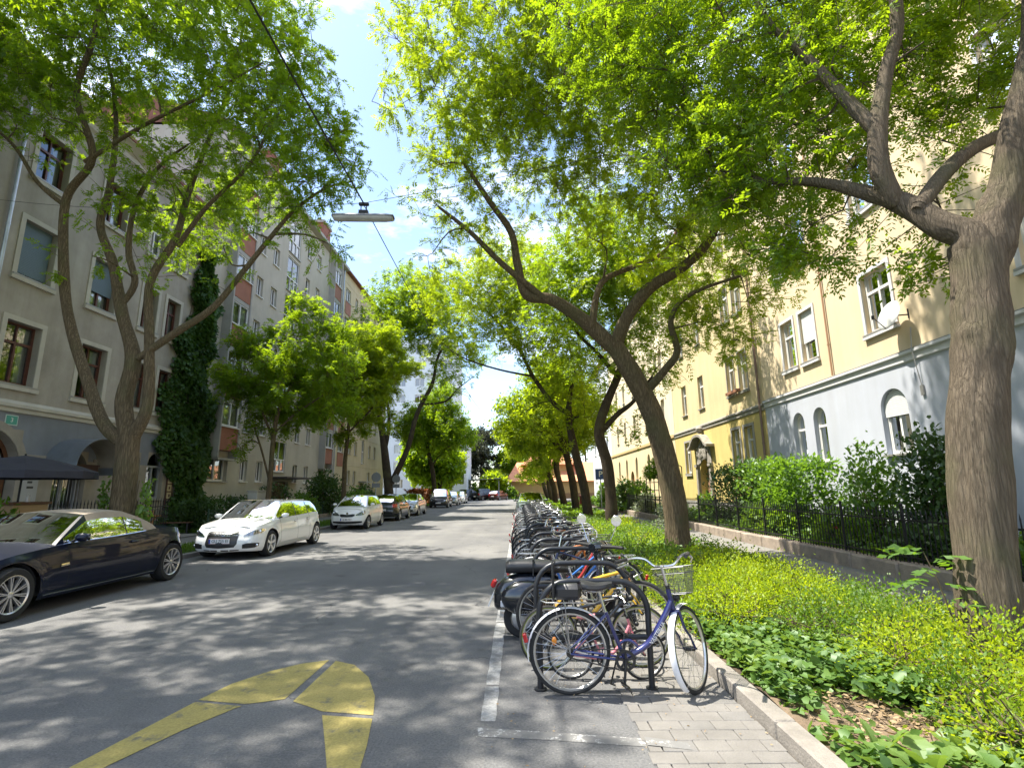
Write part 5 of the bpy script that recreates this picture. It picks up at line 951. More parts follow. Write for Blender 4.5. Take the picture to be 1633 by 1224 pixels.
def wheel_mesh(r,w,style,side):
    key=(r,w,style,side)
    if key in WHEELS: return WHEELS[key]
    # axis along +x (outer side = side*x)
    rr=r*0.70 if style!='plain' else r*0.64
    M=Matrix.Rotation(PI/2*side,4,'Y')
    t=MB(); hw=w/2; t.lathe([(rr*0.96,-hw),(r*0.90,-hw),(r*0.975,-hw*0.8),(r,-hw*0.45),(r,hw*0.45),(r*0.975,hw*0.8),(r*0.92,hw),(rr*1.06,hw*1.02),(rr*0.98,hw*0.96)],36,M)
    for q in (-0.25,0.25): t.lathe([(r*1.001,hw*(q-.04)),(r*1.001,hw*(q+.04))],36,M)
    m=MB(); m.lathe([(rr*1.03,hw*0.98),(rr*0.99,hw*1.0),(rr*0.93,hw*0.90),(rr*0.90,hw*0.3)],36,M,0)
    m.lathe([(rr*0.92,hw*0.1),(0.02,hw*0.05)],24,M,1)           # brake disc and dark well
    m.lathe([(rr*0.55,hw*0.16),(rr*0.55,hw*0.20),(0.03,hw*0.20)],24,M,2)
    m.lathe([(rr*0.19,hw*0.35),(rr*0.19,hw*0.80),(rr*0.13,hw*0.88),(0.001,hw*0.9)],16,M,0)
    n,kind={'twin10':(10,'twin'),'five':(5,'fat'),'seven':(7,'fat2'),'plain':(8,'fat2')}[style]
    for k in range(n):
        for off in ((-1,1) if kind!='fat2' else (0,)):
            a=2*PI*k/n; sp={'twin':(0.055,0.085,0.028),'fat':(0.13,0.16,0.075),'fat2':(0.0,0.0,0.085)}[kind]
            a0=a+off*sp[0]; a1=a+off*sp[1]*(0.9 if kind=='twin' else 0.55)
            def Q(rad,ang,z,dw): return M@Vector((rad*math.cos(ang)-dw*math.sin(ang),rad*math.sin(ang)+dw*math.cos(ang),z))
            wi=rr*sp[2]; wo=wi*(1.15 if kind=='twin' else 1.0)
            vs=[Q(rr*.15,a0,hw*.82,-wi),Q(rr*.15,a0,hw*.82,wi),Q(rr*.94,a1,hw*.93,wo),Q(rr*.94,a1,hw*.93,-wo),Q(rr*.15,a0,hw*.5,-wi),Q(rr*.15,a0,hw*.5,wi),Q(rr*.94,a1,hw*.62,wo),Q(rr*.94,a1,hw*.62,-wo)]
            m.add(vs,[(0,1,2,3),(0,3,7,4),(1,5,6,2),(4,7,6,5)],0)
    WHEELS[key]=(t.mesh('wheel',[M_TYRE]),m.mesh('rim',[M_ALLOY if style!='five' else M_ALLOYW,M_SEAM,M_SEATG])); return WHEELS[key]
def make_car(label,S,x,y,rz,name='parked_car',cat='car',group='cars parked along the left kerb'):
    root=thing(name,label,cat,(x,y,0),rz,group); W=S['W']; hw=W/2; yF,yR=S['yF'],S['yR']; H=S['H']; wr=S['wr']; st=S.get('step',0.07)
    P_=S['paint']; LOC=(0,0,0)
    # plan outline of the right half from front centre to rear centre
    rf=S.get('rf',(0.36,0.50,0.12)); rb=S.get('rb',(0.34,0.45,0.06)); pts=[]
    xc=hw-rf[0]
    for i in range(7): u=i/6; pts.append((xc*u, yF-rf[2]*u*u))
    y0=yF-rf[2]
    for i in range(1,11):
        a=PI/2*i/10; pts.append((xc+rf[0]*math.sin(a)**0.9, y0-rf[1]*(1-math.cos(a)**0.9)))
    ys=y0-rf[1]; ye=yR+rb[2]+rb[1]; n=max(4,int((ys-ye)/st))
    marks=sorted({*[S['fa']+s*(wr+0.055) for s in (-1,1)],*[S['ra']+s*(wr+0.055) for s in (-1,1)],*[q+e for q in S.get('doors',()) for e in (-.006,.006)]},reverse=True)
    line=sorted({*[ys+(ye-ys)*i/n for i in range(1,n)],*[m_ for m_ in marks if ye<m_<ys]},reverse=True); line=[q for k,q in enumerate(line) if q in marks or all(abs(q-m_)>0.012 for m_ in marks)]
    for q in line: pts.append((hw,q))
    xr=hw-rb[0]
    for i in range(0,9):
        a=PI/2*i/8; pts.append((xr+rb[0]*math.cos(a)**0.9, ye-rb[1]*math.sin(a)**0.9))
    for i in range(5,-1,-1): u=i/6; pts.append((xr*u, yR+rb[2]*u*u))
    pts=np.array(pts)
    # slight taper of the sides to front and rear
    mid=(yF+yR)/2; half=(yF-yR)/2; tp=S.get('taper',0.045); pts[:,0]*=1-tp*np.abs((pts[:,1]-mid)/half)**2.5
    A=np.concatenate([[0],np.cumsum(np.linalg.norm(np.diff(pts,axis=0),axis=1))]); LA=A[-1]
    tang=np.gradient(pts,axis=0); nrm=np.stack([-tang[:,1],tang[:,0]],1); nrm=nrm/np.linalg.norm(nrm,axis=1,keepdims=True); nrm[0]=(0,1); nrm[-1]=(0,-1)
    Ra=wr+0.055
    def zt(yy): return arr_interp(yy,S['top'])
    def zb(yy,xx):
        z=S['sill']
        fr=max(0,(yy-(S['fa']+Ra))/(yF-S['fa']-Ra)); bk=max(0,((S['ra']-Ra)-yy)/(S['ra']-Ra-yR)); z+=0.02*fr+0.08*bk
        if xx>hw*0.72:
            for ax in (S['fa'],S['ra']):
                d=abs(yy-ax)
                if d<=Ra: z=max(z,wr+math.sqrt(max(0,Ra*Ra-d*d)))
        return z
    prof=S.get('prof',[(0,0.07),(0.12,0.02),(0.35,0.0),(0.62,0.008),(0.72,0.03),(0.86,0.045),(1.0,0.085)])
    fprof=S.get('fprof',[(0,0.10),(0.1,0.03),(0.3,0.0),(0.5,0.01),(0.62,0.05),(0.85,0.11),(1.0,0.22)]); bprof=S.get('bprof',[(0,0.12),(0.12,0.03),(0.4,0.0),(0.55,0.02),(0.6,0.05),(0.85,0.07),(1.0,0.11)])
    def shell(a,z,off=0.0,sgn=None):
        'point on the body wall: a arc length from front centre (sign = side), z height'
        s=1 if a>=0 else -1; a=min(abs(a),LA); px=np.interp(a,A,pts[:,0]); py=np.interp(a,A,pts[:,1]); nx=np.interp(a,A,nrm[:,0]); ny=np.interp(a,A,nrm[:,1]); l=math.hypot(nx,ny); nx/=l; ny/=l
        b0,t0=S['sill'],zt(py); t=max(0,min(1,(z-b0)/(t0-b0))); i_s=arr_interp(t,prof); 
        i_f=arr_interp(t,fprof) if ny>0 else arr_interp(t,bprof); w_=ny*ny; ins=i_s*(1-w_)+i_f*w_
        fl=0.0
        for ax in (S['fa'],S['ra']):
            d=math.hypot(py-ax,z-wr)
            if px>hw*.7: fl=max(fl,0.022*math.exp(-((d-Ra)/0.10)**2))
        e=off-ins+fl*(1-w_); return Vector((s*(px+nx*e),py+ny*e,z))
    def a_of_y(yy,side=1):
        k=np.where(pts[:,0]>hw*0.80)[0]; return side*float(np.interp(-yy,-pts[k,1],A[k]))
    NT=S.get('rows',11); ts=[i/(NT-1) for i in range(NT)]
    cols=[]
    for i in range(len(pts)):
        b0=zb(pts[i,1],pts[i,0]); t0=zt(pts[i,1]); cols.append([shell(A[i],b0+(t0-b0)*t) for t in ts])
    seam_y=S.get('doors',()); body=MB()
    isdoor=lambda yy: len(seam_y)>=2 and any(min(seam_y[k],seam_y[k+1])+.006<yy<max(seam_y[k],seam_y[k+1])-.006 for k in range(len(seam_y)-1))
    def mf(side):
        def f(i,j):
            ym=(pts[i,1]+pts[i+1,1])/2; xm=(pts[i,0]+pts[i+1,0])/2; zz=(cols[i][j][2]+cols[i][j+1][2])/2
            if xm>hw*.85 and any(abs(ym-q)<0.0055 for q in seam_y) and zz>S['sill']+.10: return 1
            if xm>hw*.85 and isdoor(ym) and zz>S['sill']+.10: return None
            if zz<S['sill']+S.get('skirt',0.0): return 1
            return 0
        return f
    mir=lambda p: Vector((-p[0],p[1],p[2]))
    body.grid(cols,0,True,mf(1)); body.grid([[mir(p) for p in c] for c in cols],0,True,mf(-1))
    # bonnet, deck and everything level with the belt
    gA,gB,gC,gD=S['gh']; cr_=S.get('crown',0.055); U=[-1,-.85,-.6,-.3,0,.3,.6,.85,1]
    def top_row(i):
        p=cols[i][-1]; k=min(1.0,p[0]/(hw*0.6)) if p[0]>0 else 0
        return [Vector((p[0]*u,p[1],p[2]+cr_*k*(1-abs(u)**2.4))) for u in U]
    rows=[top_row(i) for i in range(len(pts))]
    body.grid(rows,0,True,lambda i,j: None if (gD+0.12<pts[i,1]<gA-0.12 and 0<j<7) else 0)
    # greenhouse
    wb=S.get('wb',hw-0.10); wtop=S.get('wt',hw-0.30); zB,zC=S['zr']
    def belt(yy): return zt(yy)-0.006
    def roofz(yy):
        if yy>=gB: t=max(0,(gA-yy)/(gA-gB)); return belt(gA)+(zB-belt(gA))*(t**0.92)
        if yy>=gC: t=(gB-yy)/(gB-gC); return zB+(zC-zB)*t+S.get('arc',0.035)*4*t*(1-t)
        t=max(0,(yy-gD)/(gC-gD)); return belt(gD)+(zC-belt(gD))*(t**S.get('rexp',0.85))
    tx_=np.array([(c[-1][1],c[-1][0]) for c in cols[::-1]]); tx_=tx_[np.argsort(tx_[:,0])]
    wbl=lambda yy: min(wb,float(np.interp(yy,tx_[:,0],tx_[:,1]))-0.015)
    def edge(yy):
        k=max(0,min(1,(roofz(yy)-belt(yy))/(H-belt(yy)-0.02))); e=wbl(yy)-(wb-wtop)*k; end=max(0,(yy-(gB+0.0))/(gA-gB)); return e*(1-0.02*end)
    gy=[gA,gB,gC,gD]; wy_=[q for w_ in S['wins'] for q in w_[:2]]
    yy_=sorted({*gy,*wy_,*[gA+(gB-gA)*t for t in (.12,.3,.5,.7,.9)],*[gB+(gC-gB)*t for t in np.linspace(.1,.9,7)],*[gC+(gD-gC)*t for t in (.1,.25,.5,.75,.9)]},reverse=True)
    hs=[0,.05,.5,.76 if S.get('softtop') else .92,1.0]
    def gpt(yv,h,sd,off=0.0):
        b_=belt(yv); r_=roofz(yv); e=edge(yv); base=wbl(yv)*(1-0.03*max(0,(yv-gB)/(gA-gB))**2)
        return Vector((sd*(base+(e-base)*(h**1.25)+off),yv,b_+(r_-b_)*h))
    inwin=lambda ym: next((k for k,w_ in enumerate(S['wins']) if w_[1]<ym<w_[0]),None)
    rmat=2; frame_m_=3
    for sd in (-1,1):
        P=[[gpt(q,h,sd) for h in hs] for q in yy_]
        def ff(i,j):
            ym=(yy_[i]+yy_[i+1])/2
            if inwin(ym) is not None and 1<=j<=2: return None
            if ym<gC and S.get('softtop'): return rmat
            if ym>gB-0.02: return 0 
            if S.get('softtop'): return rmat if j>=3 else frame_m_
            return (0 if (j>=3 or inwin(ym) is None and (ym<gC+.12 or not S.get('blackb'))) else frame_m_)
        body.grid(P,0,True,ff)
    us=[-1,-.93,-.6,-.3,0,.3,.6,.93,1]
    def cross(yv,u,off=0.0):
        e=edge(yv); k=min(1,(roofz(yv)-belt(yv))/0.3); return Vector((e*u,yv+(0.10 if yv>gB else 0.0)*(1-u*u)*(yv-gB)/(gA-gB)*1.2,roofz(yv)+0.045*k*(1-abs(u)**2.2)+off))
    P=[[cross(q,u) for u in us] for q in yy_]
    def rf_(i,j):
        ym=(yy_[i]+yy_[i+1])/2
        if ym>gB-0.0: return None if (0<j<7) else 0
        if ym<gC-0.0: 
            if S.get('softtop'): return rmat
            return None if (0<j<7 and ym>gD+S.get('hatchlip',0.0)) else 0
        return rmat
    body.grid(P,0,True,rf_)
    # dark underside, wheel housings and cabin tub
    body.box(-hw+.27,hw-.27,S['ra']-Ra*.8,S['fa']+Ra*.8,S['sill']+.02,S['sill']+.30,4); body.box(-hw*.55,hw*.55,yR+.2,yF-.3,S['sill']+.03,S['sill']+.2,4)
    for ax in (S['fa'],S['ra']):
        for sd in (-1,1):
            rows_h=[[Vector((sd*(hw-q),ax+(Ra-.004)*math.cos(a_),wr+(Ra-.004)*math.sin(a_))) for q in (.06,.30)] for a_ in np.linspace(R(6),R(174),18)]; body.grid(rows_h,4,True)
    tubz=belt((gA+gD)/2)-0.20; body.box(-wb+.04,wb-.04,gD+.10,gA-.05,tubz-.3,tubz,4)
    body.build('body',[P_,M_SEAM,S.get('roofm',P_),M_BLACKP,M_TRIMC],root,LOC)
    # glazing
    g=MB(); g.grid(P,0,True,lambda i,j: 0 if (yy_[i+1]>=gB-1e-6 and 0<j<7) else None); g.build('windscreen',S.get('glass',M_CGLASS),root,LOC)
    if not S.get('softtop'):
        g=MB(); g.grid(P,0,True,lambda i,j: 0 if (yy_[i]<=gC+1e-6 and (yy_[i]+yy_[i+1])/2>gD+S.get('hatchlip',0) and 0<j<7) else None); g.build('rear_window',S.get('glassr',M_CGLASSD),root,LOC)
    for sd in (-1,1):
        for k in range(len(S['wins'])):
            g=MB(); Q=[[gpt(q,h,sd) for h in hs] for q in yy_]; g.grid(Q,0,True,lambda i,j: 0 if (inwin((yy_[i]+yy_[i+1])/2)==k and 1<=j<=2) else None); g.build('side_window',S.get('glass',M_CGLASS) if k==0 else S.get('glassr',M_CGLASS),root,LOC)
    # doors with handles
    for sd in (-1,1):
        for k in range(len(seam_y)-1):
            a,b_=seam_y[k],seam_y[k+1]; d=MB(); CC=cols if sd>0 else [[mir(p) for p in c] for c in cols]
            d.grid(CC,0,True,lambda i,j: 0 if (pts[i,0]>hw*.85 and min(a,b_)+.006<(pts[i,1]+pts[i+1,1])/2<max(a,b_)-.006 and (cols[i][j][2]+cols[i][j+1][2])/2>S['sill']+.10) else None)
            if not d.f: continue
            do=d.build('door',P_,root,LOC); yh=min(a,b_)+0.17; zh=zt(yh)-0.13; h=MB(); p=shell(a_of_y(yh,sd),zh,0.018); h.cbox((p.x,p.y,p.z),(0.03,0.19,0.028),None,0,0.008); p=shell(a_of_y(yh,sd),zh,0.004); h.cbox((p.x,p.y,p.z-0.004),(0.012,0.13,0.05),None,1); h.build('handle',[S.get('handle',P_),M_BLACKP],do,LOC)
    # wheels
    for ax in (S['fa'],S['ra']):
        for sd in (-1,1):
            t,m=wheel_mesh(wr,S.get('ww',0.21),S['rim'],sd); w=link('wheel',t,root,(sd*(hw-S.get('ww',0.21)/2-.005),ax,wr)); link('rim',m,w); w.rotation_euler=(random.uniform(0,6),0,0)
    # helper: patch on the shell given as columns (a, z_low, z_high)
    def patch(name,colz,m,off=0.006,parent=root,rows_=3,both=False,label=None,thick=0.012):
        out=None
        dense=[]
        for q in range(len(colz)-1):
            k_=max(1,int(abs(colz[q+1][0]-colz[q][0])/0.05+.999)); dense+=[tuple(colz[q][w_]+(colz[q+1][w_]-colz[q][w_])*e/k_ for w_ in range(3)) for e in range(k_)]
        colz=dense+[colz[-1]]; rows_=max(rows_,int((max(c[2]-c[1] for c in colz))/0.035)+1)
        for sgn in ((1,-1) if both else (1,)):
            b=MB(); n=len(colz)
            G=[[shell(sgn*c[0],c[1]+(c[2]-c[1])*r_/rows_,off) for r_ in range(rows_+1)] for c in colz]; b.grid(G,0,True)
            G2=[[shell(sgn*c[0],c[1]+(c[2]-c[1])*r_/rows_,off-thick) for r_ in range(rows_+1)] for c in colz]
            for i in range(n-1): b.quad(G[i][0],G[i+1][0],G2[i+1][0],G2[i][0]); b.quad(G[i][-1],G[i+1][-1],G2[i+1][-1],G2[i][-1])
            b.quad(G[0][0],G[0][-1],G2[0][-1],G2[0][0]) if rows_==1 else None
            out=b.build(name,m,parent,LOC)
        return out
    S['_'] = dict(patch=patch,shell=shell,a_of_y=a_of_y,LA=LA,zt=zt,gpt=gpt,root=root,hw=hw)
    # mirrors, seats, steering wheel
    for sd in (-1,1):
        mb=MB(); p=gpt(gA-0.30*(gA-gB)-0.12,0.12,sd,0.0); c=Vector((p.x+sd*0.16,p.y+0.03,p.z+0.06)); mb.ball(c,0.1,12,0,(1.05,0.75,0.68)); mb.tube([p,Vector((c.x-sd*.07,c.y,c.z-.03))],0.022,6,1); mb.cbox((c.x,c.y-0.072,c.z),(0.15,0.008,0.095),None,2); mb.build('wing_mirror',[P_,M_BLACKP,M_CHROME],root,LOC)
    if S.get('seats',True):
        for sd in (-1,1):
            s_=MB(); ysit=gB-0.35; s_.cbox((sd*0.36,ysit-.05,tubz+.24),(0.46,0.14,0.52),Matrix.Rotation(R(12),3,'X'),0,0.05,True); s_.cbox((sd*0.36,ysit-.12,tubz+.58),(0.26,0.09,0.16),None,0,0.035,True); s_.build('seat',S.get('seatm',M_SEATG),root,LOC)
        sw=MB(); ring=[Vector((-0.36+0.18*math.cos(a),gB+0.12+0.06*math.sin(a),tubz+.12+0.17*math.sin(a))) for a in np.linspace(0,2*PI,18)[:-1]]; sw.tube(ring,0.014,6,closed=True); sw.box(-.37,-.35,gB+.10,gB+.13,tubz-.02,tubz+.12); sw.box(-wb+.1,wb-.1,gB+.25,gA-.12,tubz-.1,tubz+.13); sw.build('dashboard',M_TRIMC,root,LOC)
    return root
def plate(S,txt,a0=0.26,z0=0.50,h=0.11,rear=False,blue=True,off=0.012):
    D=S['_']; LA=D['LA']; sh=D['shell']; zc=z0; base=(LA if rear else 0)
    p=sh(base,zc,off); sgn=-1 if rear else 1; ypl=p.y+sgn*0.008
    b=MB(); b.box(-a0,a0,ypl,ypl-sgn*0.02,zc-h/2,zc+h/2,0)
    if blue: b.box(-a0*sgn if False else (-a0 if rear else a0-0.04),(-a0+0.04) if rear else a0,ypl+sgn*0.001,ypl,zc-h/2+.004,zc+h/2-.004,1)
    for zz in (zc-h/2+.004,zc+h/2-.007): b.box(-a0,a0,ypl+sgn*.0012,ypl,zz,zz+.004,2)
    o=b.build('number_plate',[M_PLATE,M_EUBLUE,M_RED],D['root'],(0,0,0))
    if txt:
        me=text_mesh(txt,h*0.86,M_BLET,0.001); q=link('lettering',me,o); q.matrix_local=frame_m((-0.02*sgn,ypl+sgn*0.0025,zc),(-sgn,0,0),(0,0,1))@Matrix.Diagonal((0.92,1,1,1))
    return o
def lamp(S,cols,both=True,kind='headlight'):
    D=S['_']
    for sg in (1,-1):
        c=[(sg*a,z0,z1) for a,z0,z1 in cols]
        if kind=='headlight':
            o=D['patch']('headlight',c,M_LENS,0.012,thick=0.02); D['patch']('reflector',[(a*1.0,z0+.008,z1-.008) for a,z0,z1 in c],mat('lamp_grey',(0.22,0.23,0.24),0.25,metal=0.6),0.004,o)
            am=(cols[0][0]+cols[-1][0])/2; k=len(cols)//2; zc=(cols[k][1]+cols[k][2])/2; r=min(0.055,(cols[k][2]-cols[k][1])*0.42); p=D['shell'](sg*cols[k][0],zc,0.008); b=MB(); b.ball(p,r,10,0,(1,0.35,1)); b.build('bulb',M_CHROME,o,(0,0,0))
        else:
            D['patch']('tail_light',c,M_RED,0.010,thick=0.02)
# --- dark blue convertible
S_JAG=dict(W=1.86,H=1.41,yF=2.60,yR=-2.36,fa=1.70,ra=-1.63,wr=0.355,ww=0.25,sill=0.20,rim='twin10',paint=paint('midnight_blue',(0.003,0.006,0.020),0.0,0.4,0.6,0.1),step=0.05,rows=13,
  top=[(2.60,0.66),(2.2,0.76),(1.7,0.86),(1.2,0.91),(0.8,0.945),(0,0.955),(-0.7,0.985),(-1.3,1.03),(-1.7,1.02),(-2.1,0.97),(-2.36,0.90)],gh=(1.02,0.36,-0.48,-1.22),zr=(1.355,1.375),arc=0.02,wins=[(0.86,-0.42),(-0.45,-0.86)],doors=(0.82,-0.72),softtop=True,roofm=mat('beige_soft_top',(0.36,0.30,0.235),0.95,var=0.10,vscale=9,bump=0.25,bscale=160),
  rf=(0.48,0.70,0.18),rb=(0.45,0.6,0.10),taper=0.06,rexp=0.62,seatm=mat('tan_leather',(0.20,0.15,0.10),0.6),crown=0.07,glassr=M_CGLASS,blackb=True)
make_car('dark blue convertible with beige soft top and twin spoke wheels parked at the left edge',S_JAG,-7.83,9.13,PI)
D=S_JAG['_']
for sd in (1,):
    for sg in (1,-1):
        D['patch']('sill_trim',[(D['a_of_y'](1.2,sg),0.245,0.258),(D['a_of_y'](0.0,sg),0.245,0.258),(D['a_of_y'](-1.15,sg),0.245,0.258)],M_CHROME,0.012,rows_=1)
        D['patch']('side_vent',[(D['a_of_y'](0.98,sg),0.62,0.66),(D['a_of_y'](0.84,sg),0.63,0.67)],M_CHROME,0.012,rows_=1)
        b=MB(); b.tube([D['gpt'](q,0.03,sg,0.008) for q in (0.8,0.3,-0.2,-0.6,-0.9)],0.010,5); b.build('window_trim',M_CHROME,D['root'],(0,0,0))
LA=D['LA']; lamp(S_JAG,[(LA-0.95,0.70,0.80),(LA-0.75,0.66,0.86),(LA-0.55,0.68,0.88)],kind='tail'); lamp(S_JAG,[(0.45,0.55,0.62),(0.62,0.56,0.70),(0.85,0.60,0.74),(1.05,0.66,0.74)])
plate(S_JAG,'',0.26,0.62,rear=True); D['patch']('grille',[(-0.34,0.36,0.52),(0,0.34,0.56),(0.34,0.36,0.52)],M_BLACKP,0.008)
# --- white estate car
S_EST=dict(W=1.82,H=1.45,yF=2.45,yR=-2.36,fa=1.48,ra=-1.68,wr=0.335,ww=0.24,sill=0.19,rim='five',paint=paint('white_paint_car',(0.78,0.78,0.76),0.0,0.3),step=0.05,rows=13,
  top=[(2.45,0.71),(2.1,0.81),(1.5,0.90),(1.12,0.945),(0.5,0.96),(-0.8,0.99),(-1.7,1.02),(-2.1,1.02),(-2.36,0.99)],gh=(1.20,0.46,-1.66,-2.20),zr=(1.40,1.37),arc=0.03,wins=[(1.02,-0.18),(-0.24,-1.10),(-1.16,-1.90)],doors=(0.92,-0.20,-1.12),rf=(0.36,0.50,0.17),rb=(0.36,0.45,0.07),blackb=True,rexp=0.9,crown=0.06)
make_car('white estate car with four rings on its dark grille parked behind the convertible',S_EST,-7.58,16.02,PI)
D=S_EST['_']; pa=D['patch']
M_GRILLE=mat('grille_black',(0.02,0.02,0.022),0.35)
gr_=pa('grille',[(-0.46,0.66,0.69),(-0.42,0.40,0.70),(-0.36,0.32,0.705),(0,0.30,0.71),(0.36,0.32,0.705),(0.42,0.40,0.70),(0.46,0.66,0.69)],M_GRILLE,0.006)
for z in (0.60,0.645,0.685): pa('grille_bar',[(-0.43,z,z+.008),(0,z,z+.008),(0.43,z,z+.008)],M_CHROME,0.012,gr_,rows_=1,thick=0.006)
rg=MB()
for k in range(4):
    c=D['shell']((k-1.5)*0.082,0.645,0.03); rg.tube([Vector((c.x+0.055*math.cos(a),c.y,c.z+0.055*math.sin(a))) for a in np.linspace(0,2*PI,21)[:-1]],0.009,6,closed=True)
rg.build('ring_emblem',M_CHROME,gr_,(0,0,0))
lamp(S_EST,[(0.56,0.57,0.60),(0.66,0.575,0.665),(0.82,0.60,0.715),(1.0,0.63,0.735),(1.12,0.66,0.74),(1.2,0.69,0.735)])
for sg in (1,-1):
    o=pa('air_intake',[(sg*0.55,0.28,0.38),(sg*0.66,0.28,0.41),(sg*0.85,0.29,0.41),(sg*0.97,0.32,0.40)],M_BLACKP,0.006); b=MB(); b.ball(D['shell'](sg*0.90,0.35,0.012),0.04,10,0,(1,.4,1)); b.build('fog_light',M_CHROME,o,(0,0,0))
    pa('lower_slot',[(sg*0.05,0.225,0.255),(sg*0.24,0.225,0.255)],M_BLACKP,0.008,rows_=1); pa('lower_slot',[(sg*0.27,0.225,0.255),(sg*0.48,0.23,0.255)],M_BLACKP,0.008,rows_=1)
    b=MB(); b.tube([D['gpt'](q,1.0,sg,0.0)+Vector((0,0,0.035)) for q in (0.40,0.0,-0.6,-1.15)],0.013,6); b.build('roof_rail',M_CHROME,D['root'],(0,0,0))
    b=MB(); b.tube([D['gpt'](q,0.03,sg,0.008) for q in (0.95,0.3,-0.6,-1.2,-1.85)],0.008,5); b.build('window_trim',M_CHROME,D['root'],(0,0,0))
plate(S_EST,'GU 755 EI',0.26,0.475,0.125)
b=MB(); b.add([(-.02,-1.25,1.41),(.02,-1.25,1.41),(0,-1.45,1.40),(0,-1.38,1.50)],[(0,1,3),(1,2,3),(2,0,3)]); b.build('roof_fin',M_BLACKP,D['root'],(0,0,0))
# --- small white hatchback
S_HAT=dict(W=1.66,H=1.48,yF=1.80,yR=-1.75,fa=1.18,ra=-1.18,wr=0.295,ww=0.19,sill=0.20,rim='seven',paint=MATS['white_paint_car'],step=0.08,rows=9,top=[(1.8,0.78),(1.5,0.90),(1.0,0.99),(0,1.0),(-1.0,1.04),(-1.75,1.02)],gh=(1.12,0.42,-1.22,-1.60),zr=(1.43,1.40),arc=0.03,wins=[(0.90,-0.35),(-0.45,-1.25)],doors=(0.80,-0.42),rf=(0.34,0.40,0.13),rb=(0.32,0.36,0.05),rexp=0.9)
make_car('small white hatchback facing us with a black grille, between the estate and the black car',S_HAT,-7.60,25.35,PI)
pa=S_HAT['_']['patch']; pa('grille',[(-0.36,0.60,0.67),(-0.25,0.55,0.675),(0,0.54,0.65),(0.25,0.55,0.675),(0.36,0.60,0.67)],M_GRILLE,0.008); pa('air_intake',[(-0.68,0.30,0.37),(-0.4,0.27,0.37),(0,0.26,0.36),(0.4,0.27,0.37),(0.68,0.30,0.37)],M_GRILLE,0.008); lamp(S_HAT,[(0.40,0.60,0.64),(0.55,0.60,0.74),(0.75,0.63,0.82),(0.88,0.70,0.84)])
b=MB(); b.lathe([(0.001,.012),(.05,.012),(.055,0)],14,Matrix.Translation(S_HAT['_']['shell'](0,0.70,0.006))@Matrix.Rotation(-PI/2,4,'X')); b.build('round_badge',M_CHROME,S_HAT['_']['root'],(0,0,0)); plate(S_HAT,'G 481 YS',0.26,0.445)
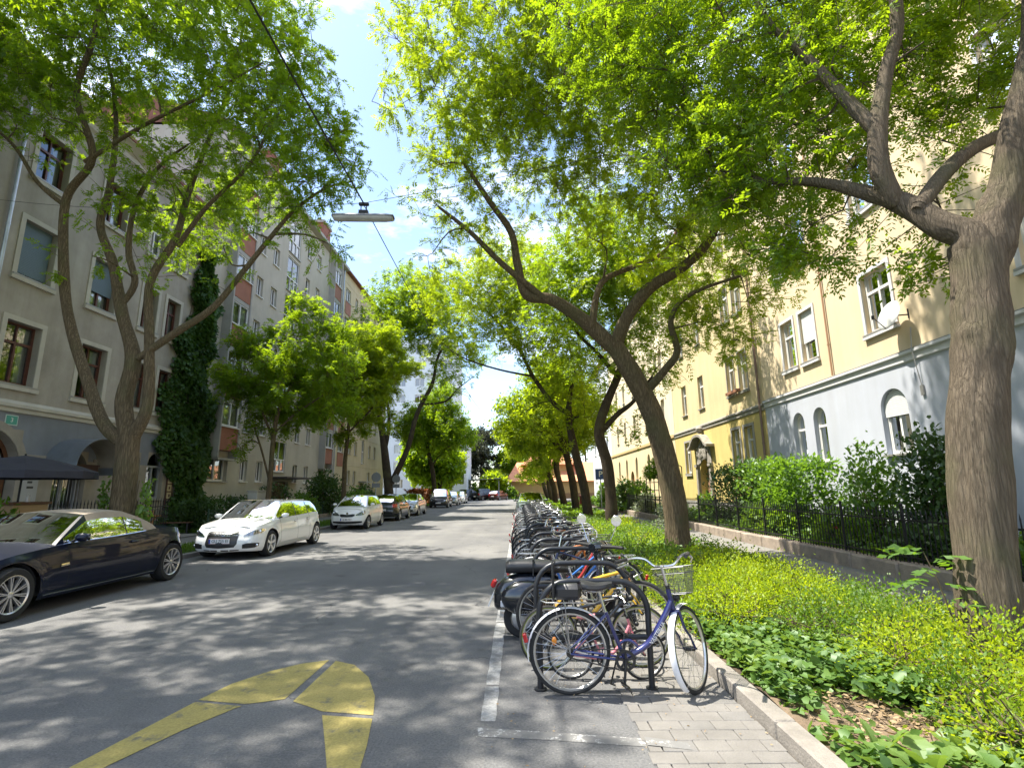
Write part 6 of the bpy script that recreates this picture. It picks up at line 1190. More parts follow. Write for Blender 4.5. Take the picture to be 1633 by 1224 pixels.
# --- further cars
def simple_car(label,col,kind,x,y,rz,group='cars parked along the left kerb',metal=0.4,plt=True,front=True,txt=''):
    base=dict(paint=paint('paint_'+label.split(' ')[0]+'_'+kind+str(int(y)),col,metal,0.3),step=0.10,rows=9,rim='seven',ww=0.2,sill=0.2)
    if kind=='hatch': S=dict(base,W=1.78,H=1.46,yF=2.1,yR=-2.05,fa=1.3,ra=-1.28,wr=0.315,top=[(2.1,0.72),(1.7,0.86),(1.1,0.95),(0,0.97),(-1.2,1.02),(-2.05,1.0)],gh=(1.15,0.40,-1.45,-1.90),zr=(1.42,1.38),wins=[(.95,-.15),(-.22,-1.0),(-1.08,-1.6)],doors=(.85,-.18,-1.0),blackb=True)
    elif kind=='saloon': S=dict(base,W=1.74,H=1.43,yF=2.15,yR=-2.15,fa=1.35,ra=-1.25,wr=0.31,top=[(2.15,0.70),(1.7,0.84),(1.1,0.93),(0,0.95),(-1.2,0.99),(-2.15,0.95)],gh=(1.2,.5,-.75,-1.5),zr=(1.39,1.37),wins=[(1.0,.0),(-.07,-.8),(-.86,-1.2)],doors=(.9,-.03,-.95))
    elif kind=='van': S=dict(base,W=1.78,H=1.76,yF=2.1,yR=-2.1,fa=1.35,ra=-1.3,wr=0.32,top=[(2.1,0.80),(1.75,0.96),(1.35,1.06),(0,1.08),(-2.1,1.08)],gh=(1.42,.75,-1.74,-1.95),zr=(1.70,1.70),wins=[(1.2,.2),(.1,-.8),(-.9,-1.75)],doors=(1.0,.15,-.85),blackb=True)
    else: S=dict(base,W=1.86,H=1.72,yF=2.2,yR=-2.2,fa=1.4,ra=-1.35,wr=0.36,sill=0.28,top=[(2.2,0.88),(1.8,1.02),(1.2,1.08),(0,1.1),(-2.2,1.1)],gh=(1.15,.6,-1.7,-2.05),zr=(1.66,1.64),wins=[(1.0,.05),(-.03,-.95),(-1.05,-1.75)],doors=(.9,.0,-1.0),blackb=True)
    if kind=='jeep': S.update(wins=[(.8,.02),(-.05,-.95),(-1.05,-1.85)],doors=(.7,-.02,-1.0),gh=(0.95,.72,-1.98,-2.08),zr=(1.74,1.74),rf=(0.2,0.25,0.04),rb=(0.15,0.15,0.02),arc=0.01)
    make_car(label,S,x,y,rz,group=group); pa=S['_']['patch']; z0=S['sill']; zt_=S['top'][0][1]
    pa('grille',[(-0.5,zt_-.16,zt_-.04),(0,zt_-.18,zt_-.04),(0.5,zt_-.16,zt_-.04)],M_GRILLE,0.008); pa('air_intake',[(-0.6,.30,.42),(0,.28,.42),(0.6,.30,.42)],M_GRILLE,0.008)
    lamp(S,[(0.56,zt_-.16,zt_-.06),(0.75,zt_-.17,zt_-.02),(0.95,zt_-.13,zt_)]); LA=S['_']['LA']; zz=S['top'][-1][1]
    lamp(S,[(LA-0.98,zz-.22,zz-.06),(LA-0.75,zz-.26,zz-.06),(LA-0.58,zz-.22,zz-.08)],kind='tail'); pa('bumper_trim',[(LA-.8,.30,.40),(LA-.3,.28,.42),(LA,.28,.42)],M_BLACKP,0.008); pa('bumper_trim',[(-LA+.8,.30,.40),(-LA+.3,.28,.42),(-LA,.28,.42)],M_BLACKP,0.008)
    plate(S,txt,0.26,0.47); plate(S,txt,0.26,0.62,rear=True); return S
simple_car('black hatchback showing its rear end, parked nose to tail with the silver saloon',(0.010,0.010,0.012),'hatch',-7.62,31.6,0)
simple_car('silver saloon facing us behind the black hatchback',(0.50,0.51,0.52),'saloon',-7.60,37.4,PI)
simple_car('black compact van facing us beyond the silver saloon',(0.012,0.014,0.014),'van',-7.55,52.0,PI)
simple_car('silver hatchback behind the black compact van',(0.45,0.46,0.47),'hatch',-7.5,59.6,PI)
simple_car('white hatchback at the end of the left row of cars',(0.72,0.72,0.71),'hatch',-7.3,65.5,PI,metal=0.0)
GE='cars parked across the end of the street'
simple_car('dark grey off-road car parked at an angle at the street end',(0.03,0.033,0.038),'suv',-7.5,82,R(-30),GE)
simple_car('black boxy jeep in the middle of the cars at the street end',(0.010,0.010,0.010),'jeep',-5.4,82.5,R(-35),GE)
simple_car('dark red hatchback turned away at the right of the street end',(0.06,0.008,0.010),'hatch',-3.1,82.5,R(-25),GE)
simple_car('grey green car facing us beyond the row of bicycles',(0.10,0.125,0.115),'hatch',0.72,32.2,PI,'car in the parking bay on the right')

# ================================================================== bicycles, scooter and stands
M_STEEL=mat('stand_steel',(0.035,0.037,0.042),0.38,metal=0.5,var=0.15,vscale=6); M_SPOKE=mat('spoke_steel',(0.45,0.45,0.46),0.3,metal=0.9); M_RIMS=mat('rim_aluminium',(0.55,0.55,0.54),0.3,metal=0.9); M_ALU=mat('brushed_aluminium',(0.60,0.60,0.61),0.25,metal=0.95); M_VINYL=mat('black_vinyl',(0.022,0.022,0.024),0.42,bump=0.1,bscale=120); M_MUDW=mat('white_mudguard',(0.70,0.70,0.72),0.35); M_CHAIN=mat('oily_chain',(0.06,0.055,0.05),0.45,metal=0.7); M_TYREY=mat('tyre_yellow_line',(0.22,0.25,0.03),0.7)
def build_bike(label,x,y,rz,fc,steer=0.0,style='step',mud=None,basket=False,rack=True,lean=0.0,r=0.345,seat=0.88,bar='city',group='bicycles parked at the steel hoops',detail=2,scale=1.0,tyre_line=None,rimm=None,chainguard=True,saddle_m=None,kick=True,name='bicycle',bar_h=1.0,letters=None,pack=False):
    root=thing(name,label,'bicycle',(x,y,0.0),rz,group); LOC=(0,0,0); Fm=fc
    wb=1.07; hub=Vector((wb,0,r)); bbp=Vector((0.46,0,0.285)); top_h=Vector((0.855,0,0.845 if style!='mtb' else 0.80)); bot_h=Vector((0.893,0,0.69))
    ax=(top_h-bot_h).normalized(); SR=Matrix.Rotation(steer,4,ax); SA=lambda p: (Vector(p)-bot_h)@Matrix.Identity(3) if False else (SR@(Vector(p)-bot_h))+bot_h
    LR=Matrix.Rotation(lean,4,'X'); fin=lambda p: (LR@Vector(p))*scale
    def done(mb,nm,ms,par=root): mb.v=[tuple(fin(p)) for p in mb.v]; return mb.build(nm,ms,par,LOC,40)
    # wheels
    def wheel(c,T,nm):
        seg=40 if detail>1 else 24; t=MB(); R0=r-0.020
        def C(a,rad,off=0): return T(Vector((c.x+rad*math.cos(a),off,c.z+rad*math.sin(a))))
        rows=[[C(2*PI*i/seg,R0+0.020*math.cos(b),0.019*math.sin(b)) for b in np.linspace(0,2*PI,9)] for i in range(seg+1)]; t.grid(rows,0,True)
        w=done(t,nm,[M_TYRE]); m=MB(); ri=R0-0.020
        rows=[[C(2*PI*i/seg,a_,b_) for a_,b_ in ((ri+.012,-.013),(ri-.006,-.012),(ri-.014,0),(ri-.006,.012),(ri+.012,.013))] for i in range(seg+1)]; m.grid(rows,0,True); done(m,'rim',[rimm or M_RIMS],w)
        if tyre_line:
            for sg in (-1,1): l=MB(); l.grid([[C(2*PI*i/seg,R0+q,sg*0.0195) for q in (-.012,-.004)] for i in range(seg+1)],0,True); done(l,'tyre_stripe',[tyre_line],w)
        s_=MB(); n=28 if detail>1 else 16
        for k in range(n):
            a=2*PI*k/n; sg=1 if k%2 else -1; a2=a+(0.55 if (k//2)%2 else -0.55); p=C(a2,0.022,sg*0.03); q=C(a,ri-.008,sg*.003); s_.tube([p,q],0.0014 if detail>1 else 0.002,3,cap=False)
        hub_=MB(); hub_.tube([T(Vector((c.x,-.045,c.z))),T(Vector((c.x,.045,c.z)))],0.02,8); hub_.tube([T(Vector((c.x,-.065,c.z))),T(Vector((c.x,.065,c.z)))],0.008,6)
        done(s_,'spokes',[M_SPOKE],w)['kind']='stuff'; done(hub_,'hub',[M_ALU if detail<2 else M_BLACKP],w); return w
    I=lambda p: Vector(p); rc=Vector((0,0,r)); wheel(rc,I,'wheel'); wheel(hub,SA,'wheel')
    # frame
    f=MB(); st=Vector((0.315,0,0.66)); f.tube([bot_h-ax*0.01,top_h],0.021,10)
    if style=='step': f.tube([p for p in smooth_path([tuple(bot_h+ax*0.06),(0.80,0,0.60),(0.66,0,0.40),tuple(bbp+Vector((0.02,0,.02)))],4)],0.031,12,flat=0.8)
    if style=='step': f.tube([p for p in smooth_path([(0.60,0,0.355),(0.53,0,0.42),(0.47,0,0.43),(0.415,0,0.40)],4)],0.012,8)
    if style in ('dia','mtb'): f.tube([bot_h+ax*0.03,bbp],0.018 if style=='dia' else 0.024,10); f.tube([top_h-ax*0.03,st+Vector((0,0,-.02))],0.015 if style=='dia' else .02,10)
    if style=='mixte': f.tube([bot_h+ax*0.03,bbp],0.017,10); f.tube([top_h-ax*0.03,Vector((0.40,0,0.46))],0.014,10)
    f.tube([bbp,st],0.017,10)
    for sg in (-1,1):
        f.tube([bbp+Vector((-.02,sg*.03,0)),Vector((0,sg*.06,r))],0.010,8); f.tube([st+Vector((0,sg*.015,-.02)),Vector((0.02,sg*.06,r+.01))],0.008,8)
    f.tube([bbp+Vector((0,-.036,0)),bbp+Vector((0,.036,0))],0.024,12); fo=done(f,'frame',[Fm])
    if letters:
        me=text_mesh(letters,0.043,M_WLET,0.0015); q=link('lettering',me,fo); d0=Vector((0.66,0,0.40)); d1=Vector((0.80,0,0.60)); q.matrix_local=Matrix.Diagonal((scale,)*3+(1,))@LR@frame_m((d0+d1)/2+Vector((0.012,-0.0325,-0.004)),(d1-d0),(0,0,1)) 
    k=MB(); crown=bot_h-ax*0.03
    for sg in (-1,1): k.tube([SA(p) for p in smooth_path([tuple(crown+Vector((0,sg*.045,0))),tuple(crown+Vector((0.03,sg*.05,-.13))),tuple(crown*0.35+hub*0.65+Vector((-.01,sg*.052,0))),(hub.x,sg*.052,hub.z)],4)],[0.013]*5+[0.011]*4+[0.009]*4,8)
    k.tube([SA(crown+Vector((0,-.05,0))),SA(crown+Vector((0,.05,0)))],0.014,8); done(k,'fork',[Fm])
    # handlebar
    hb=MB(); stem_top=top_h+ax*(0.19*bar_h if bar=='city' else 0.07); hb.tube([SA(top_h),SA(stem_top)],0.0125,8); hb.tube([SA(top_h-ax*.005),SA(top_h+ax*0.03)],0.019,10,1)
    if bar=='city': path=[(stem_top.x+.03,0,stem_top.z),(stem_top.x+.06,.09,stem_top.z+.005),(stem_top.x+.05,.17,stem_top.z+.07),(stem_top.x+.0,.25,stem_top.z+.09),(stem_top.x-.07,.29,stem_top.z+.085),(stem_top.x-.20,.32,stem_top.z+.07)]
    elif bar=='flat': path=[(stem_top.x+.07,0,stem_top.z),(stem_top.x+.07,.1,stem_top.z+.01),(stem_top.x+.05,.18,stem_top.z+.02),(stem_top.x+.03,.22,stem_top.z+.02),(stem_top.x+.01,.24,stem_top.z+.02),(stem_top.x-.04,.31,stem_top.z+.02)]
    else: path=[(stem_top.x+.08,0,stem_top.z),(stem_top.x+.08,.12,stem_top.z),(stem_top.x+.12,.19,stem_top.z-.01),(stem_top.x+.16,.2,stem_top.z-.05),(stem_top.x+.12,.2,stem_top.z-.12),(stem_top.x+.02,.2,stem_top.z-.14)]
    hb.tube([SA(stem_top),SA(path[0])],0.014,8)
    for sg in (-1,1): hb.tube([SA((p[0],sg*p[1],p[2])) for p in smooth_path(path,4)],0.011,8)
    ho=done(hb,'handlebar',[M_ALU,M_BLACKP])
    for sg in (-1,1):
        g=MB(); a,b_=Vector(path[-2]),Vector(path[-1]); a.y*=sg; b_.y*=sg; g.tube([SA(a),SA(b_+(b_-a)*0.05)],0.0165,10); done(g,'grip',[M_VINYL],ho)
        l=MB(); l.tube([SA(a+Vector((.02,0,-.012))),SA(a+Vector((.04,sg*.01,-.04))),SA(b_+Vector((.03,sg*.02,-.05)))],[.010,.008,.006],6); done(l,'brake_lever',[M_ALU],ho)
    # saddle
    s=MB(); sp=Vector((0.235,0,seat)); rows=[]
    for i in range(11):
        t=i/10; xx=-0.13+0.27*t; w=0.085*(1-t)**0.8+0.022 if t>0.12 else 0.085*(0.6+0.4*t/0.12)+.01; h=0.045+0.02*(1-t)
        rows.append([Vector((sp.x+xx,w*math.sin(a),sp.z+0.012*math.cos(2*PI*t)*0.6+(h*0.5)*math.cos(a)-0.01*(1 if math.cos(a)<0 else 0))) for a in np.linspace(0,2*PI,13)])
    s.grid(rows,0,True); s.poly([rows[0][i] for i in range(12)],0); s.poly([rows[-1][i] for i in range(12)],0); so=done(s,'saddle',[saddle_m or M_VINYL])
    sp2=MB(); sp2.tube([st-Vector((-.01,0,.05)),sp+Vector((0.02,0,-.03))],0.0125,8)
    for sg in (-1,1): sp2.tube([sp+Vector((-.10,sg*.05,-.02)),sp+Vector((-.06,sg*.03,-.055)),sp+Vector((.06,sg*.02,-.05)),sp+Vector((.11,0,-.02))],0.0035,5)
    for sg in (-1,1):
        coil=[sp+Vector((-.095+.016*math.cos(a),sg*.055+.016*math.sin(a),-.065+.045*a/(6*PI))) for a in np.linspace(0,6*PI,26)]
        if detail>1: sp2.tube(coil,0.0028,4)
    done(sp2,'seat_post',[M_ALU],so)
    # crank, chain, pedals
    c=MB(); n=24; Rr=0.085
    ring=lambda rad,yy: [bbp+Vector((rad*math.cos(2*PI*i/n),yy,rad*math.sin(2*PI*i/n))) for i in range(n+1)]
    c.grid([ring(Rr,-.048),ring(Rr*.72,-.048)],0,False); c.grid([ring(Rr,-.048),ring(Rr,-.043)],0,False)
    for i in range(5): a=2*PI*i/5+.3; c.tube([bbp+Vector((0,-.047,0)),bbp+Vector((Rr*.75*math.cos(a),-.047,Rr*.75*math.sin(a)))],0.010,6)
    ca=R(-97); d=Vector((math.cos(ca),0,math.sin(ca)))*0.17
    c.tube([bbp+Vector((0,-.06,0)),bbp+d+Vector((0,-.075,0))],[.014,.010],8); c.tube([bbp+Vector((0,.05,0)),bbp-d+Vector((0,.065,0))],[.014,.010],8); c.tube([bbp+Vector((0,-.065,0)),bbp+Vector((0,.055,0))],.011,8)
    co=done(c,'crank',[M_BLACKP])
    for sg,dd in ((-1,d),(1,-d)):
        p=MB(); q=bbp+dd+Vector((0,sg*.125,0)); p.cbox(q,(.095,.09,.012),Matrix.Rotation(R(35),3,'Y'),0,.004); p.cbox(q,(.02,.1,.024),None,0,.004); done(p,'pedal',[M_BLACKP],co)
    ch=MB(); ch.tube([bbp+Vector((0,-.046,Rr)),Vector((0,-.046,r+.035))],.005,4); ch.tube([bbp+Vector((0,-.046,-Rr)),Vector((0,-.046,r-.035))],.005,4); ch.lathe([(.036,-.003),(.036,.003),(.012,.003)],12,Matrix.Translation((0,-.046,r))@Matrix.Rotation(PI/2,4,'X')); done(ch,'chain',[M_CHAIN])
    # mudguards
    if mud:
        for c0,T,a0,a1 in ((rc,I,R(8),R(192)),(hub,SA,R(78),R(232))):
            m=MB(); Rm=r+0.018; rows=[[T(Vector((c0.x+(Rm-.010*(abs(b)/.028)**2)*math.cos(a),b,c0.z+(Rm-.010*(abs(b)/.028)**2)*math.sin(a)))) for b in (-.028,-.018,0,.018,.028)] for a in np.linspace(a0,a1,26)]; m.grid(rows,0,True)
            for a in ((R(150),R(100)) if T is I else (R(165),R(225))):
                for sg in (-1,1): m.tube([T(Vector((c0.x,sg*.055,c0.z))),T(Vector((c0.x+Rm*math.cos(a),sg*.028,c0.z+Rm*math.sin(a))))],.0022,4,1)
            done(m,'mudguard',[mud,M_SPOKE])
    if rack:
        k=MB(); zt_=r*2+0.065; 
        for sg in (-1,1): k.tube([(0.22,sg*.05,zt_-.01),(0.12,sg*.065,zt_),(-.20,sg*.065,zt_),(-.24,0,zt_)],.0055,6); k.tube([(-.04,sg*.065,zt_),(0,sg*.062,r)],.0045,5); k.tube([(-.14,sg*.065,zt_),(0,sg*.062,r)],.0045,5)
        for xx in (.1,.0,-.1,-.19): k.tube([(xx,-.065,zt_),(xx,.065,zt_)],.004,5)
        ro=done(k,'rack',[M_ALU if mud else M_BLACKP])
        if pack:
            k=MB(); k.cbox((-.01,0,zt_+.075),(.24,.12,.13),None,0,.035,True); done(k,'rear_bag',[M_VINYL],ro); k=MB(); k.tube([(-.13,-.05,zt_),(-.135,-.05,zt_+.30),(-.115,-.05,zt_+.33),(-.115,.05,zt_+.33),(-.135,.05,zt_+.30),(-.13,.05,zt_)],.007,6); k.box(-.134,-.122,-.045,.045,zt_+.05,zt_+.31); done(k,'back_plate',[M_BLACKP],ro)
    if mud or rack:
        k=MB(); a=R(163); k.cbox((-(r+.05)*math.cos(R(17)),0,r+(r+.04)*math.sin(a)),(.035,.05,.075),Matrix.Rotation(R(-15),3,'Y'),0,.008); done(k,'rear_light',[M_RED])
        k=MB(); p=Vector((-0.13,0.012,r+.08)); k.ball(p,.03,10,0,(.7,.25,1.2)); done(k,'reflector',[M_AMBER])
    if basket:
        b_=MB(); fx=stem_top.x+.10; zz=stem_top.z-.02; W2,D2,Hh=.15,.22,.22
        top=[(fx,-W2),(fx+D2,-W2),(fx+D2,W2),(fx,W2)]; bot=[(fx+.03,-W2+.03),(fx+D2-.04,-W2+.03),(fx+D2-.04,W2-.03),(fx+.03,W2-.03)]
        b_.tube([SA((a,c_,zz)) for a,c_ in top],.005,5,closed=True); b_.tube([SA((a,c_,zz-Hh)) for a,c_ in bot],.004,5,closed=True); b_.tube([SA((a,c_,zz-.05)) for a,c_ in top],.0025,4,closed=True)
        def side(p0,p1,q0,q1,n):
            for i in range(n+1):
                t=i/n; a=(p0[0]+(p1[0]-p0[0])*t,p0[1]+(p1[1]-p0[1])*t,zz); c_=(q0[0]+(q1[0]-q0[0])*t,q0[1]+(q1[1]-q0[1])*t,zz-Hh); b_.tube([SA(a),SA(c_)],.0012,3,cap=False)
            for j in range(1,14):
                u=j/14; a=(p0[0]+(q0[0]-p0[0])*u,p0[1]+(q0[1]-p0[1])*u,zz-Hh*u); c_=(p1[0]+(q1[0]-p1[0])*u,p1[1]+(q1[1]-p1[1])*u,zz-Hh*u); b_.tube([SA(a),SA(c_)],.0011,3,cap=False)
        N=18 if detail>1 else 8
        for i in range(4): side(top[i],top[(i+1)%4],bot[i],bot[(i+1)%4],N)
        for i in range(8): u=i/7; b_.tube([SA((bot[0][0]+(bot[1][0]-bot[0][0])*u,bot[0][1],zz-Hh)),SA((bot[0][0]+(bot[1][0]-bot[0][0])*u,bot[2][1],zz-Hh))],.0012,3,cap=False)
        done(b_,'basket',[mat('basket_wire',(0.11,0.115,0.12),0.4,metal=0.6) if detail>1 else M_BLACKP])
    k=MB(); k.ball(SA((crown.x+.09,0,crown.z+.10)),.035,10,0,(1,1,1)); k.tube([SA((crown.x+.02,0,crown.z+.04)),SA((crown.x+.08,0,crown.z+.09))],.006,5); done(k,'headlamp',[M_BLACKP])
    if kick: k=MB(); k.tube([(0.40,.06,.25),(0.36,.14,.03),(0.40,.16,.012)],.008,6); done(k,'kickstand',[M_BLACKP])
    cb=MB(); a=Vector(path[3]); cb.tube([SA(q) for q in smooth_path([(a.x,-a.y,a.z-.02),(a.x+.14,-.05,a.z-.06),(crown.x+.07,0,crown.z+.1),(crown.x+.05,0,crown.z+.02)],5)],.0025,4,cap=False); cb.tube([p for p in smooth_path([tuple(SA((a.x,a.y,a.z-.02))),(0.98,.06,.78),(0.88,.03,.62),(0.6,.03,.36),(0.46,.03,.28)],5)],.0025,4,cap=False); done(cb,'brake_cable',[M_BLACKP])
    return root
def fpaint(n,c,metal=0.2): return paint('frame_'+n,c,metal,0.3)
BLUE=fpaint('violet_blue',(0.016,0.019,0.115)); BLK=fpaint('black',(0.012,0.012,0.013)); RED=fpaint('red',(0.40,0.035,0.03)); PINK=fpaint('pink',(0.62,0.20,0.24),0.0); YEL=fpaint('yellow',(0.75,0.42,0.02),0.0); SKY=fpaint('bright_blue',(0.03,0.17,0.55)); SILV=fpaint('silver',(0.50,0.51,0.52),0.6); WHT=fpaint('white',(0.72,0.72,0.70),0.0); NAVY=fpaint('navy',(0.012,0.018,0.07)); ORG=fpaint('orange',(0.55,0.17,0.03),0.0); GRN=fpaint('dark_green',(0.02,0.07,0.035))
build_bike('nearest bicycle, violet blue step-through with white mudguards and wire basket, front wheel turned to us',0.42,4.80,0,BLUE,R(52),'step',M_MUDW,True,True,R(3),pack=True,letters='VASTERUA',rimm=M_RIMS)
build_bike('black mountain bicycle with yellow striped tyres just behind the nearest bicycle',0.28,5.42,R(2),BLK,R(-10),'mtb',None,False,False,R(-5),bar='flat',scale=.83,tyre_line=M_TYREY,bar_h=.6,kick=False)
build_bike("low pink child's bicycle between the first steel hoops",0.46,5.17,R(-3),PINK,R(15),'step',None,False,False,R(2),scale=0.62,bar='city',kick=False,saddle_m=mat('pink_saddle',(0.6,0.22,0.25),0.5))
build_bike('yellow bicycle standing between second hoop and scooter',0.30,6.12,R(3),YEL,R(-30),'mtb',None,False,False,R(-4),bar='flat',kick=False)
# the rest of the row
def hoop(x0,x1,y,h=0.93,i=0):
    t=thing('bicycle_stand',HL[i],'bicycle stand',((x0+x1)/2,y,0),0,'steel hoop bicycle stands'); w=(x1-x0)/2; rr=0.26; p=[(-w,0,0.0)]
    p+=[(-w,0,h-rr)]+[(-w+rr-rr*math.cos(a),0,h-rr+rr*math.sin(a)) for a in np.linspace(0.2,PI/2,6)]; p+=[(-q[0],0,q[2]) for q in p[::-1]]
    b=MB(); b.tube(p,0.027,12); b.build('hoop',M_STEEL,t,(0,0,0)); b=MB(); b.tube([(-w,0,0.42),(w,0,0.42)],0.024,10); b.build('cross_bar',M_STEEL,t,(0,0,0))
    if i==1: b=MB(); b.tube([(-w,0,0.70),(w,0,0.70)],0.024,10); b.build('cross_bar',M_STEEL,t,(0,0,0))
    for s in (-1,1): b=MB(); b.lathe([(0.055,0),(0.055,0.012),(0.03,0.014)],14,Matrix.Translation((s*w,0,0.004))); b.build('foot_plate',M_STEEL,t,(0,0,0))
    return t
hy=[4.92,5.75,7.1,8.35,9.5]+[10.7+1.22*k for k in range(14)]
ORD=['nearest','second','third','fourth','fifth','sixth','seventh','eighth','ninth','tenth','eleventh','twelfth','thirteenth','fourteenth','fifteenth','sixteenth','seventeenth','eighteenth','nineteenth']
HL=['dark steel hoop that the nearest blue bicycle leans on','dark steel hoop with two cross bars in front of the scooter','dark steel hoop right behind the black scooter']+[f'{ORD[i]} dark steel hoop of the row from the camera' for i in range(3,19)]
for i,y in enumerate(hy): hoop(0.17,1.13,y,0.885 if i==0 else 0.93,i)
row=[(7.38,SKY,'mixte',0,'bright blue bicycle behind the third hoop','mud'),(7.75,NAVY,'dia',1,'navy bicycle with dark mudguards, its rear wheel towards the road','mud'),(8.08,RED,'step',0,'red step-through bicycle standing before the fourth hoop','basket'),(8.62,BLK,'dia',0,'black bicycle right behind the fourth hoop','mud'),(9.1,ORG,'mtb',0,'orange bicycle standing before the fifth hoop','plain'),
 (9.75,SILV,'step',1,'silver bicycle with wire basket hung over the road side','basket'),(10.2,BLK,'step',0,'black step-through bicycle just past the fifth hoop','mud'),(11.0,WHT,'mixte',0,'white bicycle with slim frame in the middle of the row','plain')]
protos={}
for k,(y,c,sty,flip,lab,opt) in enumerate(row):
    o=build_bike(lab,1.42 if flip else 0.22+random.uniform(-.08,.08),y,PI+R(random.uniform(-4,4)) if flip else R(random.uniform(-5,5)),c,R(random.uniform(-35,35)),sty,(M_BLACKP if k%2 else M_MUDW) if opt!='plain' else None,opt=='basket',opt!='plain',R(random.uniform(-4,4)),bar='city' if opt!='plain' else 'flat',detail=1,kick=False)
    protos[k]=o
labs=[('black',3),('silver with basket',5),('navy',1),('red step-through',2),('white',7),('black step-through',6),('bright blue',0),('orange',4)]
yy=11.55; n_=0
ordn=['first','second','third','fourth','fifth','sixth']
count={}
while yy<28.6:
    nm,pi=labs[(n_*5+2)%8]; o=copy_tree(protos[pi]); f=(n_*3)%5<2; o.location=(1.42+random.uniform(-.1,.1) if f else 0.18+random.uniform(-.12,.12),yy,0); o.rotation_euler=(0,0,(PI if f else 0)+R(random.uniform(-6,6)))
    count[nm]=count.get(nm,0)+1; o['label']=f'{ordn[count[nm]-1]} {nm} bicycle in the row beyond the white slim framed one'
    yy+=random.choice((.42,.55,.62,.7)); n_+=1
# --- black scooter
sc_=thing('scooter','black motor scooter with round chrome mirrors and red tail light parked among the bicycles','scooter',(0,6.55,0),R(-3)); LOC=(0,0,0)
M_SCOOT=paint('scooter_black',(0.006,0.008,0.012),0.0,0.25)
def loft(b,secs,m=0,n=20,ex=2.4):
    'sections (x, half width, z low, z high) joined into a rounded body along x'
    rows=[]
    for x_,w_,z0_,z1_ in secs:
        zc=(z0_+z1_)/2; h=(z1_-z0_)/2; rows.append([Vector((x_,w_*math.copysign(abs(math.cos(a))**(2/ex),math.cos(a)),zc+h*math.copysign(abs(math.sin(a))**(2/ex),math.sin(a)))) for a in np.linspace(0,2*PI,n+1)])
    b.grid(rows,m,True); b.poly(rows[0][:-1],m); b.poly(rows[-1][:-1],m); return b
b=MB(); loft(b,[(-0.30,.05,.34,.52),(-0.26,.11,.30,.60),(-0.16,.16,.30,.68),(0.0,.17,.32,.72),(0.18,.165,.30,.73),(0.36,.14,.26,.72),(0.46,.12,.22,.68),(0.52,.12,.18,.40)],0)
b.build('body',[M_SCOOT],sc_,LOC)
for sg in (-1,1):
    b=MB(); b.ball((0.10,sg*.15,.46),.30,22,0,(1.05,.42,.66)); co_=b.build('side_cowl',[M_SCOOT],sc_,LOC)
    if sg<0:
        me=text_mesh('Vespa',0.085,M_ALU,0.003,0.35); q=link('lettering',me,co_); q.matrix_local=frame_m((0.03,-.268,.335),(1,0,0),(0,-.25,1))
    b=MB(); b.cbox((-.15,sg*.165,.40),(.13,.02,.075),None,0,.008); b.build('indicator',[mat('clear_lens',(0.62,0.62,0.64),0.2,coat=1.0)],sc_,LOC)
b=MB(); loft(b,[(-0.16,.09,.72,.84),(-0.12,.12,.71,.87),(0.1,.135,.72,.875),(0.28,.13,.72,.86),(0.46,.115,.715,.85),(0.58,.09,.72,.81)],0); so=b.build('seat',[M_VINYL],sc_,LOC); b=MB(); b.box(.16,.175,-.14,.14,.70,.883); b.build('seat_strap',[M_BLACKP],so,LOC)
b=MB(); b.cbox((-.305,0,.60),(.06,.11,.10),Matrix.Rotation(R(25),3,'Y'),0,.02); b.build('tail_light',[M_RED],sc_,LOC)
b=MB(); b.cbox((-.335,0,.43),(.012,.19,.16),Matrix.Rotation(R(22),3,'Y'),0); b.build('number_plate',[M_PLATE],sc_,LOC)
b=MB(); b.cbox((0.68,0,.235),(.50,.36,.04),None,0,.015); b.build('floorboard',[M_SCOOT],sc_,LOC)
rows=[[Vector((0.90+.02*q+0.05*(abs(u)**2),u*(.24-.06*abs(q-.45)),.24+.66*q)) for u in np.linspace(-1,1,11)] for q in np.linspace(0,1,9)]
b=MB(); b.grid(rows,0,True); b.grid([[p+Vector((.015,0,0)) for p in r_] for r_ in rows],0,True); b.tube([r_[0] for r_ in rows]+[r_[5] for r_ in rows[-1:]]+[r_[-1] for r_ in rows[::-1]],.012,6,1); b.build('leg_shield',[M_SCOOT,M_CHROME],sc_,LOC)
b=MB(); b.tube([(0.93,0,.95),(1.02,0,.40),(1.05,0,.30)],[.05,.03,.03],10); b.build('steering_column',[M_SCOOT],sc_,LOC)
ST=Matrix.Translation((0.93,0,1.0))@Matrix.Rotation(R(38),4,'Z')
b=MB(); loft(b,[(-.08,.06,-.05,.05),(-.03,.10,-.06,.07),(.05,.10,-.06,.075),(.10,.07,-.05,.05)],0); b.tube([(0,-.33,.03),(0,-.1,.02),(0,.1,.02),(0,.33,.03)],[.019,.026,.026,.019],10,1); b.lathe([(0.001,.02),(.075,.015),(.08,0)],16,Matrix.Translation((.10,0,.0))@Matrix.Rotation(PI/2,4,'Y'),2)
b.v=[tuple(ST@Vector(p)) for p in b.v]; hb=b.build('headset',[M_SCOOT,M_BLACKP,M_CHROME],sc_,LOC)
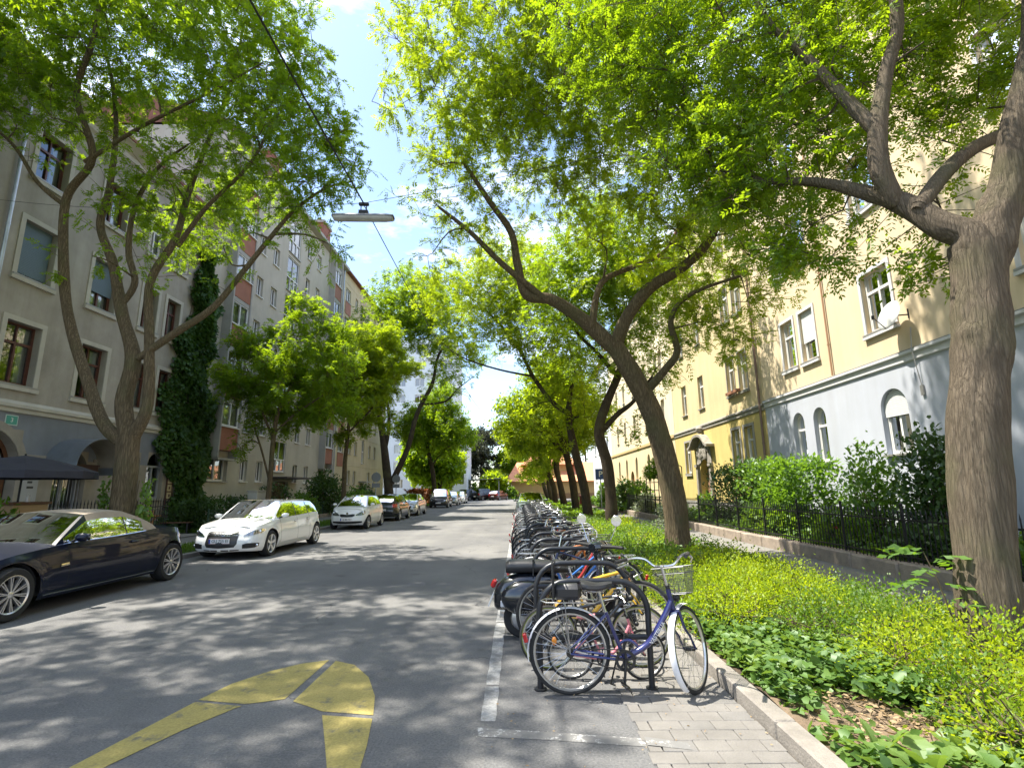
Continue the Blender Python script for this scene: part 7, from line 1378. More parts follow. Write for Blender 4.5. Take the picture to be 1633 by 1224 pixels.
for sg in (-1,1):
    b=MB(); b.tube([(0,sg*.30,.03),(-.01,sg*.44,.03)],.019,10); b.v=[tuple(ST@Vector(p)) for p in b.v]; b.build('grip',[M_VINYL],hb,LOC)
    b=MB(); tip=Vector((.04,sg*.30,.27)); b.tube([(0.02,sg*.17,.05),(.035,sg*.24,.16),tip],.006,6,0); b.lathe([(.001,-.02),(.05,-.012),(.062,0),(.058,.004),(.001,.005)],18,Matrix.Translation(tip+Vector((0,0,.05)))@Matrix.Rotation(R(-38),4,'Z')@Matrix.Rotation(R(90),4,'X')@Matrix.Rotation(R(-14),4,'Y'),0); b.v=[tuple(ST@Vector(p)) for p in b.v]; b.build('mirror',[M_CHROME],hb,LOC)
    b=MB(); b.tube([(0.03,sg*.16,0.03),(.06,sg*.3,.03),(.06,sg*.42,.02)],.006,5); b.v=[tuple(ST@Vector(p)) for p in b.v]; b.build('brake_lever',[M_CHROME],hb,LOC)
for xw in (0.02,1.14):
    t=MB(); M=Matrix.Translation((xw,0,.215))@Matrix.Rotation(PI/2,4,'X'); t.lathe([(.125,-.045),(.19,-.048),(.212,-.03),(.215,0),(.212,.03),(.19,.048),(.125,.045)],28,M); w=t.build('wheel',[M_TYRE],sc_,LOC); t=MB(); t.lathe([(.13,-.04),(.12,-.03),(.10,-.035),(.05,-.05),(.001,-.05)],20,M); t.lathe([(.13,.04),(.12,.03),(.10,.035),(.05,.05),(.001,.05)],20,M); t.build('rim',[M_ALLOY],w,LOC)
b=MB(); b.lathe([(.24,-.075),(.255,-.04),(.26,0),(.255,.04),(.24,.075)],20,Matrix.Translation((1.14,0,.22))@Matrix.Rotation(PI/2,4,'X')@Matrix.Rotation(0,4,'Z'),0,arc=PI); b.build('mudguard',[M_SCOOT],sc_,LOC)
b=MB(); b.tube([(0.25,.12,.2),(-.05,.16,.2),(-.25,.16,.22)],[.03,.05,.045],10); b.build('silencer',[M_ALLOY],sc_,LOC); b=MB(); b.tube([(0.35,-.1,.2),(0.28,-.2,.01)],.012,6); b.tube([(0.35,.1,.2),(0.28,.2,.01)],.012,6); b.build('centre_stand',[M_BLACKP],sc_,LOC)

# ================================================================== plants
M_GOLD=leaf_mat('golden_shrub_leaf',((0.070,0.140,0.006),(0.190,0.270,0.008),(0.325,0.370,0.012)),0.45,(0.60,0.70,0.02),0.02,1.6,0.28); M_GREENB=leaf_mat('bed_green_leaf',((0.035,0.085,0.008),(0.075,0.150,0.012),(0.140,0.210,0.016)),0.42,(0.34,0.50,0.025),0.03,1.6,0.3)
M_IVYL=leaf_mat('ground_ivy_leaf',((0.035,0.085,0.016),(0.085,0.165,0.030),(0.160,0.240,0.055)),0.32,(0.30,0.44,0.05),0.04,2.0); M_IVYD=leaf_mat('wall_ivy_leaf',((0.018,0.050,0.010),(0.038,0.090,0.015),(0.070,0.135,0.022)),0.32,(0.12,0.22,0.02),0.03,0.9)
M_BUSH=leaf_mat('garden_bush_leaf',((0.034,0.090,0.010),(0.070,0.150,0.015),(0.120,0.205,0.022)),0.42,(0.30,0.50,0.03),0.05,1.2); M_BUSHD=leaf_mat('dark_bush_leaf',((0.016,0.042,0.010),(0.032,0.075,0.014),(0.055,0.105,0.018)),0.34,(0.12,0.20,0.02),0.05,1.2); M_SILVL=leaf_mat('silver_bush_leaf',((0.16,0.20,0.14),(0.25,0.29,0.20),(0.36,0.39,0.28)),0.25,(0.35,0.42,0.25),0.08,1.6)
M_WEED=leaf_mat('weed_leaf',((0.050,0.110,0.020),(0.105,0.185,0.035),(0.160,0.235,0.055)),0.36,(0.34,0.48,0.06),0.04,2.2); M_REDL=leaf_mat('red_hedge_leaf',((0.10,0.03,0.015),(0.18,0.06,0.025),(0.26,0.10,0.03)),0.3,(0.40,0.13,0.04)); M_STEM=mat('plant_stem',(0.10,0.075,0.04),0.9,var=0.3,vscale=8); M_GSTEM=mat('green_stem',(0.09,0.14,0.04),0.8)
def clump(name,label,x,y,z,rx,ry,h,n,ll,lw,lm,seed,group=None,cat='shrub',shape='mound',stems=7,upright=0.5,leafK=1,stem_m=None):
    'leafy shrub: twigs from the base, leaves through its outer volume'
    rng=np.random.default_rng(seed); root=thing(name,label,cat,(x,y,z),0,group); tb=MB()
    nt_=stems*5; tips=[]
    for i in range(nt_):
        a=rng.random()*6.283; q=math.sqrt(rng.random()); zz=h*(1-0.55*q*q)*(0.55+0.42*rng.random()) if shape=='mound' else h*(0.25+0.72*rng.random())
        t=np.array([rx*q*math.cos(a),ry*q*math.sin(a),zz]); b0=np.array([rx*.25*rng.normal(),ry*.25*rng.normal(),0]); m=b0*.6+t*.4+np.array([0,0,h*.18]); tb.tube([tuple(b0),tuple(m),tuple(t)],[.006+.006*h,.004+.003*h,.002],4,cap=False); tips.append(t)
    tips=np.array(tips)
    nc=max(1,n//16); cl=[]
    if shape=='mound':
        v=unit(rng.normal(size=(nc,3))); v[:,2]=np.abs(v[:,2]); rr=rng.random((nc,1))**0.38; c=v*rr*np.array([rx,ry,h]); 
    else:
        v=rng.random((nc,3))*2-1; e=np.abs(v)**1; k=rng.random(nc)<0.6; ax=rng.integers(0,3,nc); 
        for i in range(nc):
            if k[i]: v[i,ax[i]]=math.copysign(0.82+0.18*rng.random(),v[i,ax[i]])
        c=v*np.array([rx,ry,h*.5])+np.array([0,0,h*.52])
    out=unit(c-np.array([0,0,h*.25])); o=np.repeat(c,16,0)+rng.normal(0,0.055+0.045*h,(nc*16,3))*np.array([1,1,.8]); o[:,2]=np.maximum(o[:,2],0.015); d=np.repeat(out,16,0)*0.7+rng.normal(0,.55,(nc*16,3)); d[:,2]+=upright*.6
    V,F=(shaped_leaves if ll>=.08 else simple_leaves)(o,d,np.array([0,0,1.0])+rng.normal(0,.3,(nc*16,3)),ll,lw,rng)
    tb.build('stem',stem_m or M_STEM,root,(0,0,0)); link('foliage',np_mesh('foliage',V,F,lm),root); return root
GB='golden low shrubs in the planting strip'
gold=[(2.35,6.35,.62,.50),(2.75,7.05,.70,.55),(2.30,7.7,.6,.45),(3.25,6.5,.7,.55),(3.9,6.95,.62,.5),(3.1,7.95,.72,.5),(4.35,6.1,.55,.48),(3.75,5.65,.66,.52),(3.0,5.75,.55,.42),(3.2,4.75,.58,.42),(3.75,4.55,.6,.48),(3.15,4.05,.42,.38),(3.7,3.75,.5,.45),(3.75,8.1,.7,.5),(4.45,7.5,.55,.45),(2.45,8.9,.6,.42),(3.3,9.3,.75,.5),(4.2,9.1,.65,.5),(4.5,5.1,.5,.5),(2.95,3.48,.42,.42),(3.55,3.15,.5,.5),(4.1,3.2,.5,.55)]
GLB=['brightest yellow low shrub right of the wire basket','yellow green shrub behind the bicycle basket','yellow shrub just beyond the yellow bicycle','yellow green shrub right of the brightest yellow shrub','low golden shrub beside the pavement edge, before the sapling','yellow green shrub in the middle of the strip near the second tree','small golden shrub touching the pavement behind the sapling','yellow green mound left of the leafy sapling','low golden mound above the bare earth patch','golden shrub between the earth patch and the near trunk','golden shrub against the left side of the near trunk','smallest golden shrub above the dry earth','golden shrub at the right edge below the near trunk','green gold mound between the second tree and the pavement','golden mound beside the pavement near the fence corner','yellow green shrub close to the third steel hoop','wide green gold mound before the leaning tree','green gold mound on the pavement side of the leaning tree','golden shrub on the pavement side of the near trunk','small golden shrub among the weeds at the lower right','golden shrub lowest at the right edge of the picture','golden shrub at the right edge under the near trunk base']
for i,(x,y,r_,h) in enumerate(gold): clump('golden_shrub',GLB[i],x,y,.08,r_,r_*.95,h*(1.22 if x<3.85 else .85),int(3600*(r_/.6)**2) if y<8.5 else 2300,.036,.019,M_GOLD if (i*7)%10<6 or i<3 else M_GREENB,100+i,GB,stems=6)
far=[(2.5,10.2),(3.4,10.6),(4.3,10.4),(2.4,11.5),(3.2,12.1),(4.5,11.8),(2.6,13.0),(4.6,13.2),(2.5,14.5),(3.4,15.0),(4.3,14.8),(2.6,16.2),(3.8,16.6),(2.5,18.0),(3.6,18.4),(4.4,17.8),(2.7,20.0),(3.8,20.4),(2.6,22.2),(3.4,24.3),(2.7,26.3),(4.4,22.4)]
for i,(x,y) in enumerate(far):
    hk=min(range(len(hy)),key=lambda q:abs(hy[q]-y)); side='on the kerb side' if x<3.0 else ('in mid strip' if x<4.0 else 'on the pavement side')
    clump('low_shrub',f'low {"yellow green" if i%4==1 else "green"} shrub {side} opposite the {ORD[hk]} steel hoop',x,y,.08,.66,.7,.42 if i%3 else .5,1000,.06,.033,M_GOLD if i%4==1 else M_GREENB,140+i,'low green shrubs farther along the planting strip',stems=4)
# ground cover between them
def cover(name,pts_fn,n,ll,lw,lm,seed,zr=(0.10,0.22),flat=0.9):
    rng=np.random.default_rng(seed); P=pts_fn(rng,n); z=zr[0]+(zr[1]-zr[0])*rng.random(len(P))**1.5; o=np.stack([P[:,0],P[:,1],z],1); d=rng.normal(0,1,(len(P),3)); d[:,2]=rng.normal(0.12,.3,len(P))
    V,F=(shaped_leaves if ll<.1 else simple_leaves)(o,d,np.array([0,0,1.0])+rng.normal(0,.35,(len(P),3)),ll,lw,rng); return tag(link(name,np_mesh(name,V,F,lm)),kind='stuff')
def strip_pts(x0,x1,y0,y1,hole=True):
    def f(rng,n):
        x=x0+(x1-x0)*rng.random(n); y=y0+(y1-y0)*rng.random(n)**1.25
        if hole: k=((x-2.40)**2/0.20+(y-4.05)**2/0.24)>1+0.5*rng.normal(size=n); x,y=x[k],y[k]
        return np.stack([x,y],1)
    return f
cover('ground_ivy',strip_pts(1.93,4.9,2.2,11),17000,.070,.060,M_IVYL,61); cover('ground_ivy',strip_pts(1.93,3.1,4.2,7.2),5200,.068,.062,M_IVYL,62,(.12,.30))
cover('undergrowth',strip_pts(1.93,4.9,10,30,False),16000,.12,.06,M_GREENB,63,(.10,.34)); cover('undergrowth',strip_pts(1.93,4.9,30,74,False),9000,.26,.13,M_GREENB,64,(.10,.40))
cover('undergrowth',strip_pts(6.95,9.9,4,24,False),14000,.13,.06,M_BUSH,65,(.2,.55)); cover('undergrowth',strip_pts(6.95,9.9,24,70,False),6000,.3,.15,M_BUSH,66,(.2,.6))
def grass(name,x0,x1,y0,y1,n,h,seed,lm,z=0.09):
    rng=np.random.default_rng(seed); o=np.stack([x0+(x1-x0)*rng.random(n),y0+(y1-y0)*rng.random(n)**1.3,np.full(n,z)],1); d=rng.normal(0,.35,(n,3)); d[:,2]=1; V,F=simple_leaves(o,d,np.array([1.0,0,0])+rng.normal(0,1,(n,3)),h,h*.16,rng); return tag(link(name,np_mesh(name,V,F,lm)),kind='stuff')
M_GRASS=leaf_mat('grass_blade',((0.035,0.085,0.010),(0.070,0.140,0.015),(0.115,0.190,0.020)),0.35,(0.28,0.42,0.03))
grass('grass',-10.35,-8.9,6,60,22000,.13,71,M_GRASS); grass('grass',-16,-12.3,21.2,60,14000,.16,72,M_GRASS,.11)
# dry litter on the bare patch and along the kerb
rng_=np.random.default_rng(77); n_=900; P=np.stack([2.55+rng_.normal(0,.42,n_),4.1+rng_.normal(0,.5,n_),np.full(n_,.115)+rng_.random(n_)*.02],1); P=P[P[:,0]>1.95]; d=rng_.normal(0,1,(len(P),3)); d[:,2]*=.15
V,F=simple_leaves(P,d,np.array([0,0,1.0])+rng_.normal(0,.3,(len(P),3)),.05,.022,rng_); tag(link('litter',np_mesh('litter',V,F,leaf_mat('dry_leaf',((0.16,0.10,0.05),(0.30,0.21,0.12),(0.42,0.31,0.19)),0.15,(0.3,0.2,0.1)))),kind='stuff')
tw=MB()
for i in range(70):
    a=random.random()*6.28; L=random.uniform(.06,.28); x,y=2.5+random.gauss(0,.4),4.1+random.gauss(0,.5)
    if x<1.98: continue
    tw.tube([(x,y,.125),(x+L*.5*math.cos(a)+.02,y+L*.5*math.sin(a),.14+random.random()*.03),(x+L*math.cos(a),y+L*math.sin(a),.12)],.0025,4)
tag(tw.build('twigs',M_STEM),kind='stuff')
fl=[]; rng_=np.random.default_rng(78); n_=420; P=np.stack([rng_.uniform(-.2,1.72,n_),2.6+rng_.random(n_)**1.5*12,np.full(n_,.018)],1); d=rng_.normal(0,1,(n_,3)); d[:,2]*=.1; V,F=simple_leaves(P,d,np.array([0,0,1.0])+rng_.normal(0,.2,(n_,3)),.022,.010,rng_); tag(link('fallen_leaves',np_mesh('fallen_leaves',V,F,MATS['dry_leaf'])),kind='stuff')
# broad leaved weeds at the lower right: each plant a rosette of lobed leaves
def lobed_leaf(b,base,dirv,up,L,Wd,rng,lobes=5,curl=0.35):
    d=Vector(dirv).normalized(); s=d.cross(Vector(up)).normalized(); n=s.cross(d); prevs=None; N=lobes*2
    rows=[]
    for i in range(N+1):
        t=i/N; w=Wd*math.sin(PI*min(1,t*0.93+0.05))**0.75*(0.62 if i%2 else 1.0)*(0.55+0.75*t if t<.6 else 1.0)*(1 if i<N else 0.03)
        c=Vector(base)+d*(L*t*(1-0.12*t))+Vector((0,0,L*(0.30*t-curl*1.4*t*t)))
        rows.append([c-s*w+n*w*.30-d*(w*.25 if i%2==0 else 0),c+n*0.0,c+s*w+n*w*.30-d*(w*.25 if i%2==0 else 0)])
    b.grid(rows,0,False)
wl=[(2.02,2.95),(2.25,3.25),(2.55,2.85),(2.35,2.75),(2.75,3.2),(2.95,2.9),(3.2,3.15),(3.35,2.85),(2.6,3.45),(3.0,3.45),(3.5,3.4),(2.15,3.5),(2.85,2.6),(3.2,2.6),(2.0,5.15),(2.12,5.4),(2.3,5.0),(2.05,6.0),(3.7,3.05),(2.5,2.5),(2.1,2.55),(3.55,2.7)]
WLB=['dandelion like weed at the kerb, lowest in the picture','jagged leaved weed beside the kerb under the dry earth']
wrow={0:[],1:[],2:[],3:[]}
for x,y in wl: wrow[3 if y>4.5 else (0 if y<2.8 else (1 if y<3.18 else 2))].append((x,y))
for q in wrow: wrow[q].sort()
for i,(x,y) in enumerate(wl):
    rng=np.random.default_rng(300+i); q=3 if y>4.5 else (0 if y<2.8 else (1 if y<3.18 else 2)); nth=ORD[wrow[q].index((x,y))].replace('nearest','first')
    r_=thing('weed_plant',(f'{nth} broad leaved weed from the kerb, {["front","middle","back"][q]} row at the lower right' if q<3 else f'{nth} jagged weed from the kerb beside the turned front wheel'),'weed',(x,y,.09),0,'broad leaved weeds by the kerb' if q<3 else 'weeds beside the front wheel')
    k=int(rng.integers(8,13))
    big=rng.random()<.5
    for j in range(k):
        b=MB(); a=2*PI*j/k+rng.normal(0,.25); el=rng.uniform(.25,1.15); L=rng.uniform(.20,.34)*(1.15 if big else .9)*(0.8 if i in (14,15,16,17) else 1); lobed_leaf(b,(0.015*math.cos(a),0.015*math.sin(a),0.01),(math.cos(a)*math.cos(el),math.sin(a)*math.cos(el),math.sin(el)),(0,0,1),L,L*(.24 if big else .17),rng,4 if big else 6,rng.uniform(.2,.5)); b.build('leaf',M_WEED,r_,(0,0,0))
# sapling with pinnate leaves on the pavement side
rt=thing('sapling','thin sapling with rows of paired round leaves left of the near trunk','sapling',(3.95,5.15,.08)); rng=np.random.default_rng(41)
tb=MB(); tb.tube([(0,0,0),(.02,0,.4),(-.05,.02,.75),(-.12,.05,1.0)],[.012,.010,.007,.004],6); tb.build('stem',M_STEM,rt,(0,0,0))
leafdirs=[(-1,.1,.15,.75),(1,-.2,.05,.72),(-.8,-.5,.1,.85),(.8,.5,.1,.92),(-.5,.7,.2,.97),(.45,-.7,.0,.6),(-.9,.2,.35,1.0),(.9,.0,.2,.95)]
for (dx,dy,dz,z) in leafdirs:
    o=np.array([[-.05,.02,z]]); V,F=compound_leaves(o,np.array([[dx,dy,dz]]),np.array([[0,0,1.0]]),.42,6,.105,.06,rng,.35); me=np_mesh('leaf',V,F,M_GREENB); me.materials.clear(); me.materials.append(M_BUSH); link('leaf',me,rt)
# shrubs behind the fence
def bush(label,x,y,z,rx,ry,h,n,ll,lm,seed,shape='box',group='bushes in the right front garden',name='garden_bush'): return clump(name,label,x,y,z,rx,ry,h,n,ll,ll*.62,lm,seed,group,'bush',shape,9,.35)
bush('wide light green clipped bush in front of the twin arched windows',8.35,16.9,.15,.75,1.65,2.2,8000,.115,M_BUSH,201)
bush('dark green clipped bush below the yellow house windows',8.4,20.0,.15,.75,1.4,2.15,6400,.10,M_BUSHD,202)
bush('loose bush rising between the basement window and the big arched window',8.6,13.1,.15,.6,.8,2.5,3400,.105,M_BUSH,203,'mound'); bush('tall dark loose bush beside the near trunk',8.5,10.9,.15,.65,.8,2.6,5000,.11,M_BUSHD,204,'mound')
bush('low ferny bush behind the fence under the light green bush',7.5,16.3,.15,.45,1.3,1.0,2200,.16,M_GREENB,205,'mound'); bush('low leafy bush behind the fence, below the big arched window',7.6,12.9,.15,.5,.9,.95,1500,.12,M_GREENB,206,'mound'); bush('low dark bush at the foot of the near trunk behind the fence',7.45,9.6,.15,.5,.9,.9,1600,.12,M_BUSHD,207,'mound'); bush('low bush at the right edge behind the fence',7.6,8.0,.15,.5,.8,.85,1500,.12,M_BUSH,208,'mound')
bush('silver leaved bush spilling over the pavement before the arbour',7.0,24.3,.1,.65,1.2,1.35,2600,.10,M_SILVL,209,'mound'); bush('silvery low bush beyond the arbour',7.2,30.2,.1,.6,1.0,1.2,1500,.13,M_SILVL,210,'mound'); bush('round green bush between the parking sign tree and the arbour',7.6,33.4,.1,.8,1.3,2.0,2200,.17,M_BUSH,211,'mound'); bush('green bush at the foot of the carved portal',8.9,25.4,.15,.5,.7,1.3,1200,.13,M_BUSH,212,'mound'); bush('green bush in the garden beyond the parking sign',7.7,38,.1,.9,2.0,2.2,2000,.22,M_BUSHD,213,'mound'); bush('far green bush before the white house',7.7,46,.1,.9,3.0,2.0,2000,.25,M_BUSH,214,'mound')
rf=thing('rose','small red rose behind the fence','flower',(7.35,12.6,.15)); b=MB(); b.tube([(0,0,0),(0,.02,.55)],.005,5); b.build('stem',M_GSTEM,rf,(0,0,0)); b=MB()
for k in range(7): b.ball((.025*math.cos(k),.025*math.sin(k),.58+.01*(k%3)),.03,7)
b.build('bloom',mat('rose_red',(0.45,0.02,0.02),0.6),rf,(0,0,0))
# arbour: dark iron trellis with climbing rose
ar=thing('arbour','black iron rose arbour trellis before the pale yellow house','arbour',(7.0,27.8,.1))
for yy in (-1.25,-.4,.45,1.25): b=MB(); b.tube([(0,yy,0),(0,yy,2.6)],.025,6); b.tube([(1.2,yy,0),(1.2,yy,2.6)],.025,6); b.tube([(0,yy,2.6),(.6,yy,2.95),(1.2,yy,2.6)],.022,6); b.build('post',M_IRON,ar,(0,0,0))
for z in (.6,1.0,1.45,1.85,2.25,2.6): b=MB(); b.tube([(0,-1.3,z),(0,1.3,z)],.020,5); b.build('rail',M_IRON,ar,(0,0,0))
clump('climbing_rose','climbing rose piled over the top of the iron arbour','climber',7.5,27.8,2.2,.9,1.6,1.0,2600,.12,.07,M_BUSH,221) if False else clump('climbing_rose','climbing rose piled over the top of the iron arbour',7.5,27.9,2.15,.85,1.6,1.0,2600,.12,.07,M_GREENB,221,None,'climber')
# ---- ivy on the corner of the grey house
iv=thing('ivy','dark ivy climbing the joint between the grey house and the beige block','ivy',(-15.8,24.8,0)); rng=np.random.default_rng(51)
prof=[(0.1,23.4,26.6),(1.5,24.3,26.5),(3.4,23.2,26.6),(4.7,22.3,26.7),(5.6,22.5,26.5),(6.8,23.1,26.2),(8.6,23.6,26.1),(10.8,23.9,26.0),(12.3,24.2,25.6),(13.9,24.6,25.2)]
zz=rng.random(15000)*13.8; a=np.interp(zz,[p[0] for p in prof],[p[1] for p in prof]); c=np.interp(zz,[p[0] for p in prof],[p[2] for p in prof]); u=rng.random(15000); dep=(.10+.45*np.sin(PI*u)**.6*(0.6+.4*np.sin(zz*1.7+u*5)))*rng.random(15000)**.5; o=np.stack([-15.97+dep,a+(c-a)*u+rng.normal(0,.10,15000)+(u-.5)*(np.sin(zz*2.3)*.55+np.sin(zz*5.1+1)*.35)+.25*np.sin(zz*1.1+2)*(zz>4),zz],1); d=rng.normal(0,.5,(15000,3)); d[:,0]+=.5; d[:,2]-=.6
V,F=shaped_leaves(o-np.array([-15.8,24.8,0]),d,np.array([1.0,0,.5])+rng.normal(0,.4,(15000,3)),.17,.14,rng); link('foliage',np_mesh('foliage',V,F,M_IVYD),iv)
tb=MB()
for k in range(9):
    p=[]; uu=rng.random()
    for z in np.linspace(.1,rng.uniform(6,13),9): aa=np.interp(z,[q[0] for q in prof],[q[1] for q in prof]); cc=np.interp(z,[q[0] for q in prof],[q[2] for q in prof]); p.append((-.16,aa+(cc-aa)*(uu+rng.normal(0,.05))-24.8,z))
    tb.tube(p,.02,5)
tb.build('stem',M_STEM,iv,(0,0,0))
iv2=thing('ivy','ivy wrapping the foot of the three stemmed tree','ivy',(-9.68,13,0)); rng=np.random.default_rng(52); n=2600; ang=rng.random(n)*6.283; z=.05+2.3*rng.random(n)**1.6; rr=.38+.16*rng.random(n); o=np.stack([rr*np.cos(ang),rr*np.sin(ang),z],1); k=(z<1.2+.9*np.sin(ang*2+1)); o=o[k]; d=rng.normal(0,.5,(len(o),3)); d[:,2]-=.3; V,F=simple_leaves(o,d,unit(o*np.array([1,1,0]))+rng.normal(0,.3,(len(o),3)),.11,.09,rng); link('foliage',np_mesh('foliage',V,F,M_BUSH),iv2); tb=MB(); tb.tube([(.36,-.1,0),(.35,-.15,1.0),(.33,-.05,2.0)],.015,5); tb.build('stem',M_STEM,iv2,(0,0,0))
# ---- left hedges and bushes
GHL='hedges and bushes before the left apartment blocks'
bush('dark clipped hedge behind the white estate car',-13.0,24.2,.1,.6,2.9,1.25,5200,.11,M_BUSHD,231,'box',GHL,'hedge'); bush('reddish loose bush at the end of the dark hedge',-12.9,28.0,.1,.7,.9,1.7,1500,.12,M_REDL if False else leaf_mat('plum_leaf',((0.035,0.03,0.02),(0.07,0.05,0.03),(0.10,0.08,0.04)),.3,(0.2,0.12,0.05)),232,'mound',GHL)
bush('low clipped mound hedge beside the entrance canopy',-12.9,31.6,.1,.8,1.9,1.55,3200,.12,M_BUSH,233,'mound',GHL,'hedge'); bush('big dark ball shaped bush left of the small white hatchback',-12.9,35.2,.1,1.3,1.9,2.9,5200,.15,M_BUSHD,234,'mound',GHL); bush('dark rounded hedge by the apartment entrance',-13.8,30.0,.1,.9,1.6,2.0,2600,.14,M_BUSHD,235,'mound',GHL,'hedge'); bush('bushy hedge before the straw yellow block',-13.5,44,.1,1.0,4.5,1.7,3600,.18,M_BUSH,236,'mound',GHL,'hedge'); bush('dark bush under the narrow windows of the straw yellow block',-14.3,49.5,.1,1.0,2.0,2.2,2200,.18,M_BUSHD,237,'mound',GHL)
bush('red leaved hedge beyond the round signs',-11.5,61,.1,.8,4.5,1.5,2600,.22,M_REDL,238,'box',GHL,'hedge'); bush('bright green hedge beyond the red leaved hedge',-11.2,71,.1,.8,4.0,1.6,2200,.24,M_GREENB,239,'box',GHL,'hedge'); bush('bush at the right of the parked cars near the ochre pavilion',-1.2,88.2,.0,.9,.9,2.0,1000,.3,M_GREENB,240,'mound','greenery before the pavilion'); bush('hedge behind the open car shelter',-8,95,.0,6,1.2,2.8,3000,.4,M_GREENB,244,'mound','greenery before the pavilion','hedge'); bush('low green planting along the pavilion wall',2.2,89.0,.0,2.4,.8,1.0,1200,.3,M_GREENB,241,'mound','greenery before the pavilion')
bush('bright green bush at the left edge beside the cafe counter',-11.0,10.9,.1,.55,.6,1.75,1900,.12,M_GREENB,242,'mound',None)
bush('dark shrub under the ivy beside the cafe tables',-14.2,22.6,.1,.8,1.0,1.2,1700,.14,M_BUSHD,243,'mound',GHL)
# ================================================================== fences and walls
gw=thing('garden_wall','low granite kerb wall of separate stones under the iron fence','low wall',(6.72,14,0)); b=MB(); b.box(6.62,6.82,-6,34,0.0,0.30); b.build('core',M_STONE,gw)
sb_=MB(); sb_.cbox((0,0,.18),(.28,1.285,.40),None,0,.03); sm=sb_.mesh('coping_stone',[M_STONE]); rest=MB(); y=-6.0
while y<33:
    if 3.4<y<24: o=link('coping_stone',sm,gw,(random.uniform(-.008,.008),y+.65-14,random.uniform(-.012,.012))); o.rotation_euler=(random.uniform(-.008,.008),random.uniform(-.015,.015),random.uniform(-.01,.01))
    else: rest.cbox((6.72,y+.65,.18),(.28,1.285,.40),None,0,.03)
    y+=1.3
tag(rest.build('coping_run',M_STONE,gw),kind='stuff')
fe=thing('iron_fence','black wrought iron fence of thin bars on the low granite wall','fence',(6.72,14,.36))
bar=MB(); bar.box(-.007,.007,-.007,.007,0,.86); bar.add([(-.016,0,.86),(0,-.007,.86),(.016,0,.86),(0,.007,.86),(0,0,.95),(0,0,.84)],[(0,1,4),(1,2,4),(2,3,4),(3,0,4),(1,0,5),(2,1,5),(3,2,5),(0,3,5)]); bm_=bar.mesh('bar',[M_IRON])
pst=MB(); pst.box(-.02,.02,-.02,.02,-.05,.98); pst.ball((0,0,1.0),.032,8); pm2=pst.mesh('post',[M_IRON])
scr=MB(); 
for sg in (-1,1): scr.tube([(0,sg*(.028+.026*math.cos(a)),.80+.03*math.sin(a)+.006*a) for a in np.linspace(-1.5,4.2,11)],.006,4)
scm=scr.mesh('scroll',[M_IRON]); y=4.2; k=0; nb=0
while y<33.2:
    if k%16==0: link('post',pm2,fe,(0,y-14,0))
    elif nb<285 : link('bar',bm_,fe,(0,y-14,0)); nb+=1
    if k%4==2 and y<20: link('scroll',scm,fe,(0,y-14,0))
    y+=.11 if y<20 else .13; k+=1
for z in (.10,.72): b=MB(); b.box(-.009,.009,-9.8,19.2,z,z+.03); b.build('rail',M_IRON,fe,(0,0,0))
fl_=thing('iron_fence','black iron fence with spear tips between cafe counter and three stemmed tree','fence',(-12.4,14.5,.11)); nb=0; y=-1.9
bar=MB(); bar.box(-.008,.008,-.008,.008,0,1.28); bar.add([(-.02,0,1.28),(0,-.009,1.28),(.02,0,1.28),(0,.009,1.28),(0,0,1.42),(0,0,1.24)],[(0,1,4),(1,2,4),(2,3,4),(3,0,4),(1,0,5),(2,1,5),(3,2,5),(0,3,5)]); bm2=bar.mesh('bar',[M_IRON])
while y<4.3: link('bar',bm2,fl_,(0,y,0)); y+=.125
for z in (.15,.75,1.1): b=MB(); b.box(-.01,.01,-1.95,4.3,z,z+.035); b.build('rail',M_IRON,fl_,(0,0,0))
lf=MB()
for i in range(26): lf.tube([(0,-1.8+i*.24+.09*math.cos(a),.93+.12*math.sin(a)) for a in np.linspace(0,2*PI,11)[:-1]],.006,4,closed=True)
lf.build('ring_row',M_IRON,fl_,(0,0,0))['kind']='stuff'
wfn=thing('wire_fence','low green wire mesh fence along the lawn behind the white estate car','fence',(-12.25,25,.1)); 
for i in range(9): b=MB(); b.box(-.02,.02,-4+i*1.75,-3.96+i*1.75,0,.95); b.build('post',mat('fence_green',(0.02,0.06,0.035),0.6),wfn,(0,0,0))
b=MB()
for z in np.linspace(.1,.9,7): b.tube([(0,-4,z),(0,10,z)],.004,3,cap=False)
for i in range(140): b.tube([(0,-4+i*.1,.05),(0,-4+i*.1,.92)],.003,3,cap=False)
tag(b.build('wire_mesh',MATS['fence_green'],wfn,(0,0,0)),kind='stuff')
lw_=thing('garden_edging','low stone edging of the left front gardens','low wall',(-12.2,40,0))
es=MB(); es.cbox((0,0,.16),(.14,.985,.28),None,0,.015); em=es.mesh('edging_stone',[M_STONE])
for i in range(30): link('edging_stone',em,lw_,(0,-19+i*1.0,0))
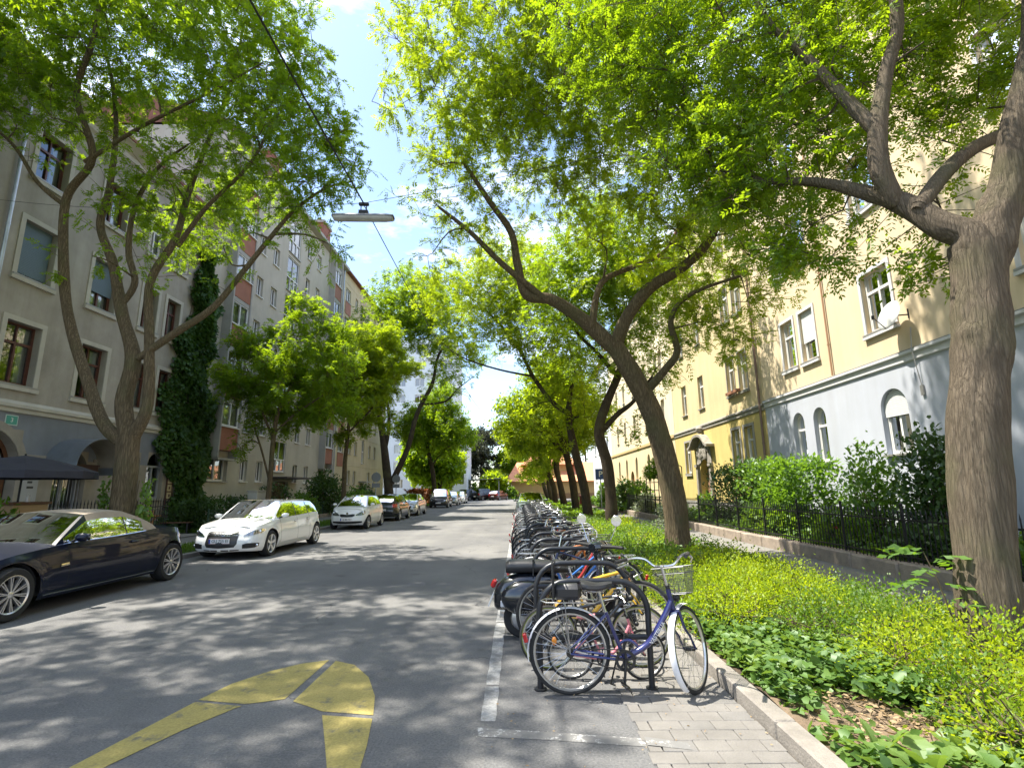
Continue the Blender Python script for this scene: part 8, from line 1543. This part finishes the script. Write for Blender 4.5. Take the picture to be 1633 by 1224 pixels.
# ================================================================== street furniture
# suspended lamp and its cables
M_CABLE=mat('black_cable',(0.012,0.012,0.013),0.6); M_LAMPG=mat('lamp_housing',(0.16,0.17,0.18),0.45,metal=0.3); M_LAMPW=mat('lamp_bowl',(0.45,0.46,0.44),0.4,var=0.2,vscale=4)
lp=thing('street_lamp','long grey lamp hanging from cables above the road','street lamp',(-3.35,10.5,7.6),R(3))
sec=[(-.68,.06,.02),(-.66,.11,.06),(-.5,.125,.075),(.5,.125,.075),(.66,.11,.06),(.68,.06,.02)]
b=MB(); rows=[[Vector((x,w*math.cos(a),h*math.sin(a)*1.0)) for a in np.linspace(0,PI,11)] for x,w,h in sec]; b.grid(rows,0,True); b.poly([r_ for r_ in rows[0]],0); b.poly([r_ for r_ in rows[-1]],0); b.box(-.66,.66,-.125,.125,-.012,.004,0); b.build('housing',M_LAMPG,lp,(0,0,0))
b=MB(); rows=[[Vector((x*.97,w*.92*math.cos(a),-.012-h*1.0*math.sin(a))) for a in np.linspace(0,PI,11)] for x,w,h in sec]; b.grid(rows,0,True); b.build('diffuser',M_LAMPW,lp,(0,0,0))
b=MB(); b.box(-.10,.10,-.05,.05,.07,.16); b.tube([(-.06,0,.16),(-.06,0,.30)],.012,6); b.tube([(.06,0,.16),(.06,0,.30)],.012,6); b.cbox((0,0,.32),(.22,.08,.07),None,0,.015); b.build('hanger',M_CABLE,lp,(0,0,0))
def cable(name,label,a,b_,sag,r_): 
    t=MB(); A,B=Vector(a),Vector(b_); t.tube([A.lerp(B,i/16)-Vector((0,0,sag*4*(i/16)*(1-i/16))) for i in range(17)],r_,5,cap=False); o=t.build(name,M_CABLE); tag(o,label,'cable'); return o
cable('lamp_cable','thick cable running along the street down to the lamp',(-3.35,-6,8.0),(-3.35,10.5,7.93),.12,.016); cable('lamp_cable','cable running on from the lamp along the street',(-3.35,10.5,7.9),(-3.3,46,8.6),.35,.011)
cable('span_wire','thin wire stretched across the street through the lamp',(-16,14.4,10.6),(-3.35,10.5,7.95),.25,.006); cable('span_wire','thin wire from the lamp to the cream house',(-3.35,10.5,7.95),(10,8.2,9.6),.2,.006)
# parasol, counter, tables
M_PAR=mat('parasol_cloth',(0.030,0.030,0.042),0.85,var=0.15,vscale=6); pr=thing('parasol','dark blue grey parasol opened over the cafe counter at the left edge','parasol',(-11.3,11.9,.1))
b=MB(); N=8; rim=[]; 
rows=[]
for q,(r_,z) in enumerate(((0.02,2.46),(.5,2.38),(1.0,2.24),(1.38,2.10))): rows.append([Vector((r_*(1-.03*(i%2)*q/3)*math.cos(2*PI*i/16),r_*(1-.03*(i%2)*q/3)*math.sin(2*PI*i/16),z-.02*(i%2)*q/3)) for i in range(17)])
b.grid(rows,0,False); b.grid([rows[-1],[p+Vector((p.x*.01,p.y*.01,-.17+.03*(i%2))) for i,p in enumerate(rows[-1])]],0,False); b.build('canopy',M_PAR,pr,(0,0,0))
b=MB(); b.tube([(0,0,0),(0,0,2.5)],.020,8); b.build('pole',M_IRON,pr,(0,0,0)); b=MB()
for i in range(8): a=2*PI*i/8; b.tube([(0,0,2.36),(1.3*math.cos(a),1.3*math.sin(a),2.08)],.008,4)
b.build('ribs',M_IRON,pr,(0,0,0))['kind']='stuff'
ct=thing('cafe_counter','tan panelled cafe counter with dark wooden top under the parasol','counter',(-11.5,12.1,.1)); b=MB(); b.box(-.35,.35,-.45,.42,0,1.36); b.build('panel',mat('tan_panel',(0.44,0.30,0.16),0.7,var=0.06,vscale=3),ct,(0,0,0)); b=MB(); b.box(-.4,.4,-.5,.47,1.362,1.42); b.build('top',M_WOOD,ct,(0,0,0))
bt=thing('bottle','small white bottle standing on the cafe counter','bottle',(-11.35,12.2,1.52)); b=MB(); b.lathe([(.001,0),(.04,0),(.04,.10),(.015,.14),(.015,.19),(.001,.19)],12); b.build('body',M_WFRAME,bt,(0,0,0))
M_TEAK=mat('orange_teak',(0.42,0.20,0.06),0.6,var=0.2,vscale=5)
def table(x,y,label):
    t=thing('cafe_table',label,'table',(x,y,.11),R(8),'wooden cafe furniture'); b=MB(); 
    for i in range(7): b.box(-.40+i*.115,-.40+i*.115+.108,-.38,.38,.72,.745)
    b.box(-.36,.36,-.30,-.25,.68,.72); b.box(-.36,.36,.25,.30,.68,.72); b.build('tabletop',M_TEAK,t,(0,0,0))
    for sx in (-1,1):
        b=MB(); b.tube([(sx*.34,-.28,0),(-sx*.30,-.27,.70)],.022,6); b.tube([(sx*.34,.28,0),(-sx*.30,.27,.70)],.022,6); b.build('leg',M_TEAK,t,(0,0,0))
def chair(x,y,rz,label):
    t=thing('cafe_chair',label,'chair',(x,y,.11),rz,'wooden cafe furniture'); b=MB()
    for i in range(6): b.box(-.21,.21,-.20+i*.07,-.20+i*.07+.06,.44,.458)
    b.build('seat',M_TEAK,t,(0,0,0)); b=MB()
    for i in range(4): b.box(-.20,.20,.225+.012*i,.243+.012*i,.60+i*.075,.655+i*.075)
    b.build('backrest',M_TEAK,t,(0,0,0))
    for sx in (-1,1):
        b=MB(); b.tube([(sx*.215,-.22,0),(sx*.215,.20,.46)],.016,6); b.build('leg',M_TEAK,t,(0,0,0)); b=MB(); b.tube([(sx*.225,.25,0),(sx*.225,-.18,.47)],.016,6); b.tube([(sx*.225,.20,.42),(sx*.225,.28,.90)],.016,6); b.build('leg',M_TEAK,t,(0,0,0))
table(-14.0,19.9,'folding teak table under the arched cafe windows'); chair(-14.3,19.0,R(170),'teak folding chair left of the cafe table'); chair(-14.6,20.8,R(20),'teak folding chair in front of the right arched window')
bn=thing('bench','low dark wooden bench right of the cafe table','bench',(-13.6,21.2,.11),R(10)); b=MB()
for i in range(3): b.box(-.55,.55,-.16+i*.11,-.07+i*.11,.40,.43)
b.build('seat',M_WOOD,bn,(0,0,0))
for sx in (-1,1): b=MB(); b.box(sx*.45-.03,sx*.45+.03,-.14,.16,0,.40); b.build('leg',M_IRON,bn,(0,0,0))
# utility box, signs, bins
ub=thing('utility_box','pale grey utility cabinet behind the white estate car','cabinet',(-12.3,24.9,.08)); b=MB(); b.cbox((0,0,.8),(.45,.95,1.6),None,0,.02); b.build('cabinet_body',mat('cabinet_grey',(0.40,0.39,0.35),0.7,var=0.1,vscale=3),ub,(0,0,0)); b=MB(); b.cbox((0,0,1.64),(.52,1.03,.07),None,0,.015); b.build('lid',M_CONC,ub,(0,0,0))
for s_ in (-1,1): b=MB(); b.cbox((.23,s_*.23,.8),(.012,.44,1.45),None,0,.004); b.build('door',MATS['cabinet_grey'],ub,(0,0,0))
M_SIGNB=mat('sign_back',(0.22,0.23,0.24),0.5,metal=0.5)
def round_sign(x,y,label):
    t=thing('road_sign',label,'road sign',(x,y,.09),0,'round road signs on the left verge'); b=MB(); b.tube([(0,0,0),(0,0,2.78)],.03,8); b.build('pole',M_ZINC,t,(0,0,0)); b=MB(); b.lathe([(.001,-.006),(.30,-.006),(.30,.006),(.001,.006)],24,Matrix.Translation((0,-.04,2.42))@Matrix.Rotation(PI/2,4,'X')); b.build('disc',M_SIGNB,t,(0,0,0)); b=MB(); b.box(-.26,.26,-.045,-.035,1.78,2.04); b.build('plate',M_SIGNB,t,(0,0,0))
round_sign(-9.05,33.6,'round sign seen from behind, left of the forked tree'); round_sign(-9.1,39.4,'round sign seen from behind, right of the forked tree')
ps=thing('parking_sign','blue parking sign with white P on a post by the bent dark tree','road sign',(5.2,33.5,.1)); b=MB(); b.tube([(0,0,0),(0,0,2.75)],.03,8); b.build('pole',M_ZINC,ps,(0,0,0)); b=MB(); b.box(-.33,.33,-.05,-.035,2.12,2.78); sp_=b.build('sign_plate',mat('sign_blue',(0.02,0.06,0.20),0.4),ps,(0,0,0))
me=text_mesh('P',0.52,M_WLET,0.002); q=link('lettering',me,sp_); q.matrix_local=frame_m((0,-.053,2.44),(1,0,0),(0,0,1))
gp=thing('ticket_machine','grey box shaped post on the pavement beside the bent dark tree','post',(4.75,27.0,.1)); b=MB(); b.cbox((0,0,.62),(.27,.24,1.24),None,0,.015); b.build('column',mat('post_grey',(0.28,0.31,0.31),0.6),gp,(0,0,0)); b=MB(); b.cbox((0,0,1.27),(.31,.28,.06),None,0,.01); b.build('cap',M_SIGNB,gp,(0,0,0))
rb=thing('litter_bin','red brown litter bin between the dark trunks','bin',(5.5,46,.1)); b=MB(); b.lathe([(.25,0),(.27,.05),(.27,.95),(.22,1.0),(.001,1.02)],14); b.build('bin_body',mat('bin_red',(0.15,0.03,0.02),0.6),rb,(0,0,0)); b=MB(); b.tube([(.3,0,0),(.3,0,1.1)],.03,6); b.build('post',M_ZINC,rb,(0,0,0))
# satellite dish on the cream house
dsh=thing('satellite_dish','white satellite dish fixed beside the cream house window','satellite dish',(9.62,12.98,6.0)); Mx=Matrix.Rotation(R(-78),4,'Z')@Matrix.Rotation(R(62),4,'X')
dm=Matrix(((0,0,-.93,0),(1,0,.25,0),(0,1,.25,0),(0,0,0,1)))
dirv=Vector((-.95,-.02,.30)).normalized(); fr_=frame_m((0,0,0),dirv.cross(Vector((0,0,1))),dirv.cross(dirv.cross(Vector((0,0,1))))*-1)
b=MB(); b.lathe([(.001,-.085),(.18,-.06),(.32,-.018),(.385,.01),(.39,.018)],30,fr_); b.build('dish',mat('dish_white',(0.62,0.62,0.60),0.45),dsh,(0,0,0)); b=MB(); b.tube([tuple(dirv*-.08),(.2,-.15,-.05),(.38,-.2,-.05)],.018,6); b.tube([(.38,-.2,-.15),(.38,-.2,.1)],.025,6); b.tube([fr_@Vector((0,-.37,.0)),dirv*.38+Vector((0,.05,-.16))],.012,6); b.lathe([(.035,-.05),(.035,.05)],10,Matrix.Translation(dirv*.38+Vector((0,.05,-.16))),caps=True); b.build('mount',M_IRON,dsh,(0,0,0))
